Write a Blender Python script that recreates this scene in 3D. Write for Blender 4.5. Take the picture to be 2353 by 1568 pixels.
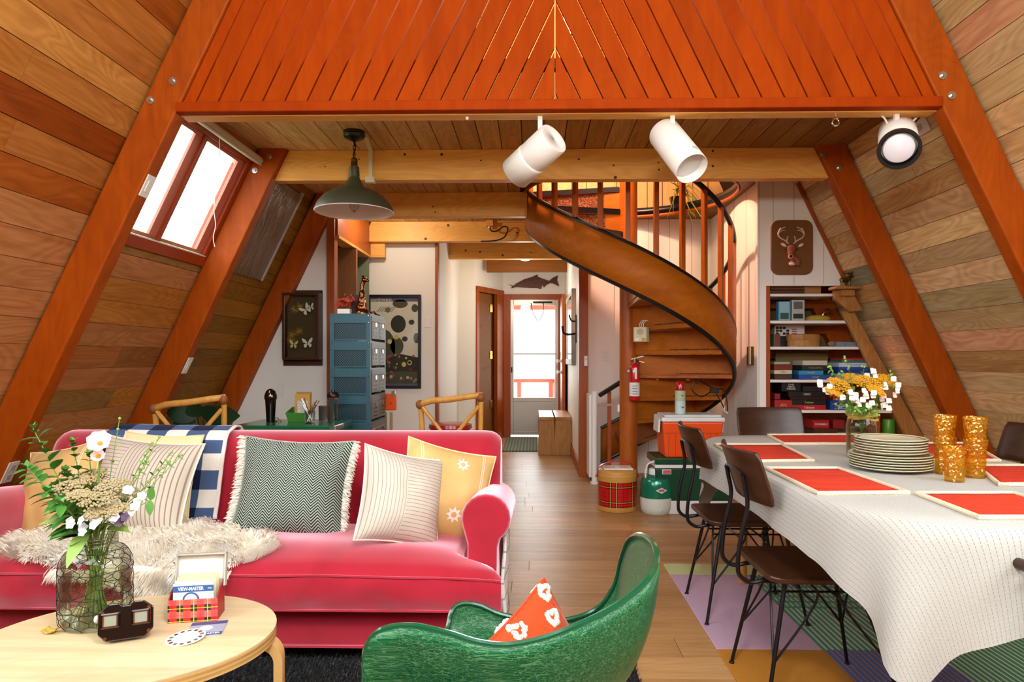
import bpy, math, random
from mathutils import Vector, Matrix, noise

R = math.radians
PI = math.pi
rnd = random.Random(7)
sc = bpy.context.scene
COL = sc.collection
for o in list(bpy.data.objects):
    bpy.data.objects.remove(o)

# ------------------------------------------------------------------ camera
F, CX, CY, YAW, HC = 1569.0, 1197.0, 825.0, R(1.13), 1.15
cam = bpy.data.cameras.new('camera')
cam.sensor_width = 36.0
cam.lens = F / 2353 * 36
cam.shift_x = -(CX - 1176.5) / 2353
cam.shift_y = (CY - 784) / 2353
cam.clip_start = 0.05
cam_o = bpy.data.objects.new('camera', cam)
COL.objects.link(cam_o)
cam_o.location = (0, 0, HC)
cam_o.rotation_euler = (R(90), 0, YAW)
sc.camera = cam_o

# ------------------------------------------------------------------ world, lights, exposure
w = bpy.data.worlds.new('sky')
sc.world = w
w.use_nodes = True
w.node_tree.nodes['Background'].inputs[0].default_value = (0.93, 0.97, 1.0, 1)
w.node_tree.nodes['Background'].inputs[1].default_value = 4.6
sc.view_settings.view_transform = 'Standard'
sc.view_settings.look = 'None'
sc.view_settings.gamma = 1
sc.view_settings.exposure = 0.92
sc.view_settings.use_curve_mapping = False
sc.cycles.max_bounces = 8
sc.cycles.transparent_max_bounces = 12
sc.cycles.sample_clamp_indirect = 6


def lamp(name, kind, loc, energy, color, size=.1, rot=None, spot=None):
    l = bpy.data.lights.new(name, kind)
    l.energy = energy
    l.color = color
    if kind == 'AREA':
        l.size = size
    else:
        l.shadow_soft_size = size
    o = bpy.data.objects.new(name, l)
    COL.objects.link(o)
    o.location = loc
    if rot:
        o.rotation_euler = rot
    return o


# loft lamp behind the warm stairwell glow, added fill lamps, and the hall light
lamp('loft_lamp_light', 'POINT', (0.25, 5.35, 3.75), 210, (1.0, .50, .33), .09)
lamp('loft_front_light', 'POINT', (0.1, 4.3, 4.0), 90, (1.0, .72, .42), .2)  # unseen lamp added to make the gaps between the slats glow
lamp('globe_fill_light', 'POINT', (0.1, 0.6, 2.1), 70, (1.0, .95, .88), .14)  # fill lamp added above the view to even out the brightness
lamp('nook_fill_light', 'POINT', (-1.35, 6.3, 2.51), 9, (1.0, .93, .82), .025)  # fill lamp added out of sight behind a beam to brighten the nook
lamp('hall_lamp_light', 'POINT', (-0.15, 8.65, 2.0), 9, (1.0, .93, .82), .08)

# ------------------------------------------------------------------ pixel -> place helpers
CT, ST = math.cos(YAW), math.sin(YAW)


def ray(px, py):
    a = (px - CX) / F
    return Vector((CT * a - ST, ST * a + CT, (CY - py) / F))


def PY(px, py, Y):
    d = ray(px, py)
    return Vector((0, 0, HC)) + d * (Y / d.y)


def PZ(px, py, z):
    d = ray(px, py)
    return Vector((0, 0, HC)) + d * ((z - HC) / d.z)


def PXX(px, py, X):
    d = ray(px, py)
    return Vector((0, 0, HC)) + d * (X / d.x)


XC, HW, SL = .10, 1.853, .48       # centre line, half width at beam height 2.35, slope of the frame
BZ, DZ = 2.35, 2.555               # beam underside, decking underside


def hw(z, off=0):
    return HW + off - SL * (z - BZ)


def PW(px, py, s, off=.205):       # point where a ray meets the sloping wall
    d = ray(px, py)
    # s*(X-XC) = HW+off-SL*(z-BZ)
    t = (HW + off - SL * (HC - BZ) + s * XC) / (s * d.x + SL * d.z)
    return Vector((0, 0, HC)) + d * t


# ------------------------------------------------------------------ materials
def lin(c):
    if isinstance(c, str):
        c = c.lstrip('#')
        c = tuple(int(c[i:i + 2], 16) for i in (0, 2, 4))
    out = []
    for x in c[:3]:
        x = x / 255
        out.append(x / 12.92 if x <= .04045 else ((x + .055) / 1.055) ** 2.4)
    return tuple(out) + (1,)


class NT:
    def __init__(s, name):
        s.m = bpy.data.materials.new(name)
        s.m.use_nodes = True
        s.t = s.m.node_tree
        s.b = s.t.nodes['Principled BSDF']
        s.out = s.t.nodes['Material Output']

    def n(s, typ, props=None, **inp):
        nd = s.t.nodes.new('ShaderNode' + typ)
        for k, v in (props or {}).items():
            setattr(nd, k, v)
        for k, v in inp.items():
            key = int(k[1:]) if k[0] == 'i' and k[1:].isdigit() else k.replace('_', ' ')
            s.set(nd.inputs[key], v)
        return nd

    def set(s, sock, v):
        if isinstance(v, bpy.types.NodeSocket):
            s.t.links.new(v, sock)
        elif isinstance(v, bpy.types.Node):
            s.t.links.new(v.outputs[0], sock)
        else:
            sock.default_value = v

    def math(s, op, a, b=0.0, c=None):
        nd = s.n('Math', {'operation': op}, i0=a, i1=b)
        if c is not None:
            s.set(nd.inputs[2], c)
        return nd.outputs[0]

    def vmath(s, op, a, b):
        return s.n('VectorMath', {'operation': op}, i0=a, i1=b).outputs[0]

    def mix(s, f, a, b, blend='MIX'):
        nd = s.t.nodes.new('ShaderNodeMix')
        nd.data_type = 'RGBA'
        nd.blend_type = blend
        s.set(nd.inputs[0], f)
        s.set(nd.inputs[6], a)
        s.set(nd.inputs[7], b)
        return nd.outputs[2]

    def ramp(s, f, stops, interp='LINEAR'):
        nd = s.t.nodes.new('ShaderNodeValToRGB')
        cr = nd.color_ramp
        cr.interpolation = interp
        while len(cr.elements) < len(stops):
            cr.elements.new(.5)
        for e, (p, c) in zip(cr.elements, stops):
            e.position = p
            e.color = c if not isinstance(c, (str,)) else lin(c)
        s.set(nd.inputs[0], f)
        return nd.outputs[0]

    def bump(s, h, strength=.2, dist=.01):
        nd = s.n('Bump', None, Strength=strength, Distance=dist, Height=h)
        s.set(s.b.inputs['Normal'], nd.outputs[0])

    def P(s, **kw):
        for k, v in kw.items():
            s.set(s.b.inputs[k.replace('_', ' ')], v)
        return s


MATS = {}


def mat(name, col, rough=.5, metal=0., **kw):
    if name in MATS:
        return MATS[name]
    t = NT(name)
    t.P(Base_Color=lin(col), Roughness=rough, Metallic=metal)
    for k, v in kw.items():
        if k == 'spec':
            t.P(Specular_IOR_Level=v)
        elif k == 'coat':
            t.P(Coat_Weight=v, Coat_Roughness=.08)
        elif k == 'sheen':
            t.P(Sheen_Weight=v, Sheen_Roughness=.4)
        elif k == 'emis':
            t.P(Emission_Color=lin(v[0]), Emission_Strength=v[1])
        elif k == 'trans':
            t.P(Transmission_Weight=v, IOR=1.45)
        elif k == 'bump':        # (scale, strength)
            tc = t.n('TexCoord').outputs['Object']
            nz = t.n('TexNoise', None, Vector=tc, Scale=v[0], Detail=4.)
            t.bump(nz.outputs[0], v[1], .01)
    MATS[name] = t.m
    return t.m


def wood(name, c1, c2, axis=1, fine=16., long=1.0, rough=.45, objcol=False, ring=.35, bump=.12, local=False, spec=.4):
    """grain running along an axis; objcol multiplies by the object's own colour"""
    t = NT(name)
    pos = t.n('TexCoord').outputs['Object'] if local else t.n('NewGeometry').outputs['Position']
    inf = t.n('ObjectInfo')
    off = t.vmath('ADD', pos, t.vmath('SCALE', inf.outputs['Location'], (0, 0, 0)))
    rv = t.n('CombineXYZ', None, X=t.math('MULTIPLY', inf.outputs['Random'], 31.), Y=t.math('MULTIPLY', inf.outputs['Random'], 77.),
             Z=t.math('MULTIPLY', inf.outputs['Random'], 53.))
    off = t.vmath('ADD', pos, rv.outputs[0])
    scl = [fine] * 3
    scl[axis] = long
    mp = t.n('Mapping', None, Vector=off, Scale=tuple(scl)).outputs[0]
    n1 = t.n('TexNoise', None, Vector=mp, Scale=2.2, Detail=8., Roughness=.65, Distortion=.35).outputs[0]
    scl2 = [fine * .28] * 3
    scl2[axis] = long * .75
    mp2 = t.n('Mapping', None, Vector=off, Scale=tuple(scl2)).outputs[0]
    n2 = t.n('TexNoise', None, Vector=mp2, Scale=1.0, Detail=2., Distortion=.4).outputs[0]
    rings = t.math('SINE', t.math('MULTIPLY', n2, 70.))
    rings = t.math('POWER', t.math('ABSOLUTE', rings), 2.5)
    kn = t.n('TexNoise', None, Vector=t.n('Mapping', None, Vector=off, Scale=tuple(s_ * .35 for s_ in scl)).outputs[0], Scale=1.3, Detail=3.).outputs[0]
    base = t.ramp(n1, [(.28, lin(c1)), (.72, lin(c2))])
    if objcol:
        base = t.mix(1., base, inf.outputs['Color'], 'MULTIPLY')
    dark = t.mix(1., base, (.55, .42, .34, 1), 'MULTIPLY')
    col = t.mix(t.math('MULTIPLY', rings, ring), base, dark)
    col = t.mix(t.ramp(kn, [(.58, (0, 0, 0, 1)), (.75, (.55, .55, .55, 1))]), col, dark)
    t.P(Base_Color=col, Roughness=rough, Specular_IOR_Level=spec)
    t.bump(t.math('ADD', n1, t.math('MULTIPLY', rings, -.3)), bump, .004)
    MATS[name] = t.m
    return t.m


M_ = lambda k: MATS[k]
wood('plank_wood', '#dccbb0', '#ffffff', 1, 15, 1.1, .6, True, .36, .2, spec=.2)
wood('deck_wood', '#d8c8ac', '#ffffff', 1, 15, 1.0, .55, True, .3, .1, spec=.2)
wood('floor_wood', '#dcd0bd', '#ffffff', 0, 15, 1.0, .36, True, .18, .05, spec=.4)
wood('rafter_wood', '#984006', '#b25208', 2, 9, 1.2, .5, False, .16, .06, spec=.15)
wood('beam_wood', '#f0ac50', '#f8c066', 0, 14, .9, .5, False, .22, .08)
wood('beam_wood_deep', '#d2913e', '#e0a44e', 1, 14, .9, .5, False, .22, .08)
wood('slat_wood', '#a03a00', '#b04602', 2, 7, 1.0, .7, True, .10, .05, spec=.08)
wood('stair_wood', '#a85a10', '#bd6a16', 0, 8, 1.3, .5, False, .14, .05, spec=.2)
wood('stair_wood_up', '#a4500e', '#ba6214', 2, 10, 1.2, .4, False, .18, .05)
wood('trim_orange', '#97440c', '#ac5212', 2, 12, 1.2, .42, False, .15, .04)
wood('hall_beam', '#7c4a1c', '#8e5824', 0, 14, .9, .55, False, .2, .06, spec=.2)
wood('oak_warm', '#a8713a', '#c08a4c', 2, 14, 1.1, .4, False, .3, .06)
wood('dark_wood', '#3a2014', '#54301d', 0, 14, 1.2, .35, False, .2, .05, local=True)
wood('walnut', '#301a0e', '#472a1a', 1, 16, 1.2, .32, False, .22, .05, local=True)
wood('birch', '#d8bf92', '#e6d0a8', 0, 14, 1.2, .24, False, .08, .02, local=True)
wood('ply_edge', '#a87a40', '#c79a5c', 0, 3, 3., .5, False, .1, .03, local=True)
wood('brown_panel', '#7c4f2a', '#8d5d34', 2, 14, 1.0, .45, False, .2, .04)
wood('rattan', '#c48a3c', '#dba651', 2, 14, 3., .4, False, .12, .08, local=True)
wood('carve_dark', '#4e2611', '#6b3820', 0, 12, 2., .4, False, .3, .15, local=True)

mat('white_wall', '#f1eee6', .55)
mat('white_paint', '#efece6', .45)
mat('plate_plastic', '#eceae4', .4)
mat('gray_plastic', '#c9c8c4', .4)
mat('steel', '#c8c8c8', .25, 1.)
mat('chrome', '#dcdcdc', .1, 1.)
mat('brass', '#b08a3a', .3, 1.)
mat('old_brass', '#6e5a2c', .35, 1.)
mat('black_metal', '#17171a', .38, .4)
mat('black_rubber', '#101012', .35)
mat('black_paint', '#0d0c0c', .35)
mat('backing_dark', '#24150b', .8)
mat('red_plastic', '#c01218', .3)
mat('aluminium', '#b9b8b0', .38, .9)
mat('cream_plastic', '#d8cdac', .5)
mat('glass', '#ffffff', .02, 0, trans=1.)
mat('paper', '#e9e6dc', .7)


def thin_glass(name, tint, refl=.06, rough=.02, k=.6):
    t = NT(name)
    tr = t.n('BsdfTransparent', None, Color=lin(tint))
    gl = t.n('BsdfGlossy', None, Roughness=rough, Color=(1, 1, 1, 1))
    fr = t.n('Fresnel', None, IOR=1.45)
    mx = t.n('MixShader', None, i0=t.math('ADD', t.math('MULTIPLY', fr.outputs[0], k), refl * .2), i1=tr.outputs[0], i2=gl.outputs[0])
    t.t.links.new(mx.outputs[0], t.out.inputs[0])
    MATS[name] = t.m
    return t.m


thin_glass('pane_glass', '#fbfdfc', .02, .02, .2)
thin_glass('picture_glass', '#fbfdfc', .01, .05, .05)
thin_glass('jar_glass', '#f4f8f3')
thin_glass('clear_glass', '#f2f5f3')


# ------------------------------------------------------------------ mesh builder
PM = {}


class MB:
    def __init__(s):
        s.v, s.f, s.mi = [], [], []

    def add(s, vs, fs, M=None, mi=0):
        k = len(s.v)
        s.v += [(M @ Vector(v)) if M is not None else Vector(v) for v in vs]
        s.f += [tuple(i + k for i in f) for f in fs]
        s.mi += [mi] * len(fs)
        return s

    def box(s, x0, x1, y0, y1, z0, z1, M=None, mi=0):
        vs = [(x0, y0, z0), (x1, y0, z0), (x1, y1, z0), (x0, y1, z0), (x0, y0, z1), (x1, y0, z1), (x1, y1, z1), (x0, y1, z1)]
        return s.add(vs, [(3, 2, 1, 0), (4, 5, 6, 7), (0, 1, 5, 4), (1, 2, 6, 5), (2, 3, 7, 6), (3, 0, 4, 7)], M, mi)

    def beam(s, p0, p1, wd, ht, up=(0, 0, 1), mi=0):
        p0, p1 = Vector(p0), Vector(p1)
        d = (p1 - p0)
        L = d.length
        d.normalize()
        sd = d.cross(Vector(up))
        if sd.length < 1e-6:
            sd = d.cross(Vector((1, 0, 0)))
        sd.normalize()
        u = sd.cross(d)
        M = Matrix((sd, d, u)).transposed().to_4x4()
        M.translation = p0
        return s.box(-wd / 2, wd / 2, 0, L, -ht / 2, ht / 2, M, mi)

    def prism(s, poly, y0, y1, M=None, mi=0):
        """polygon in (x,z), extruded along y; counterclockwise or not"""
        n = len(poly)
        a = sum(poly[i][0] * poly[(i + 1) % n][1] - poly[(i + 1) % n][0] * poly[i][1] for i in range(n))
        if a < 0:
            poly = poly[::-1]
        vs = [(p[0], y0, p[1]) for p in poly] + [(p[0], y1, p[1]) for p in poly]
        fs = [tuple(range(n)), tuple(range(2 * n - 1, n - 1, -1))]
        fs += [(i, i + n, (i + 1) % n + n, (i + 1) % n) for i in range(n)]
        return s.add(vs, fs, M, mi)

    def tube(s, pts, r, n=8, closed=False, caps=True, mi=0):
        pts = [Vector(p) for p in pts]
        m = len(pts)
        rs = r if isinstance(r, (list, tuple)) else [r] * m
        T = []
        for i in range(m):
            a = pts[(i - 1) % m] if (i > 0 or closed) else pts[i]
            b = pts[(i + 1) % m] if (i < m - 1 or closed) else pts[i]
            d = b - a
            T.append(d.normalized() if d.length > 1e-9 else Vector((0, 0, 1)))
        u = T[0].orthogonal().normalized()
        vs = []
        for i in range(m):
            u = u - T[i] * u.dot(T[i])
            u = u.normalized() if u.length > 1e-6 else T[i].orthogonal().normalized()
            v = T[i].cross(u)
            for k in range(n):
                a = 2 * PI * k / n
                vs.append(pts[i] + (u * math.cos(a) + v * math.sin(a)) * rs[i])
        fs = []
        for i in range(m if closed else m - 1):
            j = (i + 1) % m
            for k in range(n):
                q = (k + 1) % n
                fs.append((i * n + k, i * n + q, j * n + q, j * n + k))
        if caps and not closed:
            fs.append(tuple(range(n - 1, -1, -1)))
            fs.append(tuple((m - 1) * n + k for k in range(n)))
        return s.add(vs, fs, None, mi)

    def cyl(s, p0, p1, r0, r1=None, n=20, mi=0):
        return s.tube([p0, p1], [r0, r0 if r1 is None else r1], n, mi=mi)

    def lathe(s, prof, c=(0, 0, 0), n=28, M=None, mi=0, wob=None):
        vs, fs = [], []
        m = len(prof)
        for i, (r, z) in enumerate(prof):
            for k in range(n):
                a = 2 * PI * k / n
                rr = r * (wob(a, z) if wob else 1)
                vs.append((c[0] + rr * math.cos(a), c[1] + rr * math.sin(a), c[2] + z))
        for i in range(m - 1):
            for k in range(n):
                q = (k + 1) % n
                fs.append((i * n + k, i * n + q, (i + 1) * n + q, (i + 1) * n + k))
        if prof[0][0] > 1e-5:
            fs.append(tuple(range(n - 1, -1, -1)))
        if prof[-1][0] > 1e-5:
            fs.append(tuple((m - 1) * n + k for k in range(n)))
        return s.add(vs, fs, M, mi)

    def shell(s, prof, c=(0, 0, 0), n=28, M=None, wob=None):
        """open lathe without end caps"""
        k0 = len(s.f)
        s.lathe(prof, c, n, M, 0, wob)
        rm = (1 if prof[0][0] > 1e-5 else 0) + (1 if prof[-1][0] > 1e-5 else 0)
        if rm:
            del s.f[-rm:], s.mi[-rm:]
        return s

    def grid(s, nu, nv, fn, closeu=False, M=None, mi=0):
        vs = [fn(i / (nu if closeu else nu - 1), j / (nv - 1)) for j in range(nv) for i in range(nu)]
        fs = []
        for j in range(nv - 1):
            for i in range(nu if closeu else nu - 1):
                q = (i + 1) % nu
                fs.append((j * nu + i, j * nu + q, (j + 1) * nu + q, (j + 1) * nu + i))
        return s.add(vs, fs, M, mi)

    def ball(s, c, r, nu=12, nv=8, M=None, mi=0):
        if not isinstance(r, (tuple, list)):
            r = (r, r, r)
        L = Matrix.Translation(Vector(c)) if M is None else M @ Matrix.Translation(Vector(c))
        prof = [(math.sin(PI * i / nv), -math.cos(PI * i / nv)) for i in range(nv + 1)]
        prof[0] = (1e-6, -1)
        prof[-1] = (1e-6, 1)
        return s.lathe(prof, (0, 0, 0), nu, L @ Matrix.Diagonal((r[0], r[1], r[2], 1)), mi)

    def build(s, name, mats, parent=None, smooth=False, bevel=0., seg=2, sub=0, solid=0., solid_off=-1., remesh=0., angle=40, wn=False):
        vs = s.v
        if parent is not None:
            Mi = PM[parent.name].inverted()
            vs = [Mi @ v for v in vs]
            org = Vector((0, 0, 0))
        else:
            lo = [min(v[i] for v in vs) for i in range(3)]
            hi = [max(v[i] for v in vs) for i in range(3)]
            org = Vector(((lo[0] + hi[0]) / 2, (lo[1] + hi[1]) / 2, lo[2]))
            vs = [v - org for v in vs]
        me = bpy.data.meshes.new(name)
        me.from_pydata([tuple(v) for v in vs], [], s.f)
        if not isinstance(mats, (list, tuple)):
            mats = [mats]
        for m in mats:
            me.materials.append(MATS[m] if isinstance(m, str) else m)
        if len(mats) > 1:
            for p, i in zip(me.polygons, s.mi):
                p.material_index = i
        me.update()
        if smooth:
            me.shade_smooth()
            if not sub and not remesh:
                me.set_sharp_from_angle(angle=R(angle))
        o = bpy.data.objects.new(name, me)
        COL.objects.link(o)
        if parent is not None:
            o.parent = parent
            PM[o.name] = PM[parent.name].copy()
        else:
            o.location = org
            PM[o.name] = Matrix.Translation(org)
        if remesh:
            md = o.modifiers.new('remesh', 'REMESH')
            md.mode = 'VOXEL'
            md.voxel_size = remesh
            md.use_smooth_shade = True
            md = o.modifiers.new('smooth', 'SMOOTH')
            md.iterations = 4
        if solid:
            md = o.modifiers.new('solid', 'SOLIDIFY')
            md.thickness = solid
            md.offset = solid_off
        if bevel:
            md = o.modifiers.new('bevel', 'BEVEL')
            md.width = bevel
            md.segments = seg
            md.limit_method = 'ANGLE'
            md.angle_limit = R(35)
        if sub:
            md = o.modifiers.new('sub', 'SUBSURF')
            md.levels = md.render_levels = sub
        return o


def tag(o, label=None, cat=None, group=None, kind=None):
    if label:
        o['label'] = label
    if cat:
        o['category'] = cat
    if group:
        o['group'] = group
    if kind:
        o['kind'] = kind
    return o


def thing(name, label, cat, loc=(0, 0, 0), group=None, rotz=0., kind=None):
    o = bpy.data.objects.new(name, None)
    o.empty_display_size = .05
    COL.objects.link(o)
    o.location = loc
    o.rotation_euler = (0, 0, rotz)
    PM[o.name] = Matrix.Translation(Vector(loc)) @ Matrix.Rotation(rotz, 4, 'Z')
    return tag(o, label, cat, group, kind)


def dup(root, loc, rotz=0., label=None, group=None):
    r = root.copy()
    COL.objects.link(r)
    r.location = loc
    r.rotation_euler = (0, 0, rotz)
    if label:
        r['label'] = label
    if group:
        r['group'] = group
    for ch in list(root.children):
        c = ch.copy()
        COL.objects.link(c)
        c.parent = r
        for g in list(ch.children):
            d = g.copy()
            COL.objects.link(d)
            d.parent = c
    return r


def text(body, size, M, material, parent=None, name='lettering', ext=.0004, align='CENTER', sx=1., bold=0.):
    """flat lettering; M maps text space (x right, y up, z out of the face) to the world"""
    cu = bpy.data.curves.new(name, 'FONT')
    cu.body = body
    cu.size = size
    cu.extrude = ext
    cu.offset = bold
    cu.align_x = align
    cu.align_y = 'CENTER'
    cu.resolution_u = 3
    cu.materials.append(MATS[material] if isinstance(material, str) else material)
    tmp = bpy.data.objects.new('text_tmp', cu)
    me = bpy.data.meshes.new_from_object(tmp)
    bpy.data.objects.remove(tmp)
    me.name = name
    if not me.materials:
        me.materials.append(MATS[material] if isinstance(material, str) else material)
    o = bpy.data.objects.new(name, me)
    COL.objects.link(o)
    M = M @ Matrix.Diagonal((sx, 1, 1, 1))
    if parent is not None:
        o.parent = parent
        M = PM[parent.name].inverted() @ M
    o.matrix_basis = M
    return o


def face_M(p, right, up):
    """matrix for text or decals on a face: origin p, axes right and up"""
    r = Vector(right).normalized()
    u = Vector(up)
    u = (u - r * u.dot(r)).normalized()
    n = r.cross(u)
    M = Matrix((r, u, n)).transposed().to_4x4()
    M.translation = Vector(p)
    return M


FRONT = lambda p: face_M(p, (1, 0, 0), (0, 0, 1))      # faces the -Y direction


def smoothpath(pts, k=6, closed=False):
    """Catmull-Rom through points"""
    P = [Vector(p) for p in pts]
    n = len(P)
    out = []
    rng = n if closed else n - 1
    for i in range(rng):
        g = lambda j: P[j % n] if closed else P[max(0, min(n - 1, j))]
        p0, p1, p2, p3 = g(i - 1), g(i), g(i + 1), g(i + 2)
        for a in range(k):
            t = a / k
            out.append(.5 * ((2 * p1) + (p2 - p0) * t + (2 * p0 - 5 * p1 + 4 * p2 - p3) * t * t + (3 * p1 - p0 - 3 * p2 + p3) * t ** 3))
    if not closed:
        out.append(P[-1])
    return out


def unit_box(name, m):
    b = MB().box(-.5, .5, -.5, .5, -.5, .5)
    me = bpy.data.meshes.new(name)
    me.from_pydata([tuple(v) for v in b.v], [], b.f)
    me.materials.append(MATS[m])
    me.update()
    return me


def piece(name, me, parent, M, col=None):
    """one instance of a shared mesh as a part"""
    o = bpy.data.objects.new(name, me)
    COL.objects.link(o)
    o.parent = parent
    o.matrix_basis = PM[parent.name].inverted() @ M
    if col:
        o.color = col
    return o


def jit(c, a=.08):
    k = 1 + rnd.uniform(-a, a)
    return tuple(min(1, x * k * (1 + rnd.uniform(-a * .3, a * .3))) for x in lin(c)[:3]) + (1,)

# ================================================================== STRUCTURE
UB_PLANK = unit_box('plank', 'plank_wood')
UB_DECK = unit_box('plank', 'deck_wood')
UB_FLOOR = unit_box('plank', 'floor_wood')
YF, YB = -1.6, 10.1


def boxM(x0, x1, y0, y1, z0, z1):
    return Matrix.Translation(((x0 + x1) / 2, (y0 + y1) / 2, (z0 + z1) / 2)) @ Matrix.Diagonal((x1 - x0, y1 - y0, z1 - z0, 1))


# ---- floor
mat('subfloor', '#5a4634', .7)
fl = MB().box(-3.4, 3.6, YF, YB, -.12, -.008).build('floor', 'subfloor')
tag(fl, kind='structure')
y = 1.75
row = 0
tones = ['#bd935f', '#c69c69', '#cfa874', '#b58a57', '#caa06c', '#c09664']
while y < YB - .02:
    x = -2.9 + rnd.uniform(-.6, 0)
    y1 = min(y + .178, YB - .01)
    while x < 3.0:
        L = rnd.uniform(1.0, 1.35) if -1.5 < x < 1.8 else 1.5
        if not (x + L < -1.6 and y < 4.0):
            piece('plank', UB_FLOOR, fl, boxM(x + .0012, min(x + L, 3.1) - .0012, y + .001, y1 - .001, -.008, 0), jit(rnd.choice(tones), .06))
        x += L
    y += .178
    row += 1
MB().box(-3.4, 3.6, YF, 1.75, -.008, 0).build('near_boards', 'floor_wood', fl).color = lin('#c69c69')
MB().box(-3.4, -1.6, 1.75, 4.0, -.0085, -.001).build('under_sofa_boards', 'floor_wood', fl).color = lin('#c69c69')

# ---- sloping walls, lined with planks
ANG = math.atan(SL)
DS = .1405
WIN = (3.44, 4.50, 1.83, 2.46)     # skylight opening: y0, y1, z0, z1


def slope_M(s, u, Y):
    """frame on the sloping wall: x along slope up, y along the house, z into the room"""
    up = Vector((-s * SL, 0, 1)).normalized()
    nrm = Vector((-s, 0, -SL)).normalized()
    yy = nrm.cross(up)
    base = Vector((XC + s * hw(0, .205), 0, 0))
    M = Matrix((up, yy, nrm)).transposed().to_4x4()
    M.translation = base + up * u + Vector((0, Y, 0))
    return M


K = math.sqrt(1 + SL * SL)
left_cols = ['#bb7c3c', '#ad6c2b', '#c68742', '#a45c1f', '#bf8039', '#92480f', '#cf9650', '#b87838', '#cb8d47']
left_low = ['#b98050', '#b27745', '#c18754', '#a87040', '#c0823a', '#b07c48', '#a07a48']
right_cols = ['#cdb083', '#c4a678', '#d6bb90', '#bd9a66', '#c9aa76', '#b3a67e', '#cda382', '#bda77e', '#d2b785']
olive = ['#a5742a', '#9c6c20', '#ac7c30', '#a37226', '#966824']
for s, nm in ((-1, 'wall_left'), (1, 'wall_right')):
    mb = MB()
    T = -.03

    def slab(z0, z1, y0, y1):
        mb.box(z0 * K, z1 * K, min(s * -y0, s * -y1), max(s * -y0, s * -y1), -.08, -.021, slope_M(s, 0, 0)) if False else \
            mb.add([slope_M(s, z_ * K, y_) @ Vector((0, 0, t_)) for t_ in (-.08, -.021) for z_ in (z0, z1) for y_ in (y0, y1)],
                   [(0, 1, 3, 2), (4, 6, 7, 5), (0, 4, 5, 1), (2, 3, 7, 6), (0, 2, 6, 4), (1, 5, 7, 3)])
    if s < 0:
        slab(0, WIN[2], 1.75, YB)
        slab(0, 1.4, YF, 1.75)
        slab(WIN[3], 6.6, YF, YB)
        slab(1.4, WIN[3], YF, -1.4)
        slab(WIN[2], WIN[3], 1.75, WIN[0])
        slab(WIN[2], WIN[3], WIN[1], YB)
    else:
        slab(0, 6.6, 1.75, YB)
        slab(0, 1.4, YF, 1.75)
        slab(2.46, 6.6, YF, 1.75)
        slab(1.4, 2.46, YF, -1.4)
    W = mb.build(nm, 'backing_dark')
    tag(W, kind='structure')
    ph = 2.463 if s > 0 else 2.49
    k0 = int(ph / (DS / K))
    for k in range(-k0 - 1, 9):
        z0 = ph + k * DS / K
        z1 = z0 + DS / K
        zc = (z0 + z1) / 2
        if z1 < .03:
            continue
        z0 = max(z0, .0)
        ylo = 1.75 if 1.4 < zc < 2.46 else YF
        spans = [(ylo, 3.35)] + ([(3.35, 4.56), (4.56, 5.835)] if zc < 2.60 else [])
        if s < 0 and WIN[2] < zc < WIN[3]:
            spans = [(ylo, 3.35), (4.56, 5.835)]
        for (ya, yb) in spans:
            cuts = [ya]
            if ya < 2:
                c = rnd.uniform(.2, 1.6) + (1.75 if ya > 0 else 0)
                while c < yb - .4:
                    cuts.append(c)
                    c += rnd.uniform(1.2, 2.4)
            elif rnd.random() < .22 and not (s < 0 and ya > 4):
                cuts.append(ya + rnd.uniform(.25, .95))
            cuts.append(yb)
            for a, b in zip(cuts[:-1], cuts[1:]):
                if s > 0:
                    col = rnd.choice(right_cols)
                    if rnd.random() < .09:
                        col = rnd.choice(['#8f9076', '#9aa08a', '#c3b391', '#a8a07e'])
                elif ya > 4.5:
                    col = rnd.choice(olive)
                elif zc < 1.9:
                    col = rnd.choice(left_low)
                else:
                    col = rnd.choice(left_cols)
                M = slope_M(s, (z0 + z1) / 2 * K, (a + b) / 2)
                M = M @ Matrix.Translation((0, 0, -.0105 + rnd.uniform(-.0012, .0012))) @ Matrix.Diagonal(((z1 - z0) * K - .0032, b - a - .003, .021, 1))
                c4 = jit(col, .10)
                piece('plank', UB_PLANK, W, M, tuple(min(1, q * (1.16 if s < 0 else 1.42)) for q in c4[:3]) + (1,))

for s, nm in ((-1, 'window_2'), (1, 'window_3')):  # unseen side windows, added to let more daylight in
    m = MB()
    for (z0, z1, y0, y1) in ((1.36, 1.43, -1.42, 1.78), (2.43, 2.5, -1.42, 1.78), (1.4, 2.46, -1.42, -1.36), (1.4, 2.46, 1.70, 1.78), (1.4, 2.46, .12, .2)):
        m.add([slope_M(s, z_ * K, y_) @ Vector((0, 0, t_)) for t_ in (-.08, .02) for z_ in (z0, z1) for y_ in (y0, y1)],
              [(0, 1, 3, 2), (4, 6, 7, 5), (0, 4, 5, 1), (2, 3, 7, 6), (0, 2, 6, 4), (1, 5, 7, 3)])
    tag(m.build(nm, 'rafter_wood'), kind='structure')

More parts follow.
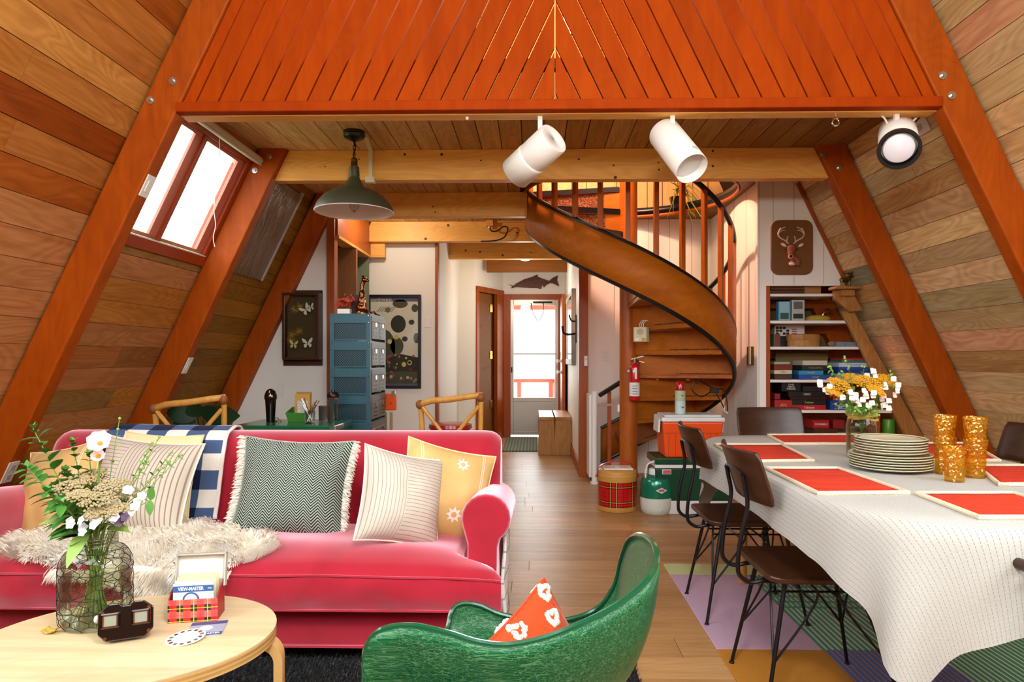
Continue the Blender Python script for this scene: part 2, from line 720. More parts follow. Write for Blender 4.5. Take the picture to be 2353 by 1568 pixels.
# ---- rafters of the three frames
mat('bolt_zinc', '#c9c9c6', .28, 1.)
YFR = [3.30, 4.52, 5.74, 6.96, 8.18, 9.40]
ord_ = ['first', 'second', 'third']
for k in range(3):
    for s in (-1, 1):
        if k == 2 and s > 0:
            y0 = 5.74
        Y = YFR[k]
        top = 6.0 if k == 0 else 6.0
        poly = [(XC + s * hw(0), 0), (XC + s * hw(0, .187), 0), (XC + s * hw(top, .187), top), (XC + s * hw(top), top)]
        side = 'skylight' if s < 0 else 'dining table'
        t = thing('rafter', ['red-brown slanting rafter framing the front of the loft, on the %s side' % side,
                             'red-brown slanting rafter of the middle frame, on the %s side' % side,
                             'red-brown slanting rafter along the %s' % ('white wall with the butterfly box' if s < 0 else 'back of the game shelf niche')][k],
                  'rafter', (XC + s * hw(0, .09), Y, 0), 'slanting rafters of the frame')
        MB().prism(poly, Y, Y + .092).build('timber', 'rafter_wood', t, bevel=.008)
        if k < 2:
            pts = [[(398, 187), (347, 231)], [(620, 361), (586, 392)]][k] if s < 0 else [[(2165, 174), (2186, 220)], [(1889, 355), (1927, 386)]][k]
            for (px, py) in pts:
                c = PY(px, py, Y)
                b = MB().cyl((c.x, Y, c.z), (c.x, Y - .006, c.z), .0195, n=16).cyl((c.x, Y - .006, c.z), (c.x, Y - .017, c.z), .0085, n=6)
                b.build('bolt', 'bolt_zinc', t, smooth=True)

# ---- beams
def beam(name, x0, x1, Y, label, z0=BZ, z1=DZ, th=.088, bm='beam_wood'):
    t = thing(name, label, 'beam', ((x0 + x1) / 2, Y, z0), 'pine ceiling beams')
    dl = SL * (z1 - z0) if x0 < -1.6 else 0
    dr = SL * (z1 - z0) if x1 > 1.6 else 0
    MB().prism([(x0, z0), (x1, z0), (x1 - dr, z1), (x0 + dl, z1)], Y, Y + th).build('timber', bm, t, bevel=.005)
    return t


kn = mat('knot', '#4a260f', .6)


def knots(t, Y, pts):
    m = MB()
    for (px, py, r) in pts:
        c = PY(px, py, Y)
        m.lathe([(1e-5, 0), (r, 0), (r * .8, .0008), (1e-5, .001)], (0, 0, 0), 10,
                Matrix.Translation((c.x, Y, c.z)) @ Matrix.Rotation(R(90), 4, 'X'))
    m.build('knots', 'knot', t)


b1 = beam('ceiling_beam', XC - hw(BZ), XC + hw(BZ), 3.345, 'pale pine beam edging the loft, under the orange slats')
b2 = beam('ceiling_beam', XC - hw(BZ), XC + hw(BZ), 4.565, 'long pale pine beam crossing the room behind the pendant lamp')
knots(b2, 4.565, [(930, 355, .009), (1015, 355, .010), (1105, 369, .006), (1330, 366, .007), (1410, 380, .006), (1414, 408, .011), (1513, 374, .006), (1514, 390, .007),
                  (1638, 347, .008), (1638, 382, .008), (747, 383, .005), (825, 366, .005)])
b3 = beam('ceiling_beam', XC - hw(BZ), -.055, 5.74, 'pine beam ending at the top of the spiral stair')
knots(b3, 5.74, [(995, 475, .006), (1000, 488, .006), (1040, 455, .005)])
b4 = beam('ceiling_beam', -1.599 if False else -1.769, .35, 6.96, 'pine beam with the dangling black cable')
knots(b4, 6.96, [(1030, 518, .014), (978, 549, .014), (1188, 535, .011)])
b5 = beam('ceiling_beam', -1.139, .45, 8.18, 'knotty pine beam over the hallway entrance')
knots(b5, 8.18, [(1025, 570, .011), (1025, 585, .013), (1070, 576, .012), (1103, 579, .012), (1155, 587, .013), (1220, 580, .008)])
b6 = beam('ceiling_beam', -.66, .45, 9.40, 'brown beam deepest in the hallway, above the fish', bm='hall_beam')
t = thing('header_beam', 'short header beam running back from the orange post', 'beam', (-1.72, 6.6, 2.16))
MB().box(-1.80, -1.69, 5.84, 7.08, 2.215, DZ).build('timber', 'trim_orange', t, bevel=.004)
MB().box(-1.80, -1.68, 5.84, 7.08, 2.19, 2.215).build('lower_strip', 'beam_wood_deep', t)
MB().box(-1.76, -1.545, 7.02, 7.09, 2.20, 2.36).build('end_block', 'beam_wood', t)

# ---- ceiling decking
cb = MB()
SX0, SX1, SY0, SY1 = -.12, 1.79, 4.93, 6.90
SCX, SCY, SCR = .81, 5.90, .92
zc0, zc1 = DZ + .022, DZ + .07
cb.box(-2.0, SX0, 3.35, YB, zc0, zc1).box(SX1, 2.1, 3.35, 6.9, zc0, zc1).box(SX0, SX1, 3.35, SY0, zc0, zc1).box(SX0, 2.1, SY1, YB, zc0, zc1)
N = 64
ring = []
for i in range(N):
    a = 2 * PI * i / N
    d = (math.cos(a), math.sin(a))
    tx = ((SX1 if d[0] > 0 else SX0) - SCX) / d[0] if abs(d[0]) > 1e-6 else 9
    ty = ((SY1 if d[1] > 0 else SY0) - SCY) / d[1] if abs(d[1]) > 1e-6 else 9
    q = min(tx, ty)
    ring.append(((SCX + d[0] * SCR, SCY + d[1] * SCR), (SCX + d[0] * max(q, SCR), SCY + d[1] * max(q, SCR))))
vs, fs = [], []
for i in range(N):
    (a, b) = ring[i]
    vs += [(a[0], a[1], DZ), (b[0], b[1], DZ), (a[0], a[1], zc1), (b[0], b[1], zc1)]
for i in range(N):
    p, q = 4 * i, 4 * ((i + 1) % N)
    fs += [(p, q, q + 1, p + 1), (p + 2, p + 3, q + 3, q + 2), (p, p + 2, q + 2, q)]
cb.add(vs, fs)
ceil = cb.build('ceiling', 'deck_wood')
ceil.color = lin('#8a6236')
tag(ceil, kind='structure')
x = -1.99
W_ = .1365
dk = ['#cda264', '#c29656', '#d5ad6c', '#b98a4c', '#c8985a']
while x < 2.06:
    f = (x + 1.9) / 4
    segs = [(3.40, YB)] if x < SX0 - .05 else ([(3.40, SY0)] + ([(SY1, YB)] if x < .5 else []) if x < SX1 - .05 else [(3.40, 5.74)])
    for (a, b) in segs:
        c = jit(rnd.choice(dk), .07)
        kf = 1.42 - .82 * f  # skylight falloff put into the board colours: paler left, darker right
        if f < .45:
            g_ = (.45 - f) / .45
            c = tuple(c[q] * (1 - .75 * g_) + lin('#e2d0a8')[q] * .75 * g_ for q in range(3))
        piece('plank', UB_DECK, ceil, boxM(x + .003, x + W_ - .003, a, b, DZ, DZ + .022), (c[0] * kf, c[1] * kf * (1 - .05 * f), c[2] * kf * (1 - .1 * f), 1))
    x += W_
# rim of the round stairwell opening
m = MB()
m.grid(96, 2, lambda u, v: (SCX + (SCR - .012) * math.cos(2 * PI * u), SCY + (SCR - .012) * math.sin(2 * PI * u), DZ + .02 + v * .065), True)
o = m.build('stairwell_rim', 'black_rubber', ceil, smooth=True, solid=.012)
m = MB()
m.grid(96, 2, lambda u, v: (SCX + (SCR - .008) * math.cos(2 * PI * u), SCY + (SCR - .008) * math.sin(2 * PI * u), DZ - .012 + v * .035), True)
m.build('stairwell_rim_wood', 'stair_wood_up', ceil, smooth=True, solid=.012)

# ---- loft front of slanting slats
lf = thing('loft_slat_wall', 'orange-red slatted chevron front of the loft', 'loft front', (XC, 3.31, 2.355))
m = MB().box(XC - hw(2.36) + .002, XC + hw(2.36) - .002, 3.285, 3.345, 2.352, 2.402)
m.build('bottom_rail', 'slat_wood', lf, bevel=.006).color = lin('#f2e6dc')


def clip_half(poly, f):
    out = []
    n = len(poly)
    for i in range(n):
        a, b = poly[i], poly[(i + 1) % n]
        fa, fb = f(a), f(b)
        if fa >= 0:
            out.append(a)
        if (fa >= 0) != (fb >= 0):
            t_ = fa / (fa - fb)
            out.append((a[0] + (b[0] - a[0]) * t_, a[1] + (b[1] - a[1]) * t_))
    return out


for s in (-1, 1):
    a0 = 0.017 if s < 0 else .022
    pitch = .1093
    zb, zt = 2.402, 3.35
    # slat k lies between lines |X-XC| = a - SL*(z-zb)
    k = 0
    while True:
        a = a0 + (k - 1) * pitch
        a1 = a + pitch - .0085
        k += 1
        if a > hw(zb) + .02:
            break
        poly = [(a, zb), (a1, zb), (a1 - SL * (zt - zb), zt), (a - SL * (zt - zb), zt)]
        poly = clip_half(poly, lambda p: p[0] - .003)
        poly = clip_half(poly, lambda p: hw(p[1]) - .004 - p[0]) if len(poly) > 2 else poly
        if len(poly) < 3:
            continue
        poly = [(XC + s * p[0], p[1]) for p in poly]
        o = MB().prism(poly, 3.315, 3.335).build('slat', 'slat_wood', lf)
        v = rnd.uniform(.9, 1.06)
        o.color = (v, v * rnd.uniform(.95, 1.03), v, 1)

# ---- skylight window in the left slope
mat('window_red', '#a03c10', .45)
mat('sash_paint', '#c8705c', .45)
win = thing('window_1', 'two-light skylight with red frame in the plank wall', 'window', (-2.1, 3.97, 1.8), kind='structure')


def wbox(mb, z0, z1, y0, y1, t0, t1):
    mb.add([slope_M(-1, z_ * K, y_) @ Vector((0, 0, t_)) for t_ in (t0, t1) for z_ in (z0, z1) for y_ in (y0, y1)],
           [(0, 1, 3, 2), (4, 6, 7, 5), (0, 4, 5, 1), (2, 3, 7, 6), (0, 2, 6, 4), (1, 5, 7, 3)])


y0, y1, z0, z1 = WIN
m = MB()
wbox(m, z0 - .055, z0 + .008, y0 - .05, y1 + .02, -.08, .02)
wbox(m, z1 - .008, z1 + .07, y0 - .05, y1 + .02, -.08, .02)
wbox(m, z0, z1, y0 - .05, y0 + .008, -.08, .02)
wbox(m, z0, z1, y1 - .03, y1 + .02, -.08, .02)
m.build('frame', 'window_red', win, bevel=.003)
m = MB()
ym = (y0 + y1) / 2 - .03
wbox(m, z0, z1, ym - .02, ym + .02, -.03, .008)
m.build('mullion', 'window_red', win, bevel=.002)
for i, (ya, yb) in enumerate(((y0 + .004, ym - .018), (ym + .018, y1 - .028))):
    m = MB()
    t0, t1 = (-.022, -.004)
    wbox(m, z0 + .006, z0 + .03, ya, yb, t0, t1)
    wbox(m, z1 - .03, z1 - .006, ya, yb, t0, t1)
    wbox(m, z0 + .03, z1 - .03, ya, ya + .012, t0, t1)
    wbox(m, z0 + .03, z1 - .03, yb - .075, yb, t0, t1)
    sa = m.build('sash', 'sash_paint', win, bevel=.002)
    m = MB()
    wbox(m, z0 + .03, z1 - .03, ya + .012, yb - .075, -.016, -.012)
    m.build('pane', 'pane_glass', sa)
m = MB()
wbox(m, z0 + .005, z0 + .012, y0, y1, -.03, .02)
m.build('sill_track', 'white_paint', win)

# roller blind over the skylight
rb = thing('roller_blind', 'rolled-up grey roller blind above the skylight', 'blind', (-1.83, 4.0, 2.47))
p = [slope_M(-1, 2.50 * K, yy) @ Vector((0, 0, .06)) for yy in (3.42, 4.53)]
MB().cyl(p[0], p[1], .024, n=18).build('roll', mat('blind_cloth', '#cfc8bd', .8), rb, smooth=True)
m = MB()
wbox(m, 2.475, 2.483, 3.40, 4.56, .03, .085)
m.build('bottom_bar', 'plate_plastic', rb)
q = slope_M(-1, 2.47 * K, 3.95) @ Vector((0, 0, .07))
MB().tube([q, q + Vector((.0, 0, -.10))], .0022, 6).build('pull_cord', 'paper', rb)
q = slope_M(-1, 1.95 * K, 4.36) @ Vector((0, 0, .04))
tag(MB().tube(smoothpath([q + Vector((.06, 0, .30)), q + Vector((.05, 0, .18)), q + Vector((.06, 0, .08)), q + Vector((.045, 0, 0)), q + Vector((.055, 0, -.06))], 5), .0025, 6).build('blind_cord', 'paper'),
    'thin white blind cord dangling before the skylight', 'cord')

# clear plastic sheet over the second opening
t = NT('plastic_film')
tc = t.n('TexCoord').outputs['Object']
wv = t.n('TexNoise', None, Vector=t.n('Mapping', None, Vector=tc, Scale=(4, 26, 4)).outputs[0], Scale=1., Detail=4., Distortion=1.2)
t.P(Base_Color=lin('#8d7a64'), Roughness=.12, Metallic=.25, Specular_IOR_Level=.9)
t.bump(wv.outputs[0], 1.0, .03)
MATS['plastic_film'] = t.m
ps = thing('plastic_sheet', 'crinkled clear plastic sheet sealing a window between rafters', 'plastic sheet', (-2.05, 5.2, 1.8))
m = MB()


def film(u, v):
    Y = 4.64 + .85 * u
    z = 1.79 + .69 * v
    h = .008 + .014 * noise.noise(Vector((u * 9 + v * 2, v * 2.2, 3))) * (4 * u * (1 - u)) ** .5
    return slope_M(-1, z * K, Y) @ Vector((0, 0, .006 + abs(h)))


m.grid(34, 18, film)
m.build('film', 'plastic_film', ps, smooth=True, angle=180)
m = MB()
wbox(m, 1.79, 2.50, 5.485, 5.51, .0, .022)
m.build('batten', 'gray_plastic', ps)

# ---- white walls at the back
def wall(name, poly, y0, y1, m_='white_wall'):
    o = MB().prism(poly, y0, y1).build(name, m_)
    return tag(o, kind='structure')


def wallbox(name, x0, x1, y0, y1, z0, z1, m_='white_wall'):
    return tag(MB().box(x0, x1, y0, y1, z0, z1).build(name, m_), kind='structure')


wall('wall_back_left', [(XC - hw(0, .2), 0), (-1.775, 0), (-1.775, DZ), (XC - hw(DZ, .2), DZ)], 5.834, 5.90)
pp = thing('trim_1', 'slim orange post at the end of the butterfly wall', 'post', (-1.742, 5.86, 0), kind='structure')
MB().box(-1.775, -1.708, 5.80, 5.90, 0, DZ).build('post', 'trim_orange', pp, bevel=.003)
wallbox('wall_nook_side', -2.55, -2.50, 5.9, 7.12, 0, DZ)
o = MB().box(-1.86, -1.665, 6.35, 6.40, 0, 2.19).build('wood_panel', 'brown_panel', bevel=.003)
tag(o, 'plain brown wooden panel behind the orange post', 'panel')
wallbox('wall_nook_back', -1.94, -1.03, 7.12, 7.20, 0, DZ)
tag(MB().box(-1.035, -1.005, 7.095, 7.205, 0, DZ).build('trim_2', 'trim_orange', bevel=.003), kind='structure')
wallbox('wall_hall_left', -1.07, -1.03, 7.2, 9.3, 0, DZ)
wallbox('wall_hall_end', -1.07, -.815, 9.3, 9.36, 0, DZ)
# wall set at an angle with the brown door
A0, A1 = Vector((-.815, 9.3, 0)), Vector((-.462, 10.05, 0))
dA = (A1 - A0).normalized()
nA = Vector((dA.y, -dA.x, 0))          # towards the hall
LA = (A1 - A0).length


def AM(u, t_, z):
    return A0 + dA * u + nA * t_ + Vector((0, 0, z))


def abox(mb, u0, u1, t0, t1, z0, z1):
    mb.add([AM(u, t_, z) for z in (z0, z1) for t_ in (t0, t1) for u in (u0, u1)],
           [(0, 2, 3, 1), (4, 5, 7, 6), (0, 1, 5, 4), (2, 6, 7, 3), (0, 4, 6, 2), (1, 3, 7, 5)])


m = MB()
abox(m, 0, .06, -.06, 0, 0, DZ)
abox(m, .06, LA, -.06, 0, 2.14, DZ)
abox(m, LA - .02, LA + .02, -.06, 0, 0, 2.14)
tag(m.build('wall_hall_angled', 'white_wall'), kind='structure')
d2 = thing('door_2', 'dark brown hall door folded open in orange frame', 'door', AM(.4, 0, 0), kind='structure')
m = MB()
abox(m, .03, .10, -.03, .02, 0, 2.15)
abox(m, LA - .22, LA - .02, -.03, .025, 0, 2.15)
abox(m, .03, LA - .02, -.03, .03, 2.08, 2.15)
m.build('frame', 'trim_orange', d2, bevel=.004)
m = MB()
abox(m, .10, .50, -.06, -.02, .01, 2.07)
lf_ = m.build('leaf', 'hall_beam', d2)
m = MB()
abox(m, .50, LA - .22, -.10, -.06, .01, 2.07)
m.build('leaf', 'hall_beam', d2)
for z in (.45, 1.15, 1.82):
    m = MB()
    abox(m, .46, .53, -.03, -.012, z, z + .11)
    m.build('hinge', 'brass', d2)
m = MB()
abox(m, -.1, LA + .1, -.50, -.45, 0, DZ)
abox(m, LA + .05, LA + .1, -.5, -.06, 0, DZ)
tag(m.build('wall_closet', 'brown_panel'), kind='structure')
# end wall of the hall with the storm door
DX0, DX1, DT = -.36, .36, 2.03
wall('wall_hall_back', [(-.47, 0), (DX0, 0), (DX0, DT), (DX1, DT), (DX1, 0), (.46, 0), (.46, DZ), (-.47, DZ)], 10.05, 10.12)
tag(MB().box(-.465, DX0 + .01, 10.02, 10.06, 0, 2.10).box(DX1 - .01, .445, 10.02, 10.06, 0, 2.10).box(DX0 + .01, DX1 - .01, 10.02, 10.06, 2.02, 2.10).build('trim_3', 'trim_orange', bevel=.003), kind='structure')
wallbox('wall_hall_right', .45, .51, 6.75, 10.1, 0, DZ)
tag(MB().box(.435, .525, 6.66, 6.76, 0, DZ).build('trim_4', 'trim_orange', bevel=.004), kind='structure')
tag(MB().box(.432, .45, 6.76, 9.9, 0, .12).build('baseboard_right', 'trim_orange'), kind='structure')
# stair enclosure
o = wallbox('wall_stair_back', .51, 1.87, 6.90, 6.96, 0, DZ)
wallbox('wall_stair_right', 1.772, 1.799, 5.40, 6.9, 0, DZ)
sb_ = tag(MB().box(.525, .80, 6.875, 6.90, 0, DZ).build('wall_stair_panel', 'white_wall'), kind='structure')
m = MB()
for x in (.95, 1.15, 1.36, 1.58):
    m.box(x - .002, x + .002, 6.8985, 6.90, 0, DZ)
for y in (5.75, 6.1, 6.5):
    m.box(1.7705, 1.772, y - .002, y + .002, 0, DZ)
m.build('panel_groove', mat('groove', '#a79f94', .8), o)
# deer wall with the niche opening
NX0 = 1.822
NZ = 1.722
YD = 5.38
wx = lambda z: XC + hw(z, .205)
o = wall('wall_back_right', [(1.745, 0), (NX0, 0), (NX0, NZ), (wx(NZ) - .01, NZ), (wx(DZ) - .01, DZ), (1.745, DZ)], YD, YD + .045)
m = MB()
for x in (1.757, 1.868, 2.03, 2.26):
    z0 = NZ + .01 if x > NX0 else 0
    zt = min(DZ, BZ + (HW + .205 - (x - XC)) / SL - .02)
    m.box(x - .002, x + .002, YD - .0008, YD, z0, zt)
m.build('panel_groove', 'groove', o)
m = MB()
a, b = 2.52, .05
poly = [(wx(a) - .035, a), (wx(a) - .008, a), (wx(NZ) - .008, NZ), (wx(NZ) - .035, NZ)]
m.prism(poly, YD - .02, YD)
tag(m.build('trim_5', 'trim_orange'), kind='structure')
m = MB().prism([(p_.x, p_.z) for p_ in (PY(1934, 715, YD - .03), PY(1962, 715, YD - .03), PY(2125, 1010, YD - .03), PY(2140, 1060, YD - .03), PY(2112, 1060, YD - .03))], YD - .03, YD + .01)
tag(m.build('trim_6', 'oak_warm', bevel=.004), kind='structure')
tag(MB().box(1.812, 1.842, YD - .006, YD + .04, 0, NZ).build('trim_7', 'trim_orange'), kind='structure')
# niche lining
tag(MB().box(1.801, 1.822, YD + .045, 5.80, 0, 1.9).build('wall_niche_left', 'brown_panel'), kind='structure')
tag(MB().prism([(1.80, 0), (wx(0), 0), (wx(1.9), 1.9), (1.80, 1.9)], 5.84, 5.87).build('wall_niche_back', mat('niche_back', '#7a6238', .8)), kind='structure')
tag(MB().prism([(1.80, 1.80), (wx(1.80), 1.80), (wx(1.85), 1.85), (1.80, 1.85)], 5.40, 5.87).build('ceiling_niche', 'brown_panel'), kind='structure')
# loft partition seen up through the stairwell, and the gable behind it
wood('loft_panel', '#d8a35c', '#e6b878', 2, 10, 1., .5, True, .15, .05)
lw = MB().box(-.6, 2.0, 7.02, 7.08, 2.63, 5.0).build('wall_loft_back', 'loft_panel')
lw.color = (1, 1, 1, 1)
tag(lw, kind='structure')
m = MB()
for i in range(17):
    x = -.55 + i * .155
    m.box(x - .003, x + .003, 7.018, 7.02, 2.63, 5.)
m.build('panel_groove', 'backing_dark', lw)
wall('wall_gable_back', [(XC - hw(2.62, .2), 2.62), (XC + hw(2.62, .2), 2.62), (XC + .02, 6.6), (XC - .02, 6.6)], 10.12, 10.2)
tag(MB().box(-4, -1.94, 7.12, 7.2, 0, DZ).build('wall_nook_far', 'white_wall'), kind='structure')

m = MB().prism([(XC - hw(0, .2), 0), (XC + hw(0, .2), 0), (XC + hw(2.5, .2), 2.5), (XC - hw(2.5, .2), 2.5)], YF - .08, YF)
tag(m.build('wall_front', 'brown_panel'), kind='structure')
m = MB()
for x in (-1.2, 0, 1.2):
    m.box(XC + x - .04, XC + x + .04, YF - .08, YF, 2.5, 6.2 - abs(x) / SL)
m.box(XC - hw(2.55, .2), XC + hw(2.55, .2), YF - .08, YF, 2.5, 2.6)
tag(m.build('window_4', 'rafter_wood'), kind='structure')

# ---- outdoors: yard and porch
gm = NT('yard')
gm.P(Base_Color=lin('#7c8a5c'), Roughness=.9)
MATS['yard'] = gm.m
tag(MB().box(-40, 40, -40, 50, -.72, -.7).build('ground', 'yard'), kind='structure')
mat('porch_paint', '#e8e2dc', .6)
mat('porch_red', '#b5513f', .5)
tag(MB().box(-2.5, 2.5, 10.13, 13.4, -.12, -.05).build('porch_deck', 'porch_paint'), kind='structure')
pr = thing('porch_railing', 'white panelled porch railing with red posts outside the door', 'railing', (0, 12.6, -.05))
MB().box(-2.5, 2.5, 12.6, 12.64, .05, .72).build('panel', 'porch_paint', pr)
MB().box(-2.5, 2.5, 12.57, 12.66, .72, .78).build('rail', 'porch_red', pr)
for x in (-.28, .30, .82):
    MB().box(x - .035, x + .035, 12.54, 12.6, -.05, .74).build('post', 'porch_red', pr)
pf = thing('porch_arbor', 'red porch post and roof braces outside the door', 'porch', (.42, 12.3, 0))
MB().box(.37, .47, 12.45, 12.55, -.05, 2.6).build('post', 'porch_red', pf)
MB().box(-2.5, 2.5, 12.45, 12.55, 2.05, 2.22).build('crossbeam', 'porch_red', pf)
MB().beam((.42, 12.4, 1.55), (.95, 12.4, 2.1), .07, .07).build('brace', 'porch_red', pf)
MB().box(-2.5, 2.5, 11.2, 11.3, 2.12, 2.27).build('crossbeam', 'porch_red', pf)
for x in (-.2, .8):
    MB().box(x - .05, x + .05, 10.2, 12.6, 2.25, 2.36).build('joist', 'porch_red', pf)

# ================================================================== SOFA AND SOFT THINGS
def set_uv(o, uvs):
    me = o.data
    l = me.uv_layers.new(name='UVMap')
    for lp in me.loops:
        l.data[lp.index].uv = uvs[lp.vertex_index]


def velvet(name, c, c2):
    t = NT(name)
    tc = t.n('TexCoord').outputs['Object']
    nz = t.n('TexNoise', None, Vector=tc, Scale=5., Detail=3., Distortion=.8).outputs[0]
    col = t.mix(t.ramp(nz, [(.35, (0, 0, 0, 1)), (.7, (1, 1, 1, 1))]), lin(c), lin(c2))
    t.P(Base_Color=col, Roughness=.75, Specular_IOR_Level=.15, Sheen_Weight=1., Sheen_Roughness=.5, Sheen_Tint=lin('#ffd6e4'))
    f = t.n('TexNoise', None, Vector=tc, Scale=300., Detail=1.).outputs[0]
    t.bump(f, .06, .002)
    sb = t.n('BsdfSheen', None, Color=lin('#f0b4c6'), Roughness=.42)
    ad = t.n('AddShader', None, i0=t.b.outputs[0], i1=sb.outputs[0])
    t.t.links.new(ad.outputs[0], t.out.inputs[0])
    MATS[name] = t.m


velvet('pink_velvet', '#a00a22', '#b41630')
SX0_, SX1_ = -2.25, -.15
sofa = thing('sofa', 'long pink-red velvet sofa with rolled arms', 'sofa', (-1.2, 2.9, 0))
MB().box(-2.25, -.145, 2.53, 3.34, .075, .222).build('base', 'pink_velvet', sofa, bevel=.012)
MB().tube([(-2.25, 2.527, .222), (-.145, 2.527, .222)], .006, 6).tube([(-2.25, 2.527, .078), (-.145, 2.527, .078)], .005, 6).build('base_piping', 'pink_velvet', sofa)


def seat_top(x, yv):
    a = (x + 1.2) / 1.08
    b = (yv - 2.75) / .32
    z = .372 + .075 * (1 - min(1, abs(a)) ** 5) * (1 - min(1, abs(b)) ** 3.2)
    z += .010 * noise.noise(Vector((x * 2.3, yv * 6, 1))) + .006 * noise.noise(Vector((x * 9, yv * 5, 4))) * max(0, 1 - abs(b))
    return z


def seat_x(u, v):
    Y = 2.455 + .62 * v
    e = 1 / (1 + math.exp((Y - 2.545) / .012))
    xr = -.275 + .155 * e
    xl = -2.125 - .155 * e
    return xl + (xr - xl) * u, Y


m = MB()
nu, nv = 90, 34


def stop(u, v):
    x, Y = seat_x(u, v)
    z = seat_top(x, Y)
    ed = min(u * 2.0 * 1, (1 - u) * 2.0, v * .62, .3)
    if ed < .03:
        z -= .022 * (1 - ed / .03) ** 2
    return (x, Y, z)


m.grid(nu, nv, stop)
# front and sides
def sfront(u, v):
    x, Y = seat_x(u, 0)
    p = stop(u, 0)
    wr = .006 * noise.noise(Vector((x * 7, v * 2, 9))) + .004 * math.sin(x * 40 + 3 * noise.noise(Vector((x * 5, 0, 2)))) * v * (1 - v) * 2
    return (x, 2.455 - .014 * math.sin(PI * v) + wr, p[2] * (1 - v) + .238 * v)


m.grid(nu, 8, lambda u, v: sfront(1 - u, v))
for uu in (0, 1):
    m.grid(nv, 3, lambda u, v: (lambda p: (p[0], p[1], p[2] * (1 - v) + .238 * v))(stop(uu, u if uu else 1 - u)))
m.build('seat_cushion', 'pink_velvet', sofa, smooth=True, angle=60)
m = MB()
m.tube([(lambda p: (p[0], p[1] - .003, p[2] - .001))(stop(i / 60, 0)) for i in range(61)], .0045, 6)
m.tube([(stop(i / 60, 0)[0], 2.452, .240) for i in range(61)], .0045, 6)
m.build('cushion_piping', 'pink_velvet', sofa, smooth=True)
# back: profile in (y,z)
prof = smoothpath([(2.99, 0, .30), (3.02, 0, .45), (3.06, 0, .62), (3.10, 0, .72), (3.14, 0, .785), (3.20, 0, .812), (3.27, 0, .795), (3.32, 0, .72), (3.345, 0, .55), (3.35, 0, .30), (3.35, 0, .10)], 4)


def backpt(u, v):
    i = v * (len(prof) - 1)
    p = prof[int(round(i))]
    x = SX0_ + .005 + (SX1_ - SX0_ - .01) * u
    e = min(x - SX0_, SX1_ - x)
    k = 0 if e > .07 else (1 - math.sqrt(max(0, 1 - (1 - e / .07) ** 2)))
    cy, cz = 3.20, .60
    y = p[0] + (cy - p[0]) * k * .45
    z = p[2] + ((cz - p[2]) * k * .30 if p[2] > cz else 0)
    return (x, y, z)


us = [0, .004, .012, .022, .035] + [.035 + .93 * i / 30 for i in range(1, 31)] + [.978, .988, .996, 1]
m = MB()
nv = len(prof)
m.grid(len(us), nv, lambda u, v: backpt(us[int(round(u * (len(us) - 1)))], v))
for uu in (0, 1):
    vs = [backpt(uu, j / (nv - 1)) for j in range(nv)]
    m.add(vs, [tuple(range(nv)) if uu else tuple(range(nv - 1, -1, -1))])
m.build('backrest', 'pink_velvet', sofa, smooth=True, angle=70)
for sgn, xc in ((1, -.182), (-1, -2.218)):
    m = MB()
    path = []

    def armprof(Y):
        top = .643 - .055 * (Y - 2.56) / .5
        r = .094
        zc = top - r
        pts = [(-.075, .08), (-.075, .25), (-.07, zc - .10)]
        for i in range(15):
            a = R(215) - R(250) * i / 14 if False else R(200 - 255 * i / 14)
            pts.append((r * math.cos(a) + .0, zc + r * math.sin(a)))
        pts += [(.045, zc - .11), (.04, .25), (.04, .08)]
        return pts
    A = [2.548, 2.553, 2.562, 2.575] + [2.575 + .66 * i / 10 for i in range(1, 11)]
    n = len(armprof(2.6))

    def ap(u, v):
        Y = A[int(round(v * (len(A) - 1)))]
        p = armprof(Y)[int(round(u * (n - 1)))]
        k = {2.548: .90, 2.553: .955, 2.562: .985}.get(Y, 1.)
        zc = .54
        return (xc + sgn * p[0] * k, Y, zc + (p[1] - zc) * (k if p[1] > .3 else 1))
    m.grid(n, len(A), ap)
    m.add([ap(i / (n - 1), 0) for i in range(n)], [tuple(range(n)) if sgn > 0 else tuple(range(n - 1, -1, -1))])
    m.build('arm', 'pink_velvet', sofa, smooth=True, angle=50)
for x in (-2.15, -.22):
    for y in (2.6, 3.28):
        MB().cyl((x, y, .075), (x, y, 0), .025, .018, 12).build('leg', 'dark_wood', sofa)


# ---- cushions
def pillow_fn(wd, ht, th):
    def fn(u, v, side):
        a, b = 2 * u - 1, 2 * v - 1
        x = a * wd / 2 * (1.03 - .09 * (1 - b * b))
        z = b * ht / 2 * (1.03 - .09 * (1 - a * a))
        t = th * .68 * max(0, (1 - abs(a) ** 2.4)) ** .62 * max(0, (1 - abs(b) ** 2.4)) ** .62
        t += .010 * noise.noise(Vector((a * 2.6 + wd * 50, b * 2.6, side))) * (1 - a * a) * (1 - b * b)
        return Vector((x, -side * t, z))
    return fn


def pillow_M(c, yaw=0, lean=0, roll=0):
    return Matrix.Translation(c) @ Matrix.Rotation(R(yaw), 4, 'Z') @ Matrix.Rotation(R(-lean), 4, 'X') @ Matrix.Rotation(R(roll), 4, 'Y')


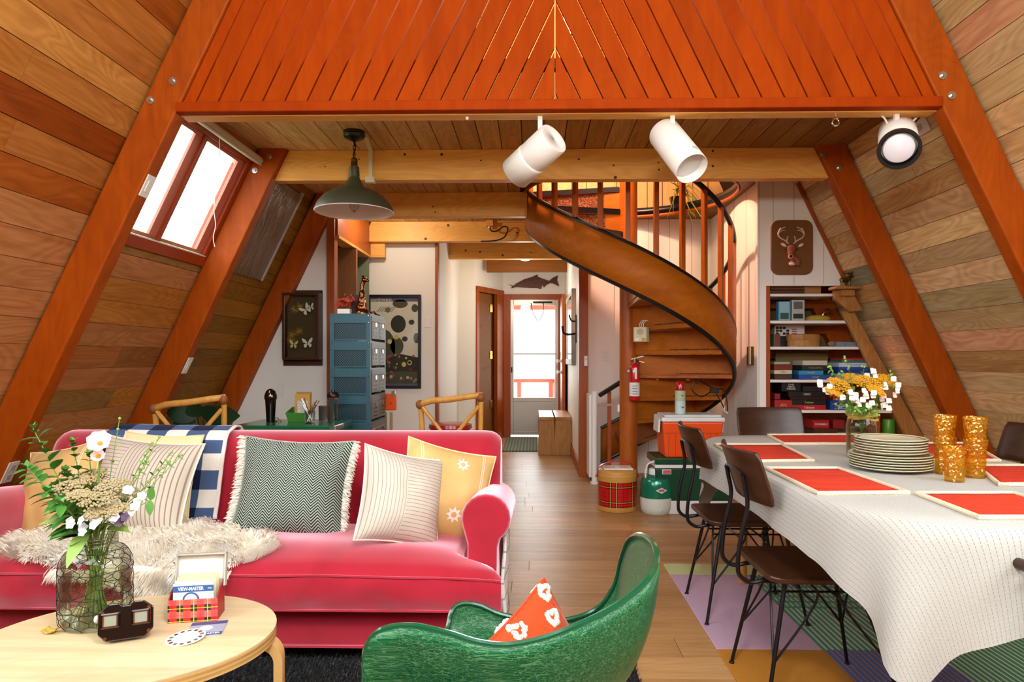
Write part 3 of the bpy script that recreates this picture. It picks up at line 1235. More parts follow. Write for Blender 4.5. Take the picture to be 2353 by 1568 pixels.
def make_pillow(name, label, c, wd, ht, th, mt, yaw=0, lean=18, roll=0, group=None, matb=None):
    M = pillow_M(c, yaw, lean, roll)
    t = thing(name, label, 'cushion', tuple(c), group)
    fn = pillow_fn(wd, ht, th)
    N_ = 26
    for side, mm, nm in ((1, mt, 'front'), (-1, matb or mt, 'back')):
        m = MB()
        m.grid(N_, N_, lambda u, v: M @ fn(u if side > 0 else 1 - u, v, side))
        o = m.build(nm, mm, t, smooth=True, angle=180)
        set_uv(o, [((i / (N_ - 1) if side > 0 else 1 - i / (N_ - 1)), j / (N_ - 1)) for j in range(N_) for i in range(N_)])
    pts = []
    for i in range(40):
        k = i / 10
        e = int(k)
        f = k - e
        u, v = [(f, 0), (1, f), (1 - f, 1), (0, 1 - f)][e]
        pts.append(M @ fn(u, v, 1))
    m = MB().tube(pts, .004, 5, closed=True)
    m.build('piping', mm, t, smooth=True)
    return t, M, fn


def fabric(name, base, lines=None, weave=220., rough=.9):
    """lines: callable (t, u, v) -> colour socket over base"""
    t = NT(name)
    uv = t.n('UVMap').outputs[0]
    sx = t.n('SeparateXYZ', None, Vector=uv)
    col = lin(base)
    if lines:
        col = lines(t, sx.outputs[0], sx.outputs[1])
    t.P(Base_Color=col, Roughness=rough, Specular_IOR_Level=.15, Sheen_Weight=.04)
    f = t.n('TexNoise', None, Vector=t.n('TexCoord').outputs['Object'], Scale=weave, Detail=2.).outputs[0]
    t.bump(f, .25, .003)
    MATS[name] = t.m


def band(t, c, w0, w1, per):
    """1 where fract(c*per) lies between w0 and w1"""
    fr = t.math('FRACT', t.math('MULTIPLY', c, per))
    return t.math('MULTIPLY', t.math('GREATER_THAN', fr, w0), t.math('LESS_THAN', fr, w1))


def ticking(t, u, v):
    a = band(t, u, .42, .58, 26.)
    b = band(t, v, .42, .58, 24.)
    k = t.math('GREATER_THAN', u, .42)
    f = t.math('ADD', t.math('MULTIPLY', k, b), t.math('MULTIPLY', t.math('SUBTRACT', 1., k), a))
    return t.mix(t.math('MULTIPLY', f, .75), lin('#cfc6b8'), lin('#8c7868'))


def ticking2(t, u, v):
    a = band(t, u, .38, .62, 25.)
    b = band(t, v, .42, .58, 24.)
    k = t.math('GREATER_THAN', u, .34)
    f = t.math('ADD', t.math('MULTIPLY', k, a), t.math('MULTIPLY', t.math('SUBTRACT', 1., k), b))
    return t.mix(t.math('MULTIPLY', f, .8), lin('#cec4b4'), lin('#84705e'))


def herring(t, u, v):
    z = t.math('ABSOLUTE', t.math('SUBTRACT', t.math('FRACT', t.math('MULTIPLY', u, 8.)), .5))
    q = t.math('ADD', t.math('MULTIPLY', v, 34.), t.math('MULTIPLY', z, 5.))
    f = t.math('GREATER_THAN', t.math('FRACT', q), .48)
    nz = t.n('TexNoise', None, Vector=t.n('TexCoord').outputs['Object'], Scale=260., Detail=1.).outputs[0]
    f = t.math('GREATER_THAN', t.math('ADD', f, t.math('MULTIPLY', t.math('SUBTRACT', nz, .5), 1.6)), .5)
    return t.mix(f, lin('#121a16'), lin('#a9b5aa'))


def mustard(t, u, v):
    e = t.math('MINIMUM', u, t.math('SUBTRACT', 1., u))
    f = t.math('MULTIPLY', t.math('GREATER_THAN', e, .125), t.math('LESS_THAN', e, .133))
    g = t.math('MULTIPLY', t.math('GREATER_THAN', e, .148), t.math('LESS_THAN', e, .156))
    nz = t.n('TexNoise', None, Vector=t.n('TexCoord').outputs['Object'], Scale=9., Detail=3.).outputs[0]
    base = t.mix(nz, lin('#d0a460'), lin('#e0c286'))
    return t.mix(t.math('ADD', f, g), base, lin('#f5e3d8'))


fabric('ticking_right', '#efe8de', ticking)
fabric('ticking_left', '#efe8de', ticking2)
fabric('herringbone', '#6a776e', herring)
fabric('mustard_cloth', '#e0a548', mustard)
mat('cream_cloth', '#ece4d6', .9)
mat('cream_yellow_cloth', '#ead9a6', .9)
mat('fringe_wool', '#ece6d8', .95)

g = 'cushions on the sofa'
# mustard, right
tP, MP, fnP = make_pillow('cushion', 'mustard cushion with white embroidered stars, by the rolled arm', Vector((-.375, 2.875, .585)), .39, .39, .12, 'mustard_cloth', 26, 18, 16, g, 'cream_yellow_cloth')


def decal(parent, M, fn, polys, mt, name='embroidery', off=.0015):
    m = MB()
    for poly in polys:
        vs = []
        for (u, v) in poly:
            p = fn(u, v, 1)
            vs.append(M @ (p + Vector((0, -off, 0))))
        m.add(vs, [tuple(range(len(vs)))])
    return m.build(name, mt, parent)


def star(cu, cv, r, n=8, k=.55):
    """a star split into small fans so that it follows the cushion"""
    out = []
    for i in range(n):
        a = 2 * PI * i / n
        a1, a2 = a - PI / n, a + PI / n
        out.append([(cu + r * .35 * math.cos(a1), cv + r * .35 * math.sin(a1)), (cu + r * k * math.cos(a1), cv + r * k * math.sin(a1)),
                    (cu + r * math.cos(a), cv + r * math.sin(a)), (cu + r * k * math.cos(a2), cv + r * k * math.sin(a2)),
                    (cu + r * .35 * math.cos(a2), cv + r * .35 * math.sin(a2))])
    return out


def arrow(cu, cv, s):
    return [[(cu - s, cv - .2 * s), (cu, cv - .2 * s), (cu, cv + .2 * s), (cu - s, cv + .2 * s)], [(cu, cv - .7 * s), (cu + s, cv), (cu, cv + .7 * s)],
            [(cu - 1.5 * s, cv - .5 * s), (cu - s, cv), (cu - 1.5 * s, cv + .5 * s)]]


mat('embroidery_white', '#f6e6dc', .9)
for pl_ in (star(.58, .24, .09, 8), star(.60, .82, .08, 8), arrow(.30, .62, .05), arrow(.33, .42, .05), arrow(.30, .80, .04)):
    decal(tP, MP, fnP, pl_, 'embroidery_white')
# white striped, right
make_pillow('cushion', 'cream striped cushion between the grey and the mustard cushion', Vector((-.525, 2.69, .60)), .35, .36, .15, 'ticking_right', 40, 18, 16, g, 'cream_cloth')
# grey herringbone with fringe
tP, MP, fnP = make_pillow('cushion', 'large grey herringbone cushion with white fringe on the sides', Vector((-1.01, 2.835, .612)), .45, .405, .15, 'herringbone', 3, 20, 3, g)
m = MB()
rf = random.Random(3)
for sd in (0, 1):
    for i in range(420):
        v = rf.random()
        p = fnP(sd, v, 1) + Vector(((-.004 if sd == 0 else .004) * rf.random(), rf.uniform(-.012, .012), 0))
        d = Vector(((-1 if sd == 0 else 1) * rf.uniform(.018, .036), rf.uniform(-.02, .012), rf.uniform(-.026, .006)))
        w_ = Vector((0, 0, .0016))
        m.add([MP @ (p - w_), MP @ (p + w_), MP @ (p + d * .6 + w_ * 1.2 + Vector((0, rf.uniform(-.006, .006), 0))), MP @ (p + d - Vector((0, 0, .006)))], [(0, 1, 2, 3)])
tag(m.build('fringe', 'fringe_wool', tP), kind='stuff')
# left group
make_pillow('cushion', 'mustard cushion leaning against the far arm behind the flowers', Vector((-2.02, 2.87, .58)), .40, .40, .13, 'mustard_cloth', -18, 18, -12, g, 'cream_yellow_cloth')
make_pillow('cushion', 'cream striped cushion in front of the checked throw', Vector((-1.645, 2.835, .61)), .44, .40, .16, 'ticking_left', -6, 20, 4, g, 'cream_cloth')
make_pillow('cushion', 'plain beige cushion peeking out behind the striped one', Vector((-1.66, 2.965, .640)), .36, .36, .05, 'cream_yellow_cloth', -4, 16, 2, g)

# ---- checked throw over the backrest
def check(t, u, v):
    a = t.math('GREATER_THAN', t.math('FRACT', t.math('MULTIPLY', u, 3.0)), .5)
    b = t.math('GREATER_THAN', t.math('FRACT', t.math('ADD', t.math('MULTIPLY', v, 5.4), .05)), .5)
    s_ = t.math('ADD', a, b)
    nz = t.n('TexNoise', None, Vector=t.n('TexCoord').outputs['Object'], Scale=160., Detail=2.).outputs[0]
    col = t.ramp(t.math('DIVIDE', t.math('ADD', s_, t.math('MULTIPLY', t.math('SUBTRACT', nz, .5), .35)), 2.),
                 [(.0, '#16223f'), (.25, '#1b2848'), (.3, '#445a84'), (.68, '#50668e'), (.75, '#e3e1dc'), (1., '#f1ece4')])
    ed = t.math('GREATER_THAN', u, .972)
    return t.mix(ed, col, lin('#ece4dc'))


fabric('navy_check', '#23345c', check, 120.)
m = MB()
NU, NV = 40, 44
fr_ = [(2.955, .40), (2.985, .46), (3.02, .55), (3.04, .62)]
pth = smoothpath([(2.96, 0, .445), (2.995, 0, .52), (3.035, 0, .63), (3.075, 0, .725), (3.12, 0, .795), (3.20, 0, .828), (3.28, 0, .808), (3.34, 0, .72), (3.37, 0, .55)], 8)


def thr(u, v):
    i = v * (len(pth) - 1)
    k = min(len(pth) - 2, int(i))
    p = pth[k].lerp(pth[k + 1], i - k)
    x = -1.98 + .555 * u + .05 * (1 - v) * (u - .2) + .006 * noise.noise(Vector((v * 5, 0, u * 2)))
    off = .006 + .010 * abs(noise.noise(Vector((x * 5, v * 4, 7)))) + .008 * max(0, math.sin(x * 22)) * (1 - v)
    return (x, p[0] - off * (1 if v < .55 else -1), p[2] + off * .7)


m.grid(NU, NV, thr)
o = m.build('checked_throw', 'navy_check', smooth=True, angle=180, solid=.008)
set_uv(o, [(i / (NU - 1), j / (NV - 1)) for j in range(NV) for i in range(NU)])
tag(o, 'navy and white checked wool throw over the sofa back', 'throw')

# ---- sheepskin on the seat
def inpoly(x, y, P):
    r_ = False
    j = len(P) - 1
    for i in range(len(P)):
        if (P[i][1] > y) != (P[j][1] > y) and x < (P[j][0] - P[i][0]) * (y - P[i][1]) / (P[j][1] - P[i][1]) + P[i][0]:
            r_ = not r_
        j = i
    return r_


OUT = [(-120, 1250), (-20, 1222), (90, 1208), (250, 1204), (420, 1196), (520, 1208), (600, 1222), (642, 1236), (640, 1268), (590, 1296), (535, 1312), (510, 1342), (450, 1366), (395, 1378), (325, 1362), (270, 1334), (190, 1322), (110, 1310), (60, 1296), (0, 1280), (-120, 1280)]


def onseat(px, py):
    Y = 2.44
    p = PY(px, py, Y)
    while Y < 3.04:
        p = PY(px, py, Y)
        if p.z <= seat_top(max(-2.25, min(-.15, p.x)), max(2.455, Y)):
            break
        Y += .008
    if Y < 2.445:
        q = PY(px, py, 2.422)
        return q, Vector((0, -1, .15))
    return p + Vector((0, 0, .012)), Vector((0, -.15, 1))


sh = thing('sheepskin', 'shaggy cream sheepskin spread over the sofa seat', 'sheepskin', (-1.75, 2.6, .40))
m = MB()
CE = 14
verts = {}
for ix in range(-9, 47):
    for iy in range(0, 15):
        cxp, cyp = ix * CE, 1192 + iy * CE
        if inpoly(cxp + CE / 2, cyp + CE / 2, OUT):
            q = []
            for (dx, dy) in ((0, 0), (CE, 0), (CE, CE), (0, CE)):
                p, n_ = onseat(cxp + dx, cyp + dy)
                q.append(p + n_ * .006)
                if not inpoly(cxp + dx * 1.9 - CE * .45, cyp + dy * 1.9 - CE * .45, OUT):
                    q = []
                    break
            if q:
                m.add(q, [(3, 2, 1, 0)])
m.build('hide', 'cream_cloth', sh)
fm = NT('fleece')
hi = fm.n('ObjectInfo')
nz = fm.n('TexNoise', None, Vector=fm.n('TexCoord').outputs['Object'], Scale=22., Detail=3.).outputs[0]
fm.P(Base_Color=fm.mix(fm.ramp(nz, [(.35, (0, 0, 0, 1)), (.7, (1, 1, 1, 1))]), lin('#f0e6d2'), lin('#fffbf2')), Roughness=.8, Sheen_Weight=.5, Specular_IOR_Level=.1)
MATS['fleece'] = fm.m
m = MB()
rf = random.Random(11)
cnt = 0
while cnt < 19000:
    px, py = rf.uniform(-120, 650), rf.uniform(1192, 1380)
    if not inpoly(px, py, OUT):
        continue
    cnt += 1
    p, n_ = onseat(px, py)
    hang = n_.y < -.5
    q = Vector((p.x * 9, p.y * 9, p.z * 9))
    fl_ = Vector((noise.noise(q), noise.noise(q + Vector((7, 3, 1))), noise.noise(q + Vector((2, 9, 5)))))
    d = n_ * rf.uniform(.35, .9) + fl_ * 1.1 + Vector((rf.uniform(-.3, .3), -.55, -.75 if hang else -.05))
    if px > 560 or px < 60:
        d += Vector((.5 if px > 560 else -.5, 0, 0))
    d = d.normalized() * rf.uniform(.026, .054)
    side = d.cross(Vector((.3, .8, .5))).normalized() * rf.uniform(.0010, .0019)
    mid = p + d * .6 + n_ * .004
    tip = p + d + Vector((0, 0, -.006))
    m.add([p - side, p + side, mid + side * .8, tip, mid - side * .8], [(0, 1, 2, 3, 4)])
tag(m.build('fleece', 'fleece', sh), kind='stuff')

# ---- woven white throw hanging beside the sofa
def rag(t, u, v):
    f = band(t, v, .42, .55, 7.)
    return t.mix(t.math('MULTIPLY', f, .6), lin('#e9e6e0'), lin('#5a6270'))


fabric('white_weave', '#e8e5df', rag, 90.)
m = MB()
m.grid(8, 20, lambda u, v: (-.125 + .006 * math.sin(v * 9 + u * 5), 2.62 + .34 * u + .03 * v * (1 - u), .50 - .44 * v + .01 * u))
o = m.build('white_throw', 'white_weave', smooth=True, solid=.012)
set_uv(o, [(i / 7, j / 19) for j in range(20) for i in range(8)])
tag(o, 'white woven throw with thin dark stripes hanging beside the sofa arm', 'throw')

# ---- dark shag rug
mat('shag_base', '#15151a', .95)
sr = thing('shag_rug', 'charcoal shag rug under the coffee table', 'rug', (-.7, 1.6, 0))
MB().box(-2.0, .372, .6, 2.64, .001, .012).build('backing', 'shag_base', sr)
sm_ = NT('shag')
nz = sm_.n('TexNoise', None, Vector=sm_.n('TexCoord').outputs['Object'], Scale=120., Detail=1.).outputs[0]
sm_.P(Base_Color=sm_.ramp(nz, [(.35, '#0c0d11'), (.55, '#24262c'), (.75, '#5b5a58')]), Roughness=.9)
MATS['shag'] = sm_.m
m = MB()
rf = random.Random(5)
for i in range(15000):
    x, y = rf.uniform(-1.25, .372), rf.uniform(2.0, 2.64)
    p = Vector((x, y, .012))
    d = Vector((rf.uniform(-1, 1), rf.uniform(-1, 1), rf.uniform(.5, 1.2))).normalized() * rf.uniform(.015, .03)
    sd = d.cross(Vector((.2, .9, .4))).normalized() * .002
    m.add([p - sd, p + sd, p + d * .7 + sd, p + d], [(0, 1, 2, 3)])
tag(m.build('pile', 'shag', sr), kind='stuff')

# ---- coffee table
CTX, CTY, CTZ = -1.03, 1.705, .45
ct = thing('coffee_table', 'oval birch coffee table with bent legs', 'table', (CTX, CTY, 0))
ca, sa_ = math.cos(R(11)), math.sin(R(11))


def oval(a, k=1.):
    x, y = .3587 * k * math.cos(a), .303 * k * math.sin(a)
    return (CTX + x * ca - y * sa_, CTY + x * sa_ + y * ca)


n = 72
m = MB()
vs = [(oval(2 * PI * i / n)[0], oval(2 * PI * i / n)[1], CTZ) for i in range(n)]
m.add(vs, [tuple(range(n))])
vs2 = [(oval(2 * PI * i / n)[0], oval(2 * PI * i / n)[1], CTZ - .004) for i in range(n)]
m.add(vs + vs2, [(i, i + n, (i + 1) % n + n, (i + 1) % n) for i in range(n)])
m.build('tabletop', 'birch', ct, smooth=True)
for j in range(5):
    m = MB()
    z1 = CTZ - .004 - j * .0056
    k = 1.0 if j % 2 else .9985
    a1 = [(oval(2 * PI * i / n, k)[0], oval(2 * PI * i / n, k)[1], z1) for i in range(n)]
    a2 = [(p[0], p[1], z1 - .0056) for p in a1]
    m.add(a1 + a2, [(i, i + n, (i + 1) % n + n, (i + 1) % n) for i in range(n)])
    if j == 4:
        m.add(a2, [tuple(range(n - 1, -1, -1))])
    m.build('ply_layer', 'ply_edge' if j % 2 else mat('ply_light', '#d2a866', .5), ct, smooth=True)


def bent_leg(a, rin=.80, rout=1.02):
    m = MB()
    o_ = Vector(oval(a, rout)).to_3d()
    i_ = Vector(oval(a, rin)).to_3d()
    d = (o_ - i_).normalized()
    sd = Vector((-d.y, d.x, 0))
    z0 = CTZ - .033
    prof = [(i_ + d * -.03, z0 - .011)]
    for q in range(9):
        b = R(90) * q / 8
        prof.append((o_ - d * .05 + d * .05 * math.sin(b), z0 - .011 - .05 * (1 - math.cos(b))))
    prof.append((o_, 0))
    vs = []
    for idx, (p, z) in enumerate(prof):
        if idx < len(prof) - 1:
            q = prof[idx + 1]
        else:
            q = prof[idx]
        pr = prof[max(0, idx - 1)]
        tg = Vector((q[0] - pr[0]).to_tuple()) + Vector((0, 0, q[1] - pr[1]))
        tg.normalize()
        nr = tg.cross(sd).normalized() * .011
        c = Vector((p.x, p.y, z))
        vs += [c - sd * .03 - nr, c + sd * .03 - nr, c + sd * .03 + nr, c - sd * .03 + nr]
    fs = []
    for i in range(len(prof) - 1):
        for k in range(4):
            fs.append((4 * i + k, 4 * i + (k + 1) % 4, 4 * i + 4 + (k + 1) % 4, 4 * i + 4 + k))
    fs += [(3, 2, 1, 0), tuple(len(vs) - 4 + k for k in range(4))]
    m.add(vs, fs)
    return m.build('leg', mat('birch_leg', '#d9ae6c', .4), ct, smooth=True, angle=50)


for a in (R(4), R(-68), R(120), R(200)):
    bent_leg(a)

# ---- green fibreglass armchair
rim_px = [(838, 1535, 1.13), (848, 1480, 1.125), (872, 1452, 1.12), (910, 1441, 1.12), (960, 1441, 1.11), (1030, 1457, 1.10), (1100, 1478, 1.09), (1170, 1484, 1.09), (1250, 1468, 1.10), (1330, 1437, 1.12),
          (1400, 1403, 1.15), (1450, 1368, 1.18), (1490, 1330, 1.215), (1509, 1285, 1.28), (1500, 1248, 1.36), (1472, 1230, 1.45), (1445, 1242, 1.53), (1428, 1285, 1.60), (1412, 1345, 1.645),
          (1370, 1400, 1.67), (1300, 1425, 1.68), (1220, 1425, 1.68), (1150, 1412, 1.68), (1100, 1391, 1.68), (1060, 1388, 1.67), (1038, 1405, 1.655), (1026, 1450, 1.63)]
rim = [PY(*p) for p in rim_px]
rim += [Vector((-.235, 1.56, .46)), Vector((-.285, 1.46, .425)), Vector((-.30, 1.36, .415)), Vector((-.30, 1.26, .42)), Vector((-.292, 1.17, .45))]
rimS = smoothpath(rim, 5, True)
cen = Vector((-.02, 1.37, .395))
n = len(rimS)
m = MB()
NL = 16


def shell_pt(i, v):
    p = rimS[i % n]
    # v=0 rim, v=1 seat centre; the wall drops first, then curves into the seat
    h = p.z - cen.z
    k = v
    rad = (1 - k ** 2.3) if h > .1 else 1 - k
    wall_in = .94 + .06 * (1 - v)
    xy = Vector((cen.x, cen.y)).lerp(Vector((p.x, p.y)), max(0, rad) * (wall_in if v > 0 else 1))
    z = cen.z + h * (1 - v) ** (1.25 if h > .1 else 1.0)
    if v == 1:
        return cen.copy()
    return Vector((xy.x, xy.y, z))


vs = [shell_pt(i, j / NL) for j in range(NL) for i in range(n)]
fs = [(j * n + i, j * n + (i + 1) % n, (j + 1) * n + (i + 1) % n, (j + 1) * n + i) for j in range(NL - 1) for i in range(n)]
m.add(vs + [cen], fs + [((NL - 1) * n + i, (NL - 1) * n + (i + 1) % n, NL * n) for i in range(n)])
t = NT('green_fibreglass')
tc = t.n('TexCoord').outputs['Object']
fib = None
for i, (rx, ry, rz, s_) in enumerate(((.3, .9, .2, 26), (1.2, .3, 1.9, 30), (2.2, 1.4, .6, 24), (.8, 2.2, 2.8, 34))):
    mp = t.n('Mapping', None, Vector=tc, Rotation=(rx, ry, rz), Scale=(s_ * .35, s_ * 7., s_ * 7.)).outputs[0]
    nz = t.n('TexNoise', None, Vector=mp, Scale=1., Detail=0., Distortion=.6).outputs[0]
    l_ = t.ramp(t.math('ABSOLUTE', t.math('SUBTRACT', nz, .5)), [(.0, (1, 1, 1, 1)), (.026, (0, 0, 0, 1))])
    fib = l_ if fib is None else t.math('MAXIMUM', fib, l_)
big = t.n('TexNoise', None, Vector=tc, Scale=3., Detail=2.).outputs[0]
base = t.mix(big, lin('#064022'), lin('#0a5530'))
t.P(Base_Color=t.mix(t.math('MULTIPLY', fib, .40), base, lin('#7fb884')), Roughness=.3, Specular_IOR_Level=.2)
MATS['green_fibreglass'] = t.m
ac = thing('shell_armchair', 'green fibreglass shell armchair with orange cushion in it', 'armchair', (-.02, 1.37, 0))
m.build('shell', 'green_fibreglass', ac, smooth=True, angle=180, solid=.006)
MB().tube(rimS, .0062, 8, closed=True).build('rim', mat('green_rim', '#0a4a2e', .2, coat=.5), ac, smooth=True)
for (x, y) in ((-.18, 1.2), (-.18, 1.54), (.13, 1.22), (.13, 1.54)):
    MB().cyl((cen.x + (x - cen.x) * .5, cen.y + (y - cen.y) * .5, .37), (x * 1.1, y, 0), .008, n=8).build('leg', 'black_metal', ac)
MB().beam((-.12, 1.25, .372), (.1, 1.49, .372), .02, .012).beam((-.12, 1.49, .372), (.1, 1.25, .372), .02, .012).build('mount', 'black_metal', ac)
mat('orange_wool', '#c8400f', .95, sheen=.3, bump=(60., .5))
tP, MP, fnP = make_pillow('cushion', 'orange wool cushion with white tufts in the green armchair', Vector((.0, 1.475, .462)), .28, .28, .13, 'orange_wool', 34, 12, -30)
rf = random.Random(8)
for (cu, cv) in ((.5, .78), (.25, .62), (.72, .6), (.5, .5), (.2, .85), (.82, .83), (.35, .35), (.75, .35), (.93, .95), (.07, .5), (.5, .2), (.15, .2), (.9, .55), (.55, .95)):
    for sg in (1, -1):
        m = MB()
        for k in range(16):
            a = 2 * PI * k / 16
            rr = .035 + .028 * abs(math.cos(1.5 * a))
            u, v = cu + rr * math.cos(a) * rf.uniform(.7, 1.1), cv + rr * math.sin(a) * .75 * rf.uniform(.7, 1.1)
            if 0 < u < 1 and 0 < v < 1:
                p = MP @ fnP(u, v, sg)
                m.ball(p, (rf.uniform(.005, .008),) * 3, 6, 4)
        if m.v:
            m.build('tuft', 'fringe_wool', tP, smooth=True)

# ================================================================== DINING
# ---- woven rug in coloured fields
def stripes_mat(name, a, b, per, dash=0):
    t = NT(name)
    s_ = t.n('SeparateXYZ', None, Vector=t.n('NewGeometry').outputs['Position'])
    f = band(t, s_.outputs[0], .0, .34, per)
    if dash:
        f = t.math('MULTIPLY', f, t.math('SUBTRACT', 1., band(t, s_.outputs[1], 0, .4, dash)))
    t.P(Base_Color=t.mix(f, lin(a), lin(b)), Roughness=.95, Sheen_Weight=.2)
    t.bump(t.n('TexNoise', None, Vector=t.n('NewGeometry').outputs['Position'], Scale=200., Detail=1.).outputs[0], .3, .003)
    MATS[name] = t.m
    return name


rug = thing('woven_rug', 'flat woven rug in lilac, green, mustard and blue fields', 'rug', (1.6, 2.7, 0))
mat('rug_lilac', '#c3a4bd', .95, bump=(160., .3))
mat('rug_lime', '#c6cf92', .95, bump=(160., .3))
mat('rug_mustard', '#b5791d', .95, bump=(160., .3))
stripes_mat('rug_green', '#0a7a50', '#b4c49c', 42., 14)
stripes_mat('rug_green2', '#0a7a52', '#b8c8a8', 42.)
stripes_mat('rug_blue', '#1a449c', '#8a6444', 46.)
for (x0, x1, y0, y1, mm) in ((.718, 1.16, 3.63, 3.82, 'rug_lime'), (.718, 1.13, 2.70, 3.63, 'rug_lilac'), (1.13, 2.5, 3.15, 3.63, 'rug_green'), (1.16, 2.5, 3.63, 3.82, 'rug_lime'), (1.13, 2.5, 2.70, 3.15, 'rug_green2'),
                             (.718, 1.13, 1.4, 2.70, 'rug_mustard'), (1.13, 1.55, 1.4, 2.70, 'rug_blue'), (1.55, 2.5, 2.2, 2.70, 'rug_green2'), (1.55, 2.5, 1.4, 2.2, 'rug_blue')):
    MB().box(x0, x1, y0, y1, .0005, .009).build('field', mm, rug, bevel=.003)

# ---- table
TCX, TCY, TA, TB, TZ = 1.355, 2.665, .54, 1.015, .735
tb = thing('dining_table', 'dining table with round oak legs under the striped cloth', 'table', (TCX, TCY, 0))


def sup(a, k=1., e=4.2):
    c, s_ = math.cos(a), math.sin(a)
    return Vector((TCX + k * TA * math.copysign(abs(c) ** (2 / e), c), TCY + k * TB * math.copysign(abs(s_) ** (2 / e), s_), 0))


n = 64
vs = [sup(2 * PI * i / n, .99) for i in range(n)]
m = MB()
m.add([v + Vector((0, 0, TZ)) for v in vs] + [v + Vector((0, 0, TZ - .03)) for v in vs], [tuple(range(n)), tuple(range(2 * n - 1, n - 1, -1))] + [(i, i + n, (i + 1) % n + n, (i + 1) % n) for i in range(n)])
m.build('tabletop', 'oak_warm', tb)
for (x, y) in ((1.06, 3.5), (1.0, 1.84), (1.65, 3.5), (1.65, 1.84)):
    MB().tube([(x, y, 0), (x, y, TZ - .03)], [.021, .03], 16).build('leg', mat('oak_leg', '#c88a42', .4), tb, smooth=True)

# cloth
def clothlines(t, u, v):
    f = band(t, u, .0, .09, 68.)
    d = t.math('GREATER_THAN', t.math('FRACT', t.math('MULTIPLY', v, 110.)), .3)
    nz = t.n('TexNoise', None, Vector=t.n('TexCoord').outputs['Object'], Scale=240., Detail=2.).outputs[0]
    base = t.mix(nz, lin('#aaaaa4'), lin('#bcbcb6'))
    return t.mix(t.math('MULTIPLY', t.math('MULTIPLY', f, d), .62), base, lin('#4a4a4a'))


fabric('striped_linen', '#dddad2', clothlines, 200.)
HX, HY = .70, 1.265
n = 150
NT_ = 8
ND = 16
ZC = TZ + .006
m = MB()
uvs = []


def outdir(a):
    e = 1e-3
    d = sup(a + e) - sup(a - e)
    return Vector((d.y, -d.x, 0)).normalized()


vs = []
for j in range(NT_):
    k = j / (NT_ - 1)
    for i in range(n):
        p = sup(2 * PI * i / n, k if k > 0 else .001)
        vs.append(Vector((p.x, p.y, ZC)))
        uvs.append((p.x, p.y))
drops = []
for i in range(n):
    a = 2 * PI * i / n
    p = sup(a)
    d = outdir(a)
    lx, ly = p.x - TCX, p.y - TCY
    q = 9
    if abs(d.x) > 1e-5:
        q = min(q, ((HX if d.x > 0 else -HX) - lx) / d.x)
    if abs(d.y) > 1e-5:
        q = min(q, ((HY if d.y > 0 else -HY) - ly) / d.y)
    drops.append(q)
drops = [sum(drops[(i + k) % n] for k in range(-2, 3)) / 5 for i in range(n)]
for j in range(1, ND + 1):
    k = j / ND
    for i in range(n):
        a = 2 * PI * i / n
        p = sup(a)
        d = outdir(a)
        dr = drops[i]
        s_ = k * dr
        amp = (.010 + .30 * max(0, dr - .18)) * k ** 1.3
        wv_ = math.sin(a * 17 + .8) * .6 + math.sin(a * 9 + 2) * .6
        r0 = .02
        out_ = r0 * (1 - math.exp(-s_ / r0)) + amp * (.55 + wv_ * .5) + .10 * max(0, dr - .26) * k
        vs.append(Vector((p.x, p.y, 0)) + d * out_ + Vector((0, 0, ZC - max(0, s_ - .006) * (1 - .04 * abs(wv_)))))
        uvs.append((p.x + d.x * s_, p.y + d.y * s_))
fs = [(j * n + i, j * n + (i + 1) % n, (j + 1) * n + (i + 1) % n, (j + 1) * n + i) for j in range(NT_ + ND - 1) for i in range(n)]
fs.append(tuple(range(n)))
m.add(vs, [f[::-1] for f in fs])
o = m.build('tablecloth', 'striped_linen', smooth=True, angle=180)
set_uv(o, uvs)
tag(o, 'off-white tablecloth with thin dashed stripes on the dining table', 'tablecloth')

# ---- placemats
mw = NT('orange_weave')
pos = mw.n('NewGeometry').outputs['Position']
s_ = mw.n('SeparateXYZ', None, Vector=pos)
q = mw.math('ADD', mw.math('MULTIPLY', s_.outputs[1], 150.), mw.math('MULTIPLY', mw.math('SINE', mw.math('MULTIPLY', s_.outputs[0], 600.)), .4))
h = mw.math('SINE', mw.math('MULTIPLY', q, 3.0))
nz = mw.n('TexNoise', None, Vector=mw.n('Mapping', None, Vector=pos, Scale=(6, 90, 1)).outputs[0], Scale=1., Detail=3.).outputs[0]
mw.P(Base_Color=mw.ramp(nz, [(.3, '#b52200'), (.55, '#d43002'), (.8, '#e03c06')]), Roughness=.9)
mw.bump(h, .35, .003)
MATS['orange_weave'] = mw.m
mat('mat_cord', '#e3d6ba', .95, bump=(200., .6))
ZM = ZC + .001


def placemat(corners, label, n=0):
    c = sum(corners, Vector()) / 4
    t = thing('placemat', label, 'placemat', (c.x, c.y, ZM), 'orange placemats on the dining table')
    rd = lambda k: [c + (p - c) * k for p in corners]
    inner = rd(.93)
    m = MB()
    NX = 10

    def g(u, v, z):
        p = inner[0].lerp(inner[1], u).lerp(inner[3].lerp(inner[2], u), v)
        return (p.x, p.y, z + .0012 * noise.noise(Vector((p.x * 9, p.y * 9, 2))))
    m.grid(NX, NX, lambda u, v: g(u, v, ZM + .005))
    m.build('weave', 'orange_weave', t, smooth=True, solid=.004)
    pts = []
    out_ = rd(.975)
    for i in range(4):
        for k in range(8):
            p = out_[i].lerp(out_[(i + 1) % 4], k / 8)
            pts.append((p.x, p.y, ZM + .005))
    m = MB().tube(pts, .0072, 8, closed=True)
    m.build('cord_border', 'mat_cord', t, smooth=True)
    return t


Z_ = ZM


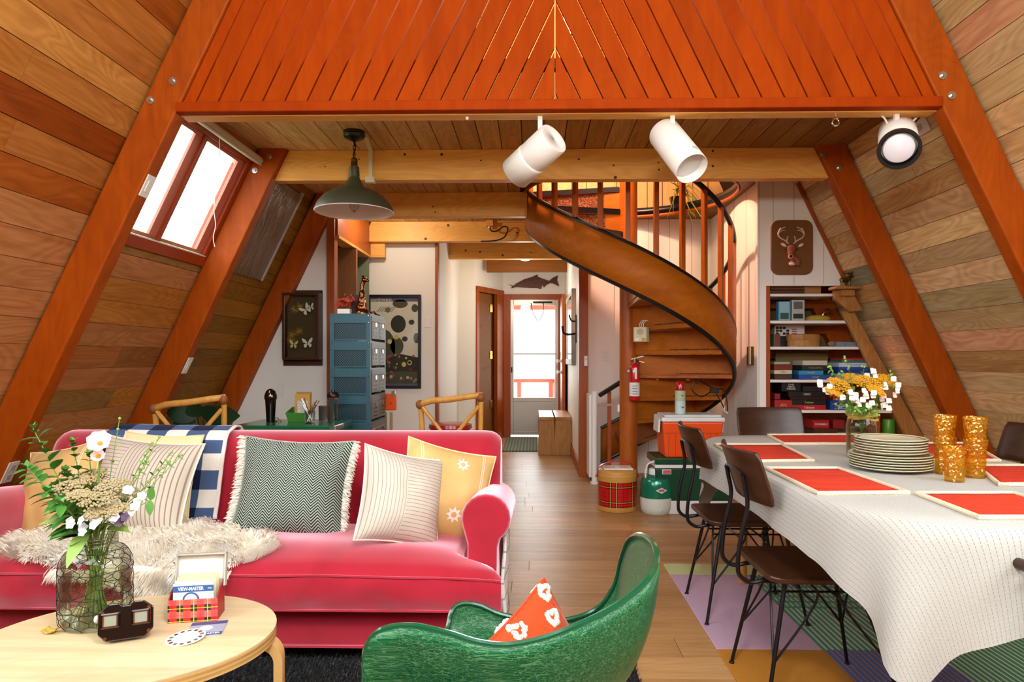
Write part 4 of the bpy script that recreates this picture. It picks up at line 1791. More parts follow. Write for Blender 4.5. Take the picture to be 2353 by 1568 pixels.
def rect(xa, xb, ya, yb, rot=0):
    c = Vector(((xa + xb) / 2, (ya + yb) / 2, 0))
    ps = [Vector((xa, ya, 0)), Vector((xb, ya, 0)), Vector((xb, yb, 0)), Vector((xa, yb, 0))]
    Rm = Matrix.Rotation(R(rot), 3, 'Z')
    return [c + Rm @ (p - c) for p in ps]


A_ = [PZ(x, y, ZM) for (x, y) in ((1880, 1139), (2092, 1137), (1926, 1079), (1758, 1079))]
B_ = [PZ(x, y, ZM) for (x, y) in ((1705, 1064), (1872, 1062), (1797, 1024), (1640, 1024))]
C_ = [PZ(x, y, ZM) for (x, y) in ((1800, 1023), (2010, 1023), (1972, 1001), (1762, 1002))]
F_ = [PZ(x, y, ZM) for (x, y) in ((2250, 1195), (2520, 1195), (2330, 1137), (2103, 1137))]
E_ = [PZ(x, y, ZM) for (x, y) in ((2296, 1118), (2480, 1118), (2400, 1073), (2240, 1073))]
D_ = [PZ(x, y, ZM) for (x, y) in ((2145, 1062), (2300, 1062), (2230, 1021), (2095, 1021))]
placemat(A_, 'orange placemat before the nearer of the two side chairs')
placemat(B_, 'orange placemat before the farther side chair, by the cooler')
placemat(C_, 'orange placemat at the far end of the table, by the game shelf')
placemat(D_, 'orange placemat half hidden behind the plates and glasses')
placemat(E_, 'orange placemat beside the amber glasses, at the picture edge')
placemat(F_, 'orange placemat nearest the front of the table')

# ---- plates
ORD = 'first second third fourth fifth sixth seventh eighth ninth tenth eleventh twelfth'.split()
pc = PZ(2046, 1080, ZC)
plm = mat('stoneware', '#cdc9ac', .25, coat=.3)
for k in range(12):
    r_ = .139 if k < 6 else .122
    z = ZC + .0005 + k * .0092 + (.002 if k >= 6 else 0)
    prof = [(1e-5, .0), (r_ * .55, 0), (r_ * .60, .002), (r_ * .97, .0125), (r_, .0155), (r_ * .99, .0175), (r_ * .95, .0155), (r_ * .62, .006), (1e-5, .005)]
    t = thing('plate', 'cream stoneware %s, %s from the bottom of the stack' % ('dinner plate' if k < 6 else 'smaller plate', ORD[k]) if k < 11 else 'topmost cream plate of the stack, brown line round its rim',
              'plate', (pc.x, pc.y, z), 'stacked plates, lower' if k < 6 else 'stacked plates, upper')
    MB().lathe(prof, (pc.x, pc.y, z), 48).build('dish', plm, t, smooth=True, angle=60)
    if k in (5, 11):
        MB().shell([(r_ * .90, .0146), (r_ * .88, .0140), (r_ * .88, .0146), (r_ * .90, .0152)], (pc.x, pc.y, z), 48).build('rim_line', mat('rim_brown', '#4a3c28', .3), t, smooth=True)

# ---- amber glasses
thin_glass('amber_glass', '#c98a1c', .1, .05)
am = NT('amber_textured')
nz = am.n('TexVoronoi', None, Vector=am.n('TexCoord').outputs['Object'], Scale=70.).outputs[0]
bp = am.n('Bump', None, Strength=1.0, Distance=.006, Height=nz)
tr = am.n('BsdfTransparent', None, Color=lin('#f8dd80'))
gl = am.n('BsdfGlossy', None, Roughness=.06, Color=(1, .9, .6, 1), Normal=bp.outputs[0])
df = am.n('BsdfDiffuse', None, Color=lin('#d8b020'), Normal=bp.outputs[0])
m1 = am.n('MixShader', None, i0=.13, i1=tr.outputs[0], i2=df.outputs[0])
m2 = am.n('MixShader', None, i0=.09, i1=m1.outputs[0], i2=gl.outputs[0])
am.t.links.new(m2.outputs[0], am.out.inputs[0])
MATS['amber_textured'] = am.m


def amber(px, py, z0, label, h_=.135, r_=.036, group=None):
    c = PZ(px, py, ZC)
    prof = [(1e-5, 0), (r_ * .80, 0), (r_ * .82, .006), (r_ * .86, h_ * .3), (r_ * .93, h_ * .65), (r_ * 1.04, h_ * .96), (r_ * 1.05, h_), (r_ * 1.0, h_), (r_ * .90, h_ * .65), (r_ * .80, h_ * .3), (r_ * .74, .014), (1e-5, .012)]
    rr = random.Random(int(px))
    o = MB().lathe(prof, (c.x, c.y, ZC + z0), 40, None, 0, lambda a, z: 1 + .025 * noise.noise(Vector((math.cos(a) * 3.5 + px, math.sin(a) * 3.5, z * 60)))).build('tumbler', 'amber_textured', smooth=True, angle=60)
    tag(o, label, 'glass', group or 'amber tumblers')


amber(2171, 1090, 0, 'bottom amber tumbler of the stack by the plates')
amber(2171, 1090, .075, 'top amber tumbler of the stack by the plates')
amber(2241, 1098, 0, 'bottom amber tumbler of the stack by the table edge')
amber(2241, 1098, .075, 'top amber tumbler of the stack by the table edge')
amber(2193, 1107, 0, 'single short amber tumbler in front of the two stacks', .118, .035)

# ---- dining chairs
def make_chair(label):
    """chair facing +X, seat centre at the origin"""
    t = thing('dining_chair', label, 'chair', (0, 0, 0), 'wood and metal dining chairs')
    m = MB()
    outline = []
    hx, hy, rr = .205, .20, .05
    for (cx_, cy_, a0) in ((hx - rr, hy - rr, 0), (-hx + rr, hy - rr, 90), (-hx + rr, -hy + rr, 180), (hx - rr, -hy + rr, 270)):
        for k in range(6):
            a = R(a0 + 18 * k)
            wv = .96 if cx_ < 0 else 1
            outline.append((cx_ + rr * math.cos(a), (cy_ + rr * math.sin(a)) * wv))
    n = len(outline)
    zs = lambda x: .442 + .010 * (x / .2) ** 2
    m.add([(x, y, zs(x)) for x, y in outline] + [(x, y, zs(x) - .019) for x, y in outline], [tuple(range(n)), tuple(range(2 * n - 1, n - 1, -1))] + [(i, i + n, (i + 1) % n + n, (i + 1) % n) for i in range(n)])
    m.build('seat', 'walnut', t, bevel=.005, seg=2)
    # backrest: curved board
    m = MB()

    def bk(u, v):
        yy = -.2 + .4 * u
        zz = .675 + .175 * v
        x = -.232 - .055 * v + .045 * (abs(yy) / .2) ** 2
        # rounded corners
        return Vector((x, yy, zz))
    pts = []
    rr = .12
    N_ = 20
    m.grid(N_, 8, lambda u, v: (lambda q: bk(.5 + (u - .5) * (1 - .05 * max(0, abs(2 * v - 1) - .5) ** 2 * 4), v))(0))
    m.build('backrest', 'walnut', t, smooth=True, solid=.012, solid_off=0, bevel=.004, angle=180)
    # rear uprights that carry the backrest and curl under the seat
    for sy in (-1, 1):
        y = .095 * sy
        p = smoothpath([(-.262, y, .765), (-.256, y, .735), (-.245, y, .66), (-.268, y, .55), (-.277, y, .46), (-.268, y, .425), (-.235, y, .405), (-.19, y, .412), (-.12, y, .42)], 5)
        MB().tube(p, .0075, 8).build('upright', 'black_metal', t, smooth=True)
    MB().tube(smoothpath([(-.262, -.095, .765), (-.268, -.05, .775), (-.268, .05, .775), (-.262, .095, .765)], 4), .0065, 8).build('back_loop', 'black_metal', t, smooth=True)
    for sx in (-1, 1):
        for sy in (-1, 1):
            top = Vector((.135 * sx, .135 * sy, .423))
            foot = Vector((.215 * sx, .193 * sy, .012))
            lg = MB().tube([top, foot], [.0085, .0065], 8).ball(foot + Vector((0, 0, -.003)), (.011, .011, .009), 8, 6).build('leg', 'black_metal', t, smooth=True)
            k = .62
            mid = top.lerp(foot, k)
            a = Vector((.04 * sx, .15 * sy, .36))
            b = Vector((.15 * sx, .04 * sy, .36))
            MB().tube(smoothpath([Vector((.06 * sx, .15 * sy, .42)), a, mid], 4), .0042, 6).tube(smoothpath([Vector((.15 * sx, .06 * sy, .42)), b, mid], 4), .0042, 6).build('brace_rod', 'black_metal', lg, smooth=True)
    m = MB()
    m.tube([(-.05, -.15, .36), (-.05, .15, .36)], .0045, 6).tube([(.05, -.15, .36), (.05, .15, .36)], .0045, 6).tube([(-.15, -.05, .36), (.15, -.05, .36)], .0045, 6).tube([(-.15, .05, .36), (.15, .05, .36)], .0045, 6)
    m.build('stretcher', 'black_metal', t, smooth=True)
    MB().box(-.15, .15, -.15, .15, .417, .424).build('seat_plate', 'black_metal', t)
    return t


ch = make_chair('brown plywood dining chair nearest the front, beside the near placemat')
ch.location = (.955, 2.385, 0)
dup(ch, (.955, 3.14, 0), 0, 'brown plywood dining chair beside the green cooler jug')
dup(ch, (1.44, 3.98, 0), R(-90), 'brown plywood dining chair at the far table end, before the game shelf')
dup(ch, (2.02, 3.12, 0), R(180), 'brown plywood dining chair against the plank wall, across the table')
# the arm chair at the near end of the table, mostly out of the picture
t = thing('dining_armchair', 'dark wood and metal armchair cut off by the picture edge', 'chair', (1.42, 1.42, 0))
a0 = PY(2299, 1280, 1.69)
for sx in (0, 1):
    x = a0.x + (.48 if sx else 0)
    m = MB().tube(smoothpath([(x, 1.70, a0.z - .004), (x + .003, 1.66, a0.z), (x + .01, 1.45, a0.z + .004), (x + .02, 1.18, a0.z + .02)], 5), .014, 10)
    m.build('armrest', 'walnut', t, smooth=True)
    MB().tube(smoothpath([(x + .02, 1.18, a0.z), (x + .012, 1.45, a0.z - .018), (x + .03, 1.60, a0.z - .025), (x + .045, 1.615, a0.z - .06), (x + .045, 1.61, .50), (x + .05, 1.595, .43), (x + .06, 1.5, .41), (x + .06, 1.25, .41)], 5), .009, 8).build('arm_frame', 'black_metal', t, smooth=True)
MB().box(a0.x + .04, a0.x + .45, 1.16, 1.58, .425, .445).build('seat', 'walnut', t, bevel=.006)
MB().box(a0.x + .04, a0.x + .45, 1.10, 1.118, .62, .85).build('backrest', 'walnut', t, bevel=.006)
for (x, y) in ((a0.x + .05, 1.62), (a0.x + .44, 1.62), (a0.x + .06, 1.14), (a0.x + .43, 1.14)):
    MB().tube([(x, y, .425), (x, y + (.02 if y > 1.4 else -.04), 0)], .008, 8).build('leg', 'black_metal', t)
for sx in (.08, .41):
    MB().tube([(a0.x + sx, 1.17, .43), (a0.x + sx, 1.09, .8)], .008, 8).build('upright', 'black_metal', t)

# ================================================================== SPIRAL STAIR
SR = .872
st = thing('spiral_staircase', 'orange wooden spiral staircase with a wide curved stringer', 'staircase', (SCX, SCY, 0))
zu = lambda a: 1.24 - a / 90 * .70      # a in degrees from +X, counterclockwise; upper edge of the stringer
zl = lambda a: .90 - a / 90 * .70
pt = lambda a, r, z: Vector((SCX + r * math.cos(R(a)), SCY + r * math.sin(R(a)), z))
MB().cyl((SCX, SCY, 0), (SCX, SCY, 3.45), .076, n=28).build('column', 'stair_wood_up', st, smooth=True)
A_lo, A_hi = 100, -187
NS = 120
m = MB()
aa = lambda u: A_lo + (A_hi - A_lo) * u


def rib(u, v):
    a = aa(u)
    z0, z1 = zl(a), zu(a)
    z0 = max(z0, .02)
    return pt(a, SR, z0 + (z1 - z0) * v)


m.grid(NS, 3, rib)
sb = m.build('stringer', 'stair_wood', st, smooth=True, angle=180, solid=.03, solid_off=0)
MB().tube([pt(aa(i / NS), SR, zu(aa(i / NS))) for i in range(NS + 1)], .0195, 8).build('stringer_edge', 'black_rubber', st, smooth=True)
MB().tube([pt(aa(i / NS), SR, max(.02, zl(aa(i / NS)))) for i in range(NS + 1)], .0185, 8).build('stringer_edge', 'black_rubber', st, smooth=True)
m = MB()
rf = random.Random(2)
for i in range(22):
    a = rf.uniform(-172, -10)
    k = rf.choice((.25, .5, .72))
    c = pt(a, SR + .016, zl(a) + (zu(a) - zl(a)) * k)
    m.ball(c, .0045, 6, 4)
tag(m.build('screw_heads', 'steel', sb), kind='stuff')
cpt = NT('stair_carpet')
nz = cpt.n('TexNoise', None, Vector=cpt.n('NewGeometry').outputs['Position'], Scale=90., Detail=3.).outputs[0]
cpt.P(Base_Color=cpt.ramp(nz, [(.35, '#3c1d10'), (.55, '#7a4526'), (.72, '#a56b42')]), Roughness=.95)
cpt.bump(nz, .6, .01)
MATS['stair_carpet'] = cpt.m
STEP = 25.7
for i in range(-3, 9):
    a1 = -STEP * i + 13          # leading edge
    a0 = a1 - STEP - 3
    z = 1.02 + .2 * i
    if z < .15:
        continue
    n = 5
    m = MB()
    top = [pt(a1, .07, z)] + [pt(a1 + (a0 - a1) * k / n, SR - .016, z) for k in range(n + 1)] + [pt(a0, .07, z)]
    bot = [p - Vector((0, 0, .035)) for p in top]
    N_ = len(top)
    m.add(top + bot, [tuple(range(N_)), tuple(range(2 * N_ - 1, N_ - 1, -1))] + [(q, q + N_, (q + 1) % N_ + N_, (q + 1) % N_) for q in range(N_)])
    tr = m.build('tread', 'stair_wood', st, bevel=.004)
    m = MB()
    m.add([p + Vector((0, 0, .001)) for p in top] + [p + Vector((0, 0, .010)) for p in top], [tuple(range(N_, 2 * N_))] + [(q, (q + 1) % N_, (q + 1) % N_ + N_, q + N_) for q in range(N_)])
    m.build('carpet', 'stair_carpet', tr)
    nose = MB().beam(pt(a1 + .5, .08, z - .006), pt(a1 + .5, SR - .02, z - .006), .02, .045)
    nose.build('nosing', 'black_rubber' if i > 3 else 'stair_wood', tr)
    # riser under the leading edge
    m = MB().beam(pt(a1 - 2.0, .07, z - .118), pt(a1 - 2.0, SR - .02, z - .118), .014, .164)
    rs = m.build('riser', 'stair_wood', st)
    if i > 3:
        MB().beam(pt(a1 - .9, .08, z - .118), pt(a1 - .9, SR - .022, z - .118), .006, .162).build('riser_carpet', 'stair_carpet', rs)
for k in range(17):
    a = 38 - 13.6 * k
    zt = zu(a) + .74
    p0, p1 = pt(a, SR - .004, zu(a) - .10), pt(a, SR - .004, zt)
    MB().beam(p0, p1, .036, .036, (math.cos(R(a)), math.sin(R(a)), 0)).build('baluster', 'stair_wood_up', st, bevel=.003)
MB().tube([pt(50 - 3 * i, SR - .004, zu(50 - 3 * i) + .75) for i in range(0, 85)], .021, 10).build('handrail', 'black_rubber', st, smooth=True)

# ---- things on and under the stair
mat('ext_red', '#c8141c', .22, coat=.5)
c = PY(1458, 920, 5.775)
fe = thing('fire_extinguisher', 'red fire extinguisher strapped to the stair column', 'fire extinguisher', (c.x, 5.775, c.z))
h0 = c.z
MB().lathe([(1e-5, 0), (.040, 0), (.0445, .008), (.0445, .265), (.040, .288), (.022, .305), (.018, .318), (1e-5, .318)], (c.x, 5.775, h0), 28).build('cylinder', 'ext_red', fe, smooth=True)
MB().lathe([(.0449, .035), (.0449, .15)], (c.x, 5.775, h0), 28).build('paper_label', 'paper', fe, smooth=True)
m = MB()
for k in range(4):
    m.box(c.x - .024, c.x + .016, 5.7285, 5.7297, h0 + .052 + k * .022, h0 + .058 + k * .022)
m.build('label_print', mat('print_blue', '#5a7fa8', .7), fe)
MB().lathe([(.012, .318), (.014, .33), (.014, .352), (.010, .356)], (c.x, 5.775, h0), 16).build('valve', 'steel', fe, smooth=True)
MB().beam((c.x - .03, 5.775, h0 + .345), (c.x + .075, 5.765, h0 + .372), .018, .006).build('handle', 'steel', fe)
MB().beam((c.x - .005, 5.775, h0 + .338), (c.x + .08, 5.76, h0 + .318), .018, .006).build('lever', 'steel', fe)
MB().tube(smoothpath([(c.x + .012, 5.76, h0 + .335), (c.x + .03, 5.74, h0 + .325), (c.x + .035, 5.732, h0 + .29)], 4), .006, 8).build('nozzle', 'black_rubber', fe)
MB().lathe([(.0465, .235), (.0465, .255)], (c.x, 5.775, h0), 24).box(c.x - .06, c.x - .04, 5.77, 5.79, h0 + .236, h0 + .254).build('strap', 'steel', fe, smooth=True)
MB().box(c.x - .004, c.x + .014, 5.7285, 5.7297, h0 + .18, h0 + .275).build('tag', 'paper', fe)

q = PY(1472, 769, 5.60)
ic = thing('intercom', 'beige intercom box under the stair treads', 'intercom', (q.x, 5.60, q.z - .06))
MB().box(q.x - .058, q.x + .045, 5.575, 5.615, q.z - .06, q.z + .06).build('body', 'cream_plastic', ic, bevel=.004)
MB().box(q.x + .045, q.x + .065, 5.58, 5.64, q.z - .06, q.z + .06).build('side', mat('olive_plastic', '#8f8556', .5), ic)
MB().lathe([(1e-5, 0), (.026, 0), (.026, .003), (1e-5, .003)], (0, 0, 0), 20, Matrix.Translation((q.x - .008, 5.575, q.z + .022)) @ Matrix.Rotation(R(90), 4, 'X')).build('speaker', mat('cream_dark', '#b8ad8c', .6), ic)
MB().box(q.x - .05, q.x - .018, 5.571, 5.575, q.z - .052, q.z - .03).build('button', 'plate_plastic', ic)
MB().box(q.x + .008, q.x + .036, 5.571, 5.575, q.z - .052, q.z - .03).build('button', mat('amber_button', '#c99a2a', .4), ic)
for dx in (-.015, .0, .015):
    MB().tube(smoothpath([(q.x + .01 + dx, 5.60, q.z + .06), (q.x + .01 + dx, 5.60, q.z + .09), (q.x + .04 + dx, 5.61, q.z + .115), (q.x + .12, 5.62, q.z + .105)], 4), .0035, 6).build('wire', 'paper', ic)

a, b = PY(1485, 866, 5.42), PY(1611, 866, 5.42)
sh_ = thing('stair_shelf', 'small orange plank shelf fixed beneath the stair', 'shelf', ((a.x + b.x) / 2, 5.42, a.z - .02))
MB().box(a.x, b.x, 5.40, 5.50, a.z - .012, a.z + .012).build('board', 'trim_orange', sh_, bevel=.003)
for x in (a.x + .09, b.x - .10):
    MB().box(x - .01, x + .01, 5.43, 5.47, a.z - .03, a.z - .012).build('bracket', 'trim_orange', sh_)
pts = [(1600, 872), (1590, 895), (1612, 912), (1640, 898), (1650, 912), (1660, 930), (1668, 950)]
cbl = thing('power_cable', 'black adapter and looping cable hanging under the stair', 'cable', tuple(PY(1640, 950, 5.55)))
MB().tube(smoothpath([PY(x, y, 5.55) for x, y in pts], 6), .005, 6).build('cord', 'black_rubber', cbl, smooth=True)
MB().tube(smoothpath([PY(x, y, 5.56) for x, y in [(1605, 874), (1640, 893), (1662, 896), (1670, 920), (1672, 945)]], 6), .005, 6).build('cord', 'black_rubber', cbl, smooth=True)
q = PY(1643, 898, 5.55)
MB().box(q.x - .04, q.x + .03, 5.53, 5.57, q.z - .02, q.z + .02).build('adapter', 'black_paint', cbl, bevel=.004)
MB().tube(smoothpath([PY(x, y, 5.5) for x, y in [(1666, 935), (1664, 942), (1668, 948), (1672, 950)]], 4), .004, 6).build('white_end', 'paper', cbl)

# ---- coolers
mat('cooler_orange', '#e8500c', .35)
mat('cooler_green', '#063d26', .35, coat=.2)
mat('cooler_white', '#dcdedd', .4)
x0, x1 = PY(1506, 1100, 5.06).x, 1.45
gc = thing('cooler', 'dark green box cooler with white trim under the orange one', 'cooler', ((x0 + x1) / 2, 5.23, 0))
MB().box(x0, x1, 5.06, 5.42, .10, .345).build('body', 'cooler_green', gc, bevel=.012)
MB().box(x0, x1, 5.06, 5.42, .0, .10).build('base', 'cooler_white', gc, bevel=.008)
MB().box(x0 - .003, x1 + .003, 5.055, 5.425, .345, .368).build('lid_trim', 'cooler_white', gc)
MB().box(x0 - .004, x1 + .004, 5.05, 5.43, .368, .417).build('lid', 'cooler_green', gc, bevel=.008)
q = PY(1532, 1085, 5.055)
bdg = MB().box(q.x - .033, q.x + .033, 5.053, 5.059, q.z - .017, q.z + .017).build('badge', 'cooler_white', gc)
MB().box(q.x - .028, q.x + .028, 5.0515, 5.0535, q.z - .012, q.z + .012).build('badge_field', mat('logo_red', '#b3121c', .4), bdg)
text('Coleman', .014, FRONT((q.x, 5.051, q.z)), 'paper', bdg)

x0, x1 = PY(1523, 1000, 5.06).x, PY(1663, 1000, 5.06).x
oc = thing('cooler', 'bright orange box cooler with white lid', 'cooler', ((x0 + x1) / 2, 5.2, .418))
m = MB()
m.add([(x0 + .02, 5.075, .418), (x1 - .02, 5.075, .418), (x1 - .02, 5.36, .418), (x0 + .02, 5.36, .418), (x0, 5.06, .685), (x1, 5.06, .685), (x1, 5.38, .685), (x0, 5.38, .685)],
      [(3, 2, 1, 0), (4, 5, 6, 7), (0, 1, 5, 4), (1, 2, 6, 5), (2, 3, 7, 6), (3, 0, 4, 7)])
m.build('body', 'cooler_orange', oc, bevel=.014, seg=3)
m = MB()
for k in range(8):
    f = (k + .5) / 8
    xa = x0 + .02 + (x1 - x0 - .04) * f
    m.add([(xa - .002, 5.073, .435), (xa + .002, 5.073, .435), (xa + .002, 5.063, .60), (xa - .002, 5.063, .60)], [(0, 1, 2, 3)])
m.box(x0 + .012, x1 - .012, 5.0605, 5.066, .600, .604)
m.build('ribs', mat('orange_groove', '#a83806', .5), oc)
MB().box(x0 - .008, x1 + .008, 5.05, 5.39, .685, .718).box(x0 + .012, x1 - .012, 5.07, 5.37, .718, .733).build('lid', 'cooler_white', oc, bevel=.008)
for x in (x0 - .012, x1 + .012):
    MB().add([(x - .008, 5.12, .70), (x + .008, 5.12, .70), (x + .008, 5.32, .70), (x - .008, 5.32, .70), (x - .014, 5.12, .60), (x + .002, 5.12, .60), (x + .002, 5.32, .60), (x - .014, 5.32, .60)],
             [(0, 1, 2, 3), (7, 6, 5, 4), (0, 4, 5, 1), (1, 5, 6, 2), (2, 6, 7, 3), (3, 7, 4, 0)]).build('handle', 'cooler_white', oc, bevel=.003)
q = PY(1598, 1005, 5.058)
b_ = MB().box(q.x - .026, q.x + .026, 5.052, 5.064, q.z - .017, q.z + .017).build('badge', 'chrome', oc, bevel=.003)
MB().box(q.x - .02, q.x + .02, 5.0512, 5.0525, q.z - .003, q.z + .003).build('badge_line', 'black_paint', b_)
m = MB()
m.grid(18, 10, lambda u, v: (1.075 + .27 * u - .03 * v, 5.09 + .20 * v, .7345 + .004 * abs(noise.noise(Vector((u * 6, v * 6, 3)))) + .012 * max(0, u - .9) * 10 * abs(noise.noise(Vector((v * 9, 2, 2))))))
nw = NT('newsprint')
nz = nw.n('TexNoise', None, Vector=nw.n('Mapping', None, Vector=nw.n('TexCoord').outputs['Object'], Scale=(90, 260, 1)).outputs[0], Scale=1., Detail=2.).outputs[0]
nw.P(Base_Color=nw.ramp(nz, [(.4, '#8d948a'), (.6, '#c9cdc3')]), Roughness=.8)
MATS['newsprint'] = nw.m
tag(m.build('newspaper', 'newsprint', smooth=True, angle=180, solid=.002), 'crumpled grey newspaper on the orange cooler lid', 'newspaper')
q = PY(1563, 950, 5.14)
th = thing('thermos', 'slim thermos with red cap and bird pictures', 'flask', (q.x, 5.14, .735))
MB().lathe([(1e-5, 0), (.038, 0), (.038, .008), (.0385, .178), (1e-5, .178)], (q.x, 5.14, .735), 28).build('body', mat('thermos_sage', '#a9b79c', .4), th, smooth=True)
MB().lathe([(.0388, .006), (.0388, .10)], (q.x, 5.14, .735), 28).build('lower_band', mat('thermos_blue', '#b9d3cf', .4), th, smooth=True)
MB().lathe([(.0385, .178), (.039, .182), (.035, .186), (.034, .215), (.028, .24), (.02, .247), (1e-5, .248)], (q.x, 5.14, .735), 28).build('cap', mat('cap_red', '#a80f12', .2, coat=.4), th, smooth=True)
for (dz, sc_) in ((.05, .016), (.138, .014)):
    m = MB()
    M = FRONT((q.x + .006, 5.1005, .735 + dz))
    m.add([M @ Vector(p) for p in ((-.3 * sc_, -.2 * sc_, 0), (.7 * sc_, -.1 * sc_, 0), (1.0 * sc_, .5 * sc_, 0), (0, .5 * sc_, 0))], [(0, 1, 2, 3)])
    m.add([M @ Vector(p) for p in ((0, .2 * sc_, .0004), (-1.3 * sc_, .7 * sc_, -.002), (-.1 * sc_, .55 * sc_, .0004))], [(0, 1, 2)])
    m.build('bird_print', mat('bird_brown', '#7a4a3c', .7), th)

# ---- tartan picnic tin
tn = NT('tartan')
pos = tn.n('TexCoord').outputs['Object']
s_ = tn.n('SeparateXYZ', None, Vector=pos)
ang = tn.math('MULTIPLY', tn.math('ARCTAN2', s_.outputs[1], s_.outputs[0]), 1 / (2 * PI))


def tart(c, per, ph):
    fr = tn.math('FRACT', tn.math('ADD', tn.math('MULTIPLY', c, per), ph))
    def iv(a, b):
        return tn.math('MULTIPLY', tn.math('GREATER_THAN', fr, a), tn.math('LESS_THAN', fr, b))
    dark = tn.math('ADD', iv(.30, .44), iv(.56, .70))
    thin = tn.math('ADD', iv(.36, .385), iv(.615, .64))
    blk = tn.math('ADD', iv(.085, .10), iv(.90, .915))
    return dark, thin, blk


d1, t1, k1 = tart(ang, 5., .0)
d2_, t2, k2 = tart(s_.outputs[2], 6.6, .12)
dk_ = tn.math('MINIMUM', 1., tn.math('MULTIPLY', tn.math('ADD', d1, d2_), .62))
col = tn.mix(dk_, lin('#c00a18'), lin('#140606'))
col = tn.mix(tn.math('MINIMUM', 1., tn.math('MULTIPLY', tn.math('ADD', k1, k2), .7)), col, lin('#1c0508'))
col = tn.mix(tn.math('MINIMUM', 1., tn.math('ADD', t1, t2)), col, lin('#c2b04a'))
tn.P(Base_Color=col, Roughness=.3)
MATS['tartan'] = tn.m
c = PZ(1418, 1171, 0)
tk = thing('picnic_tin', 'round red tartan picnic cooler with red strap handle', 'cooler', (c.x, c.y, 0))
r_ = .146
MB().lathe([(1e-5, 0), (r_ * .97, 0), (r_ * 1.01, .006), (r_ * 1.01, .035), (r_, .04)], (c.x, c.y, 0), 40).build('base_band', mat('tan_band', '#c08a3e', .4), tk, smooth=True)
MB().lathe([(r_, .038), (r_, .235)], (c.x, c.y, 0), 48).build('drum', 'tartan', tk, smooth=True)
MB().lathe([(r_ * 1.01, .232), (r_ * 1.01, .295), (r_ * .99, .303), (r_ * .9, .312), (1e-5, .314)], (c.x, c.y, 0), 40).build('lid', 'tan_band', tk, smooth=True)
MB().lathe([(r_ * 1.012, .2725), (r_ * 1.012, .2745)], (c.x, c.y, 0), 40).build('stitching', mat('stitch', '#e6c36a', .6), tk)
m = MB()
hp = [Vector((c.x + r_ * 1.06 * math.cos(PI * i / 16), c.y - .01, .265 + .10 * math.sin(PI * i / 16) ** .7)) for i in range(17)]
vs = []
for p in hp:
    vs += [p + Vector((0, -.018, 0)), p + Vector((0, .018, 0)), p + Vector((0, .018, .006)), p + Vector((0, -.018, .006))]
m.add(vs, [(4 * i + k, 4 * i + (k + 1) % 4, 4 * i + 4 + (k + 1) % 4, 4 * i + 4 + k) for i in range(16) for k in range(4)])
m.build('strap_handle', 'red_plastic', tk, smooth=True)
for sx in (-1, 1):
    MB().ball((c.x + sx * r_ * 1.07, c.y - .01, .258), .011, 10, 8).build('rivet', 'red_plastic', tk, smooth=True)
cp = thing('paper_card', 'white card with red print lying on the tartan tin', 'card', (c.x, c.y, .316))
MB().box(c.x - .105, c.x + .11, c.y - .09, c.y + .07, .3155, .325).build('sheet', 'paper', cp)
for xx in (-.05, .045):
    MB().box(c.x + xx - .03, c.x + xx + .03, c.y - .03, c.y + .0, .3252, .3256).build('print', 'logo_red', cp)
MB().box(c.x - .09, c.x - .085, c.y - .07, c.y + .05, .3252, .3256).build('print', 'logo_red', cp)

# ---- green and white drink jug
c = PZ(1508, 1178, 0)
jg = thing('drink_jug', 'green and white insulated drink jug with spout and handle', 'jug', (c.x, c.y, 0))
r_ = .121
MB().lathe([(1e-5, 0), (r_ * .80, 0), (r_ * .90, .012), (r_ * .97, .05), (r_, .12), (r_ * .98, .122)], (c.x, c.y, 0), 96, None, 0,
           lambda a, z: 1 + (.010 * math.cos(a * 48) if .005 < z < .118 else 0)).build('base', mat('jug_white', '#d5dcd3', .45), jg, smooth=True)
MB().lathe([(r_ * 1.0, .122), (r_ * .97, .20), (r_ * .93, .245), (r_ * .84, .262), (r_ * .52, .272), (r_ * .50, .288), (1e-5, .288)], (c.x, c.y, 0), 40).build('body', mat('jug_green', '#0a7a5c', .22, .3, coat=.5), jg, smooth=True)
MB().lathe([(r_ * .46, .285), (r_ * .47, .29), (r_ * .46, .322), (r_ * .40, .331), (1e-5, .332)], (c.x, c.y, 0), 48, None, 0, lambda a, z: 1 + .012 * math.cos(a * 24)).build('cap', 'cooler_white', jg, smooth=True)
MB().tube(smoothpath([(c.x - .083, c.y - .02, .265), (c.x - .083, c.y - .025, .31), (c.x - .068, c.y - .03, .365), (c.x - .03, c.y - .03, .382), (c.x + .03, c.y - .03, .382), (c.x + .068, c.y - .03, .365), (c.x + .083, c.y - .025, .31), (c.x + .083, c.y - .02, .265)], 5), .0065, 8).build('handle', 'cooler_white', jg, smooth=True)
MB().lathe([(.008, 0), (.011, .006), (.011, .06), (.008, .066)], (0, 0, 0), 10, Matrix.Translation((c.x - .033, c.y - .03, .383)) @ Matrix.Rotation(R(90), 4, 'Y')).build('grip', 'cooler_white', jg, smooth=True)
yy = c.y - r_ * .985
dm = MB().add([(c.x - .024, yy - .002, .185), (c.x + .018, yy - .004, .163), (c.x + .06, yy + .012, .185), (c.x + .018, yy - .002, .207)], [(0, 1, 2, 3)]).build('badge', 'cooler_white', jg, solid=.003)
MB().add([(c.x - .002, yy - .006, .178), (c.x + .038, yy - .001, .178), (c.x + .038, yy - .001, .193), (c.x - .002, yy - .006, .193)], [(0, 1, 2, 3)]).build('badge_field', 'logo_red', dm)
text('Coleman', .009, face_M((c.x + .018, yy - .0055, .1855), (1, .13, 0), (0, 0, 1)), 'paper', dm)
MB().box(c.x + .008, c.x + .032, yy + .004, yy + .02, .03, .066).build('spout', 'cooler_white', jg, bevel=.004)
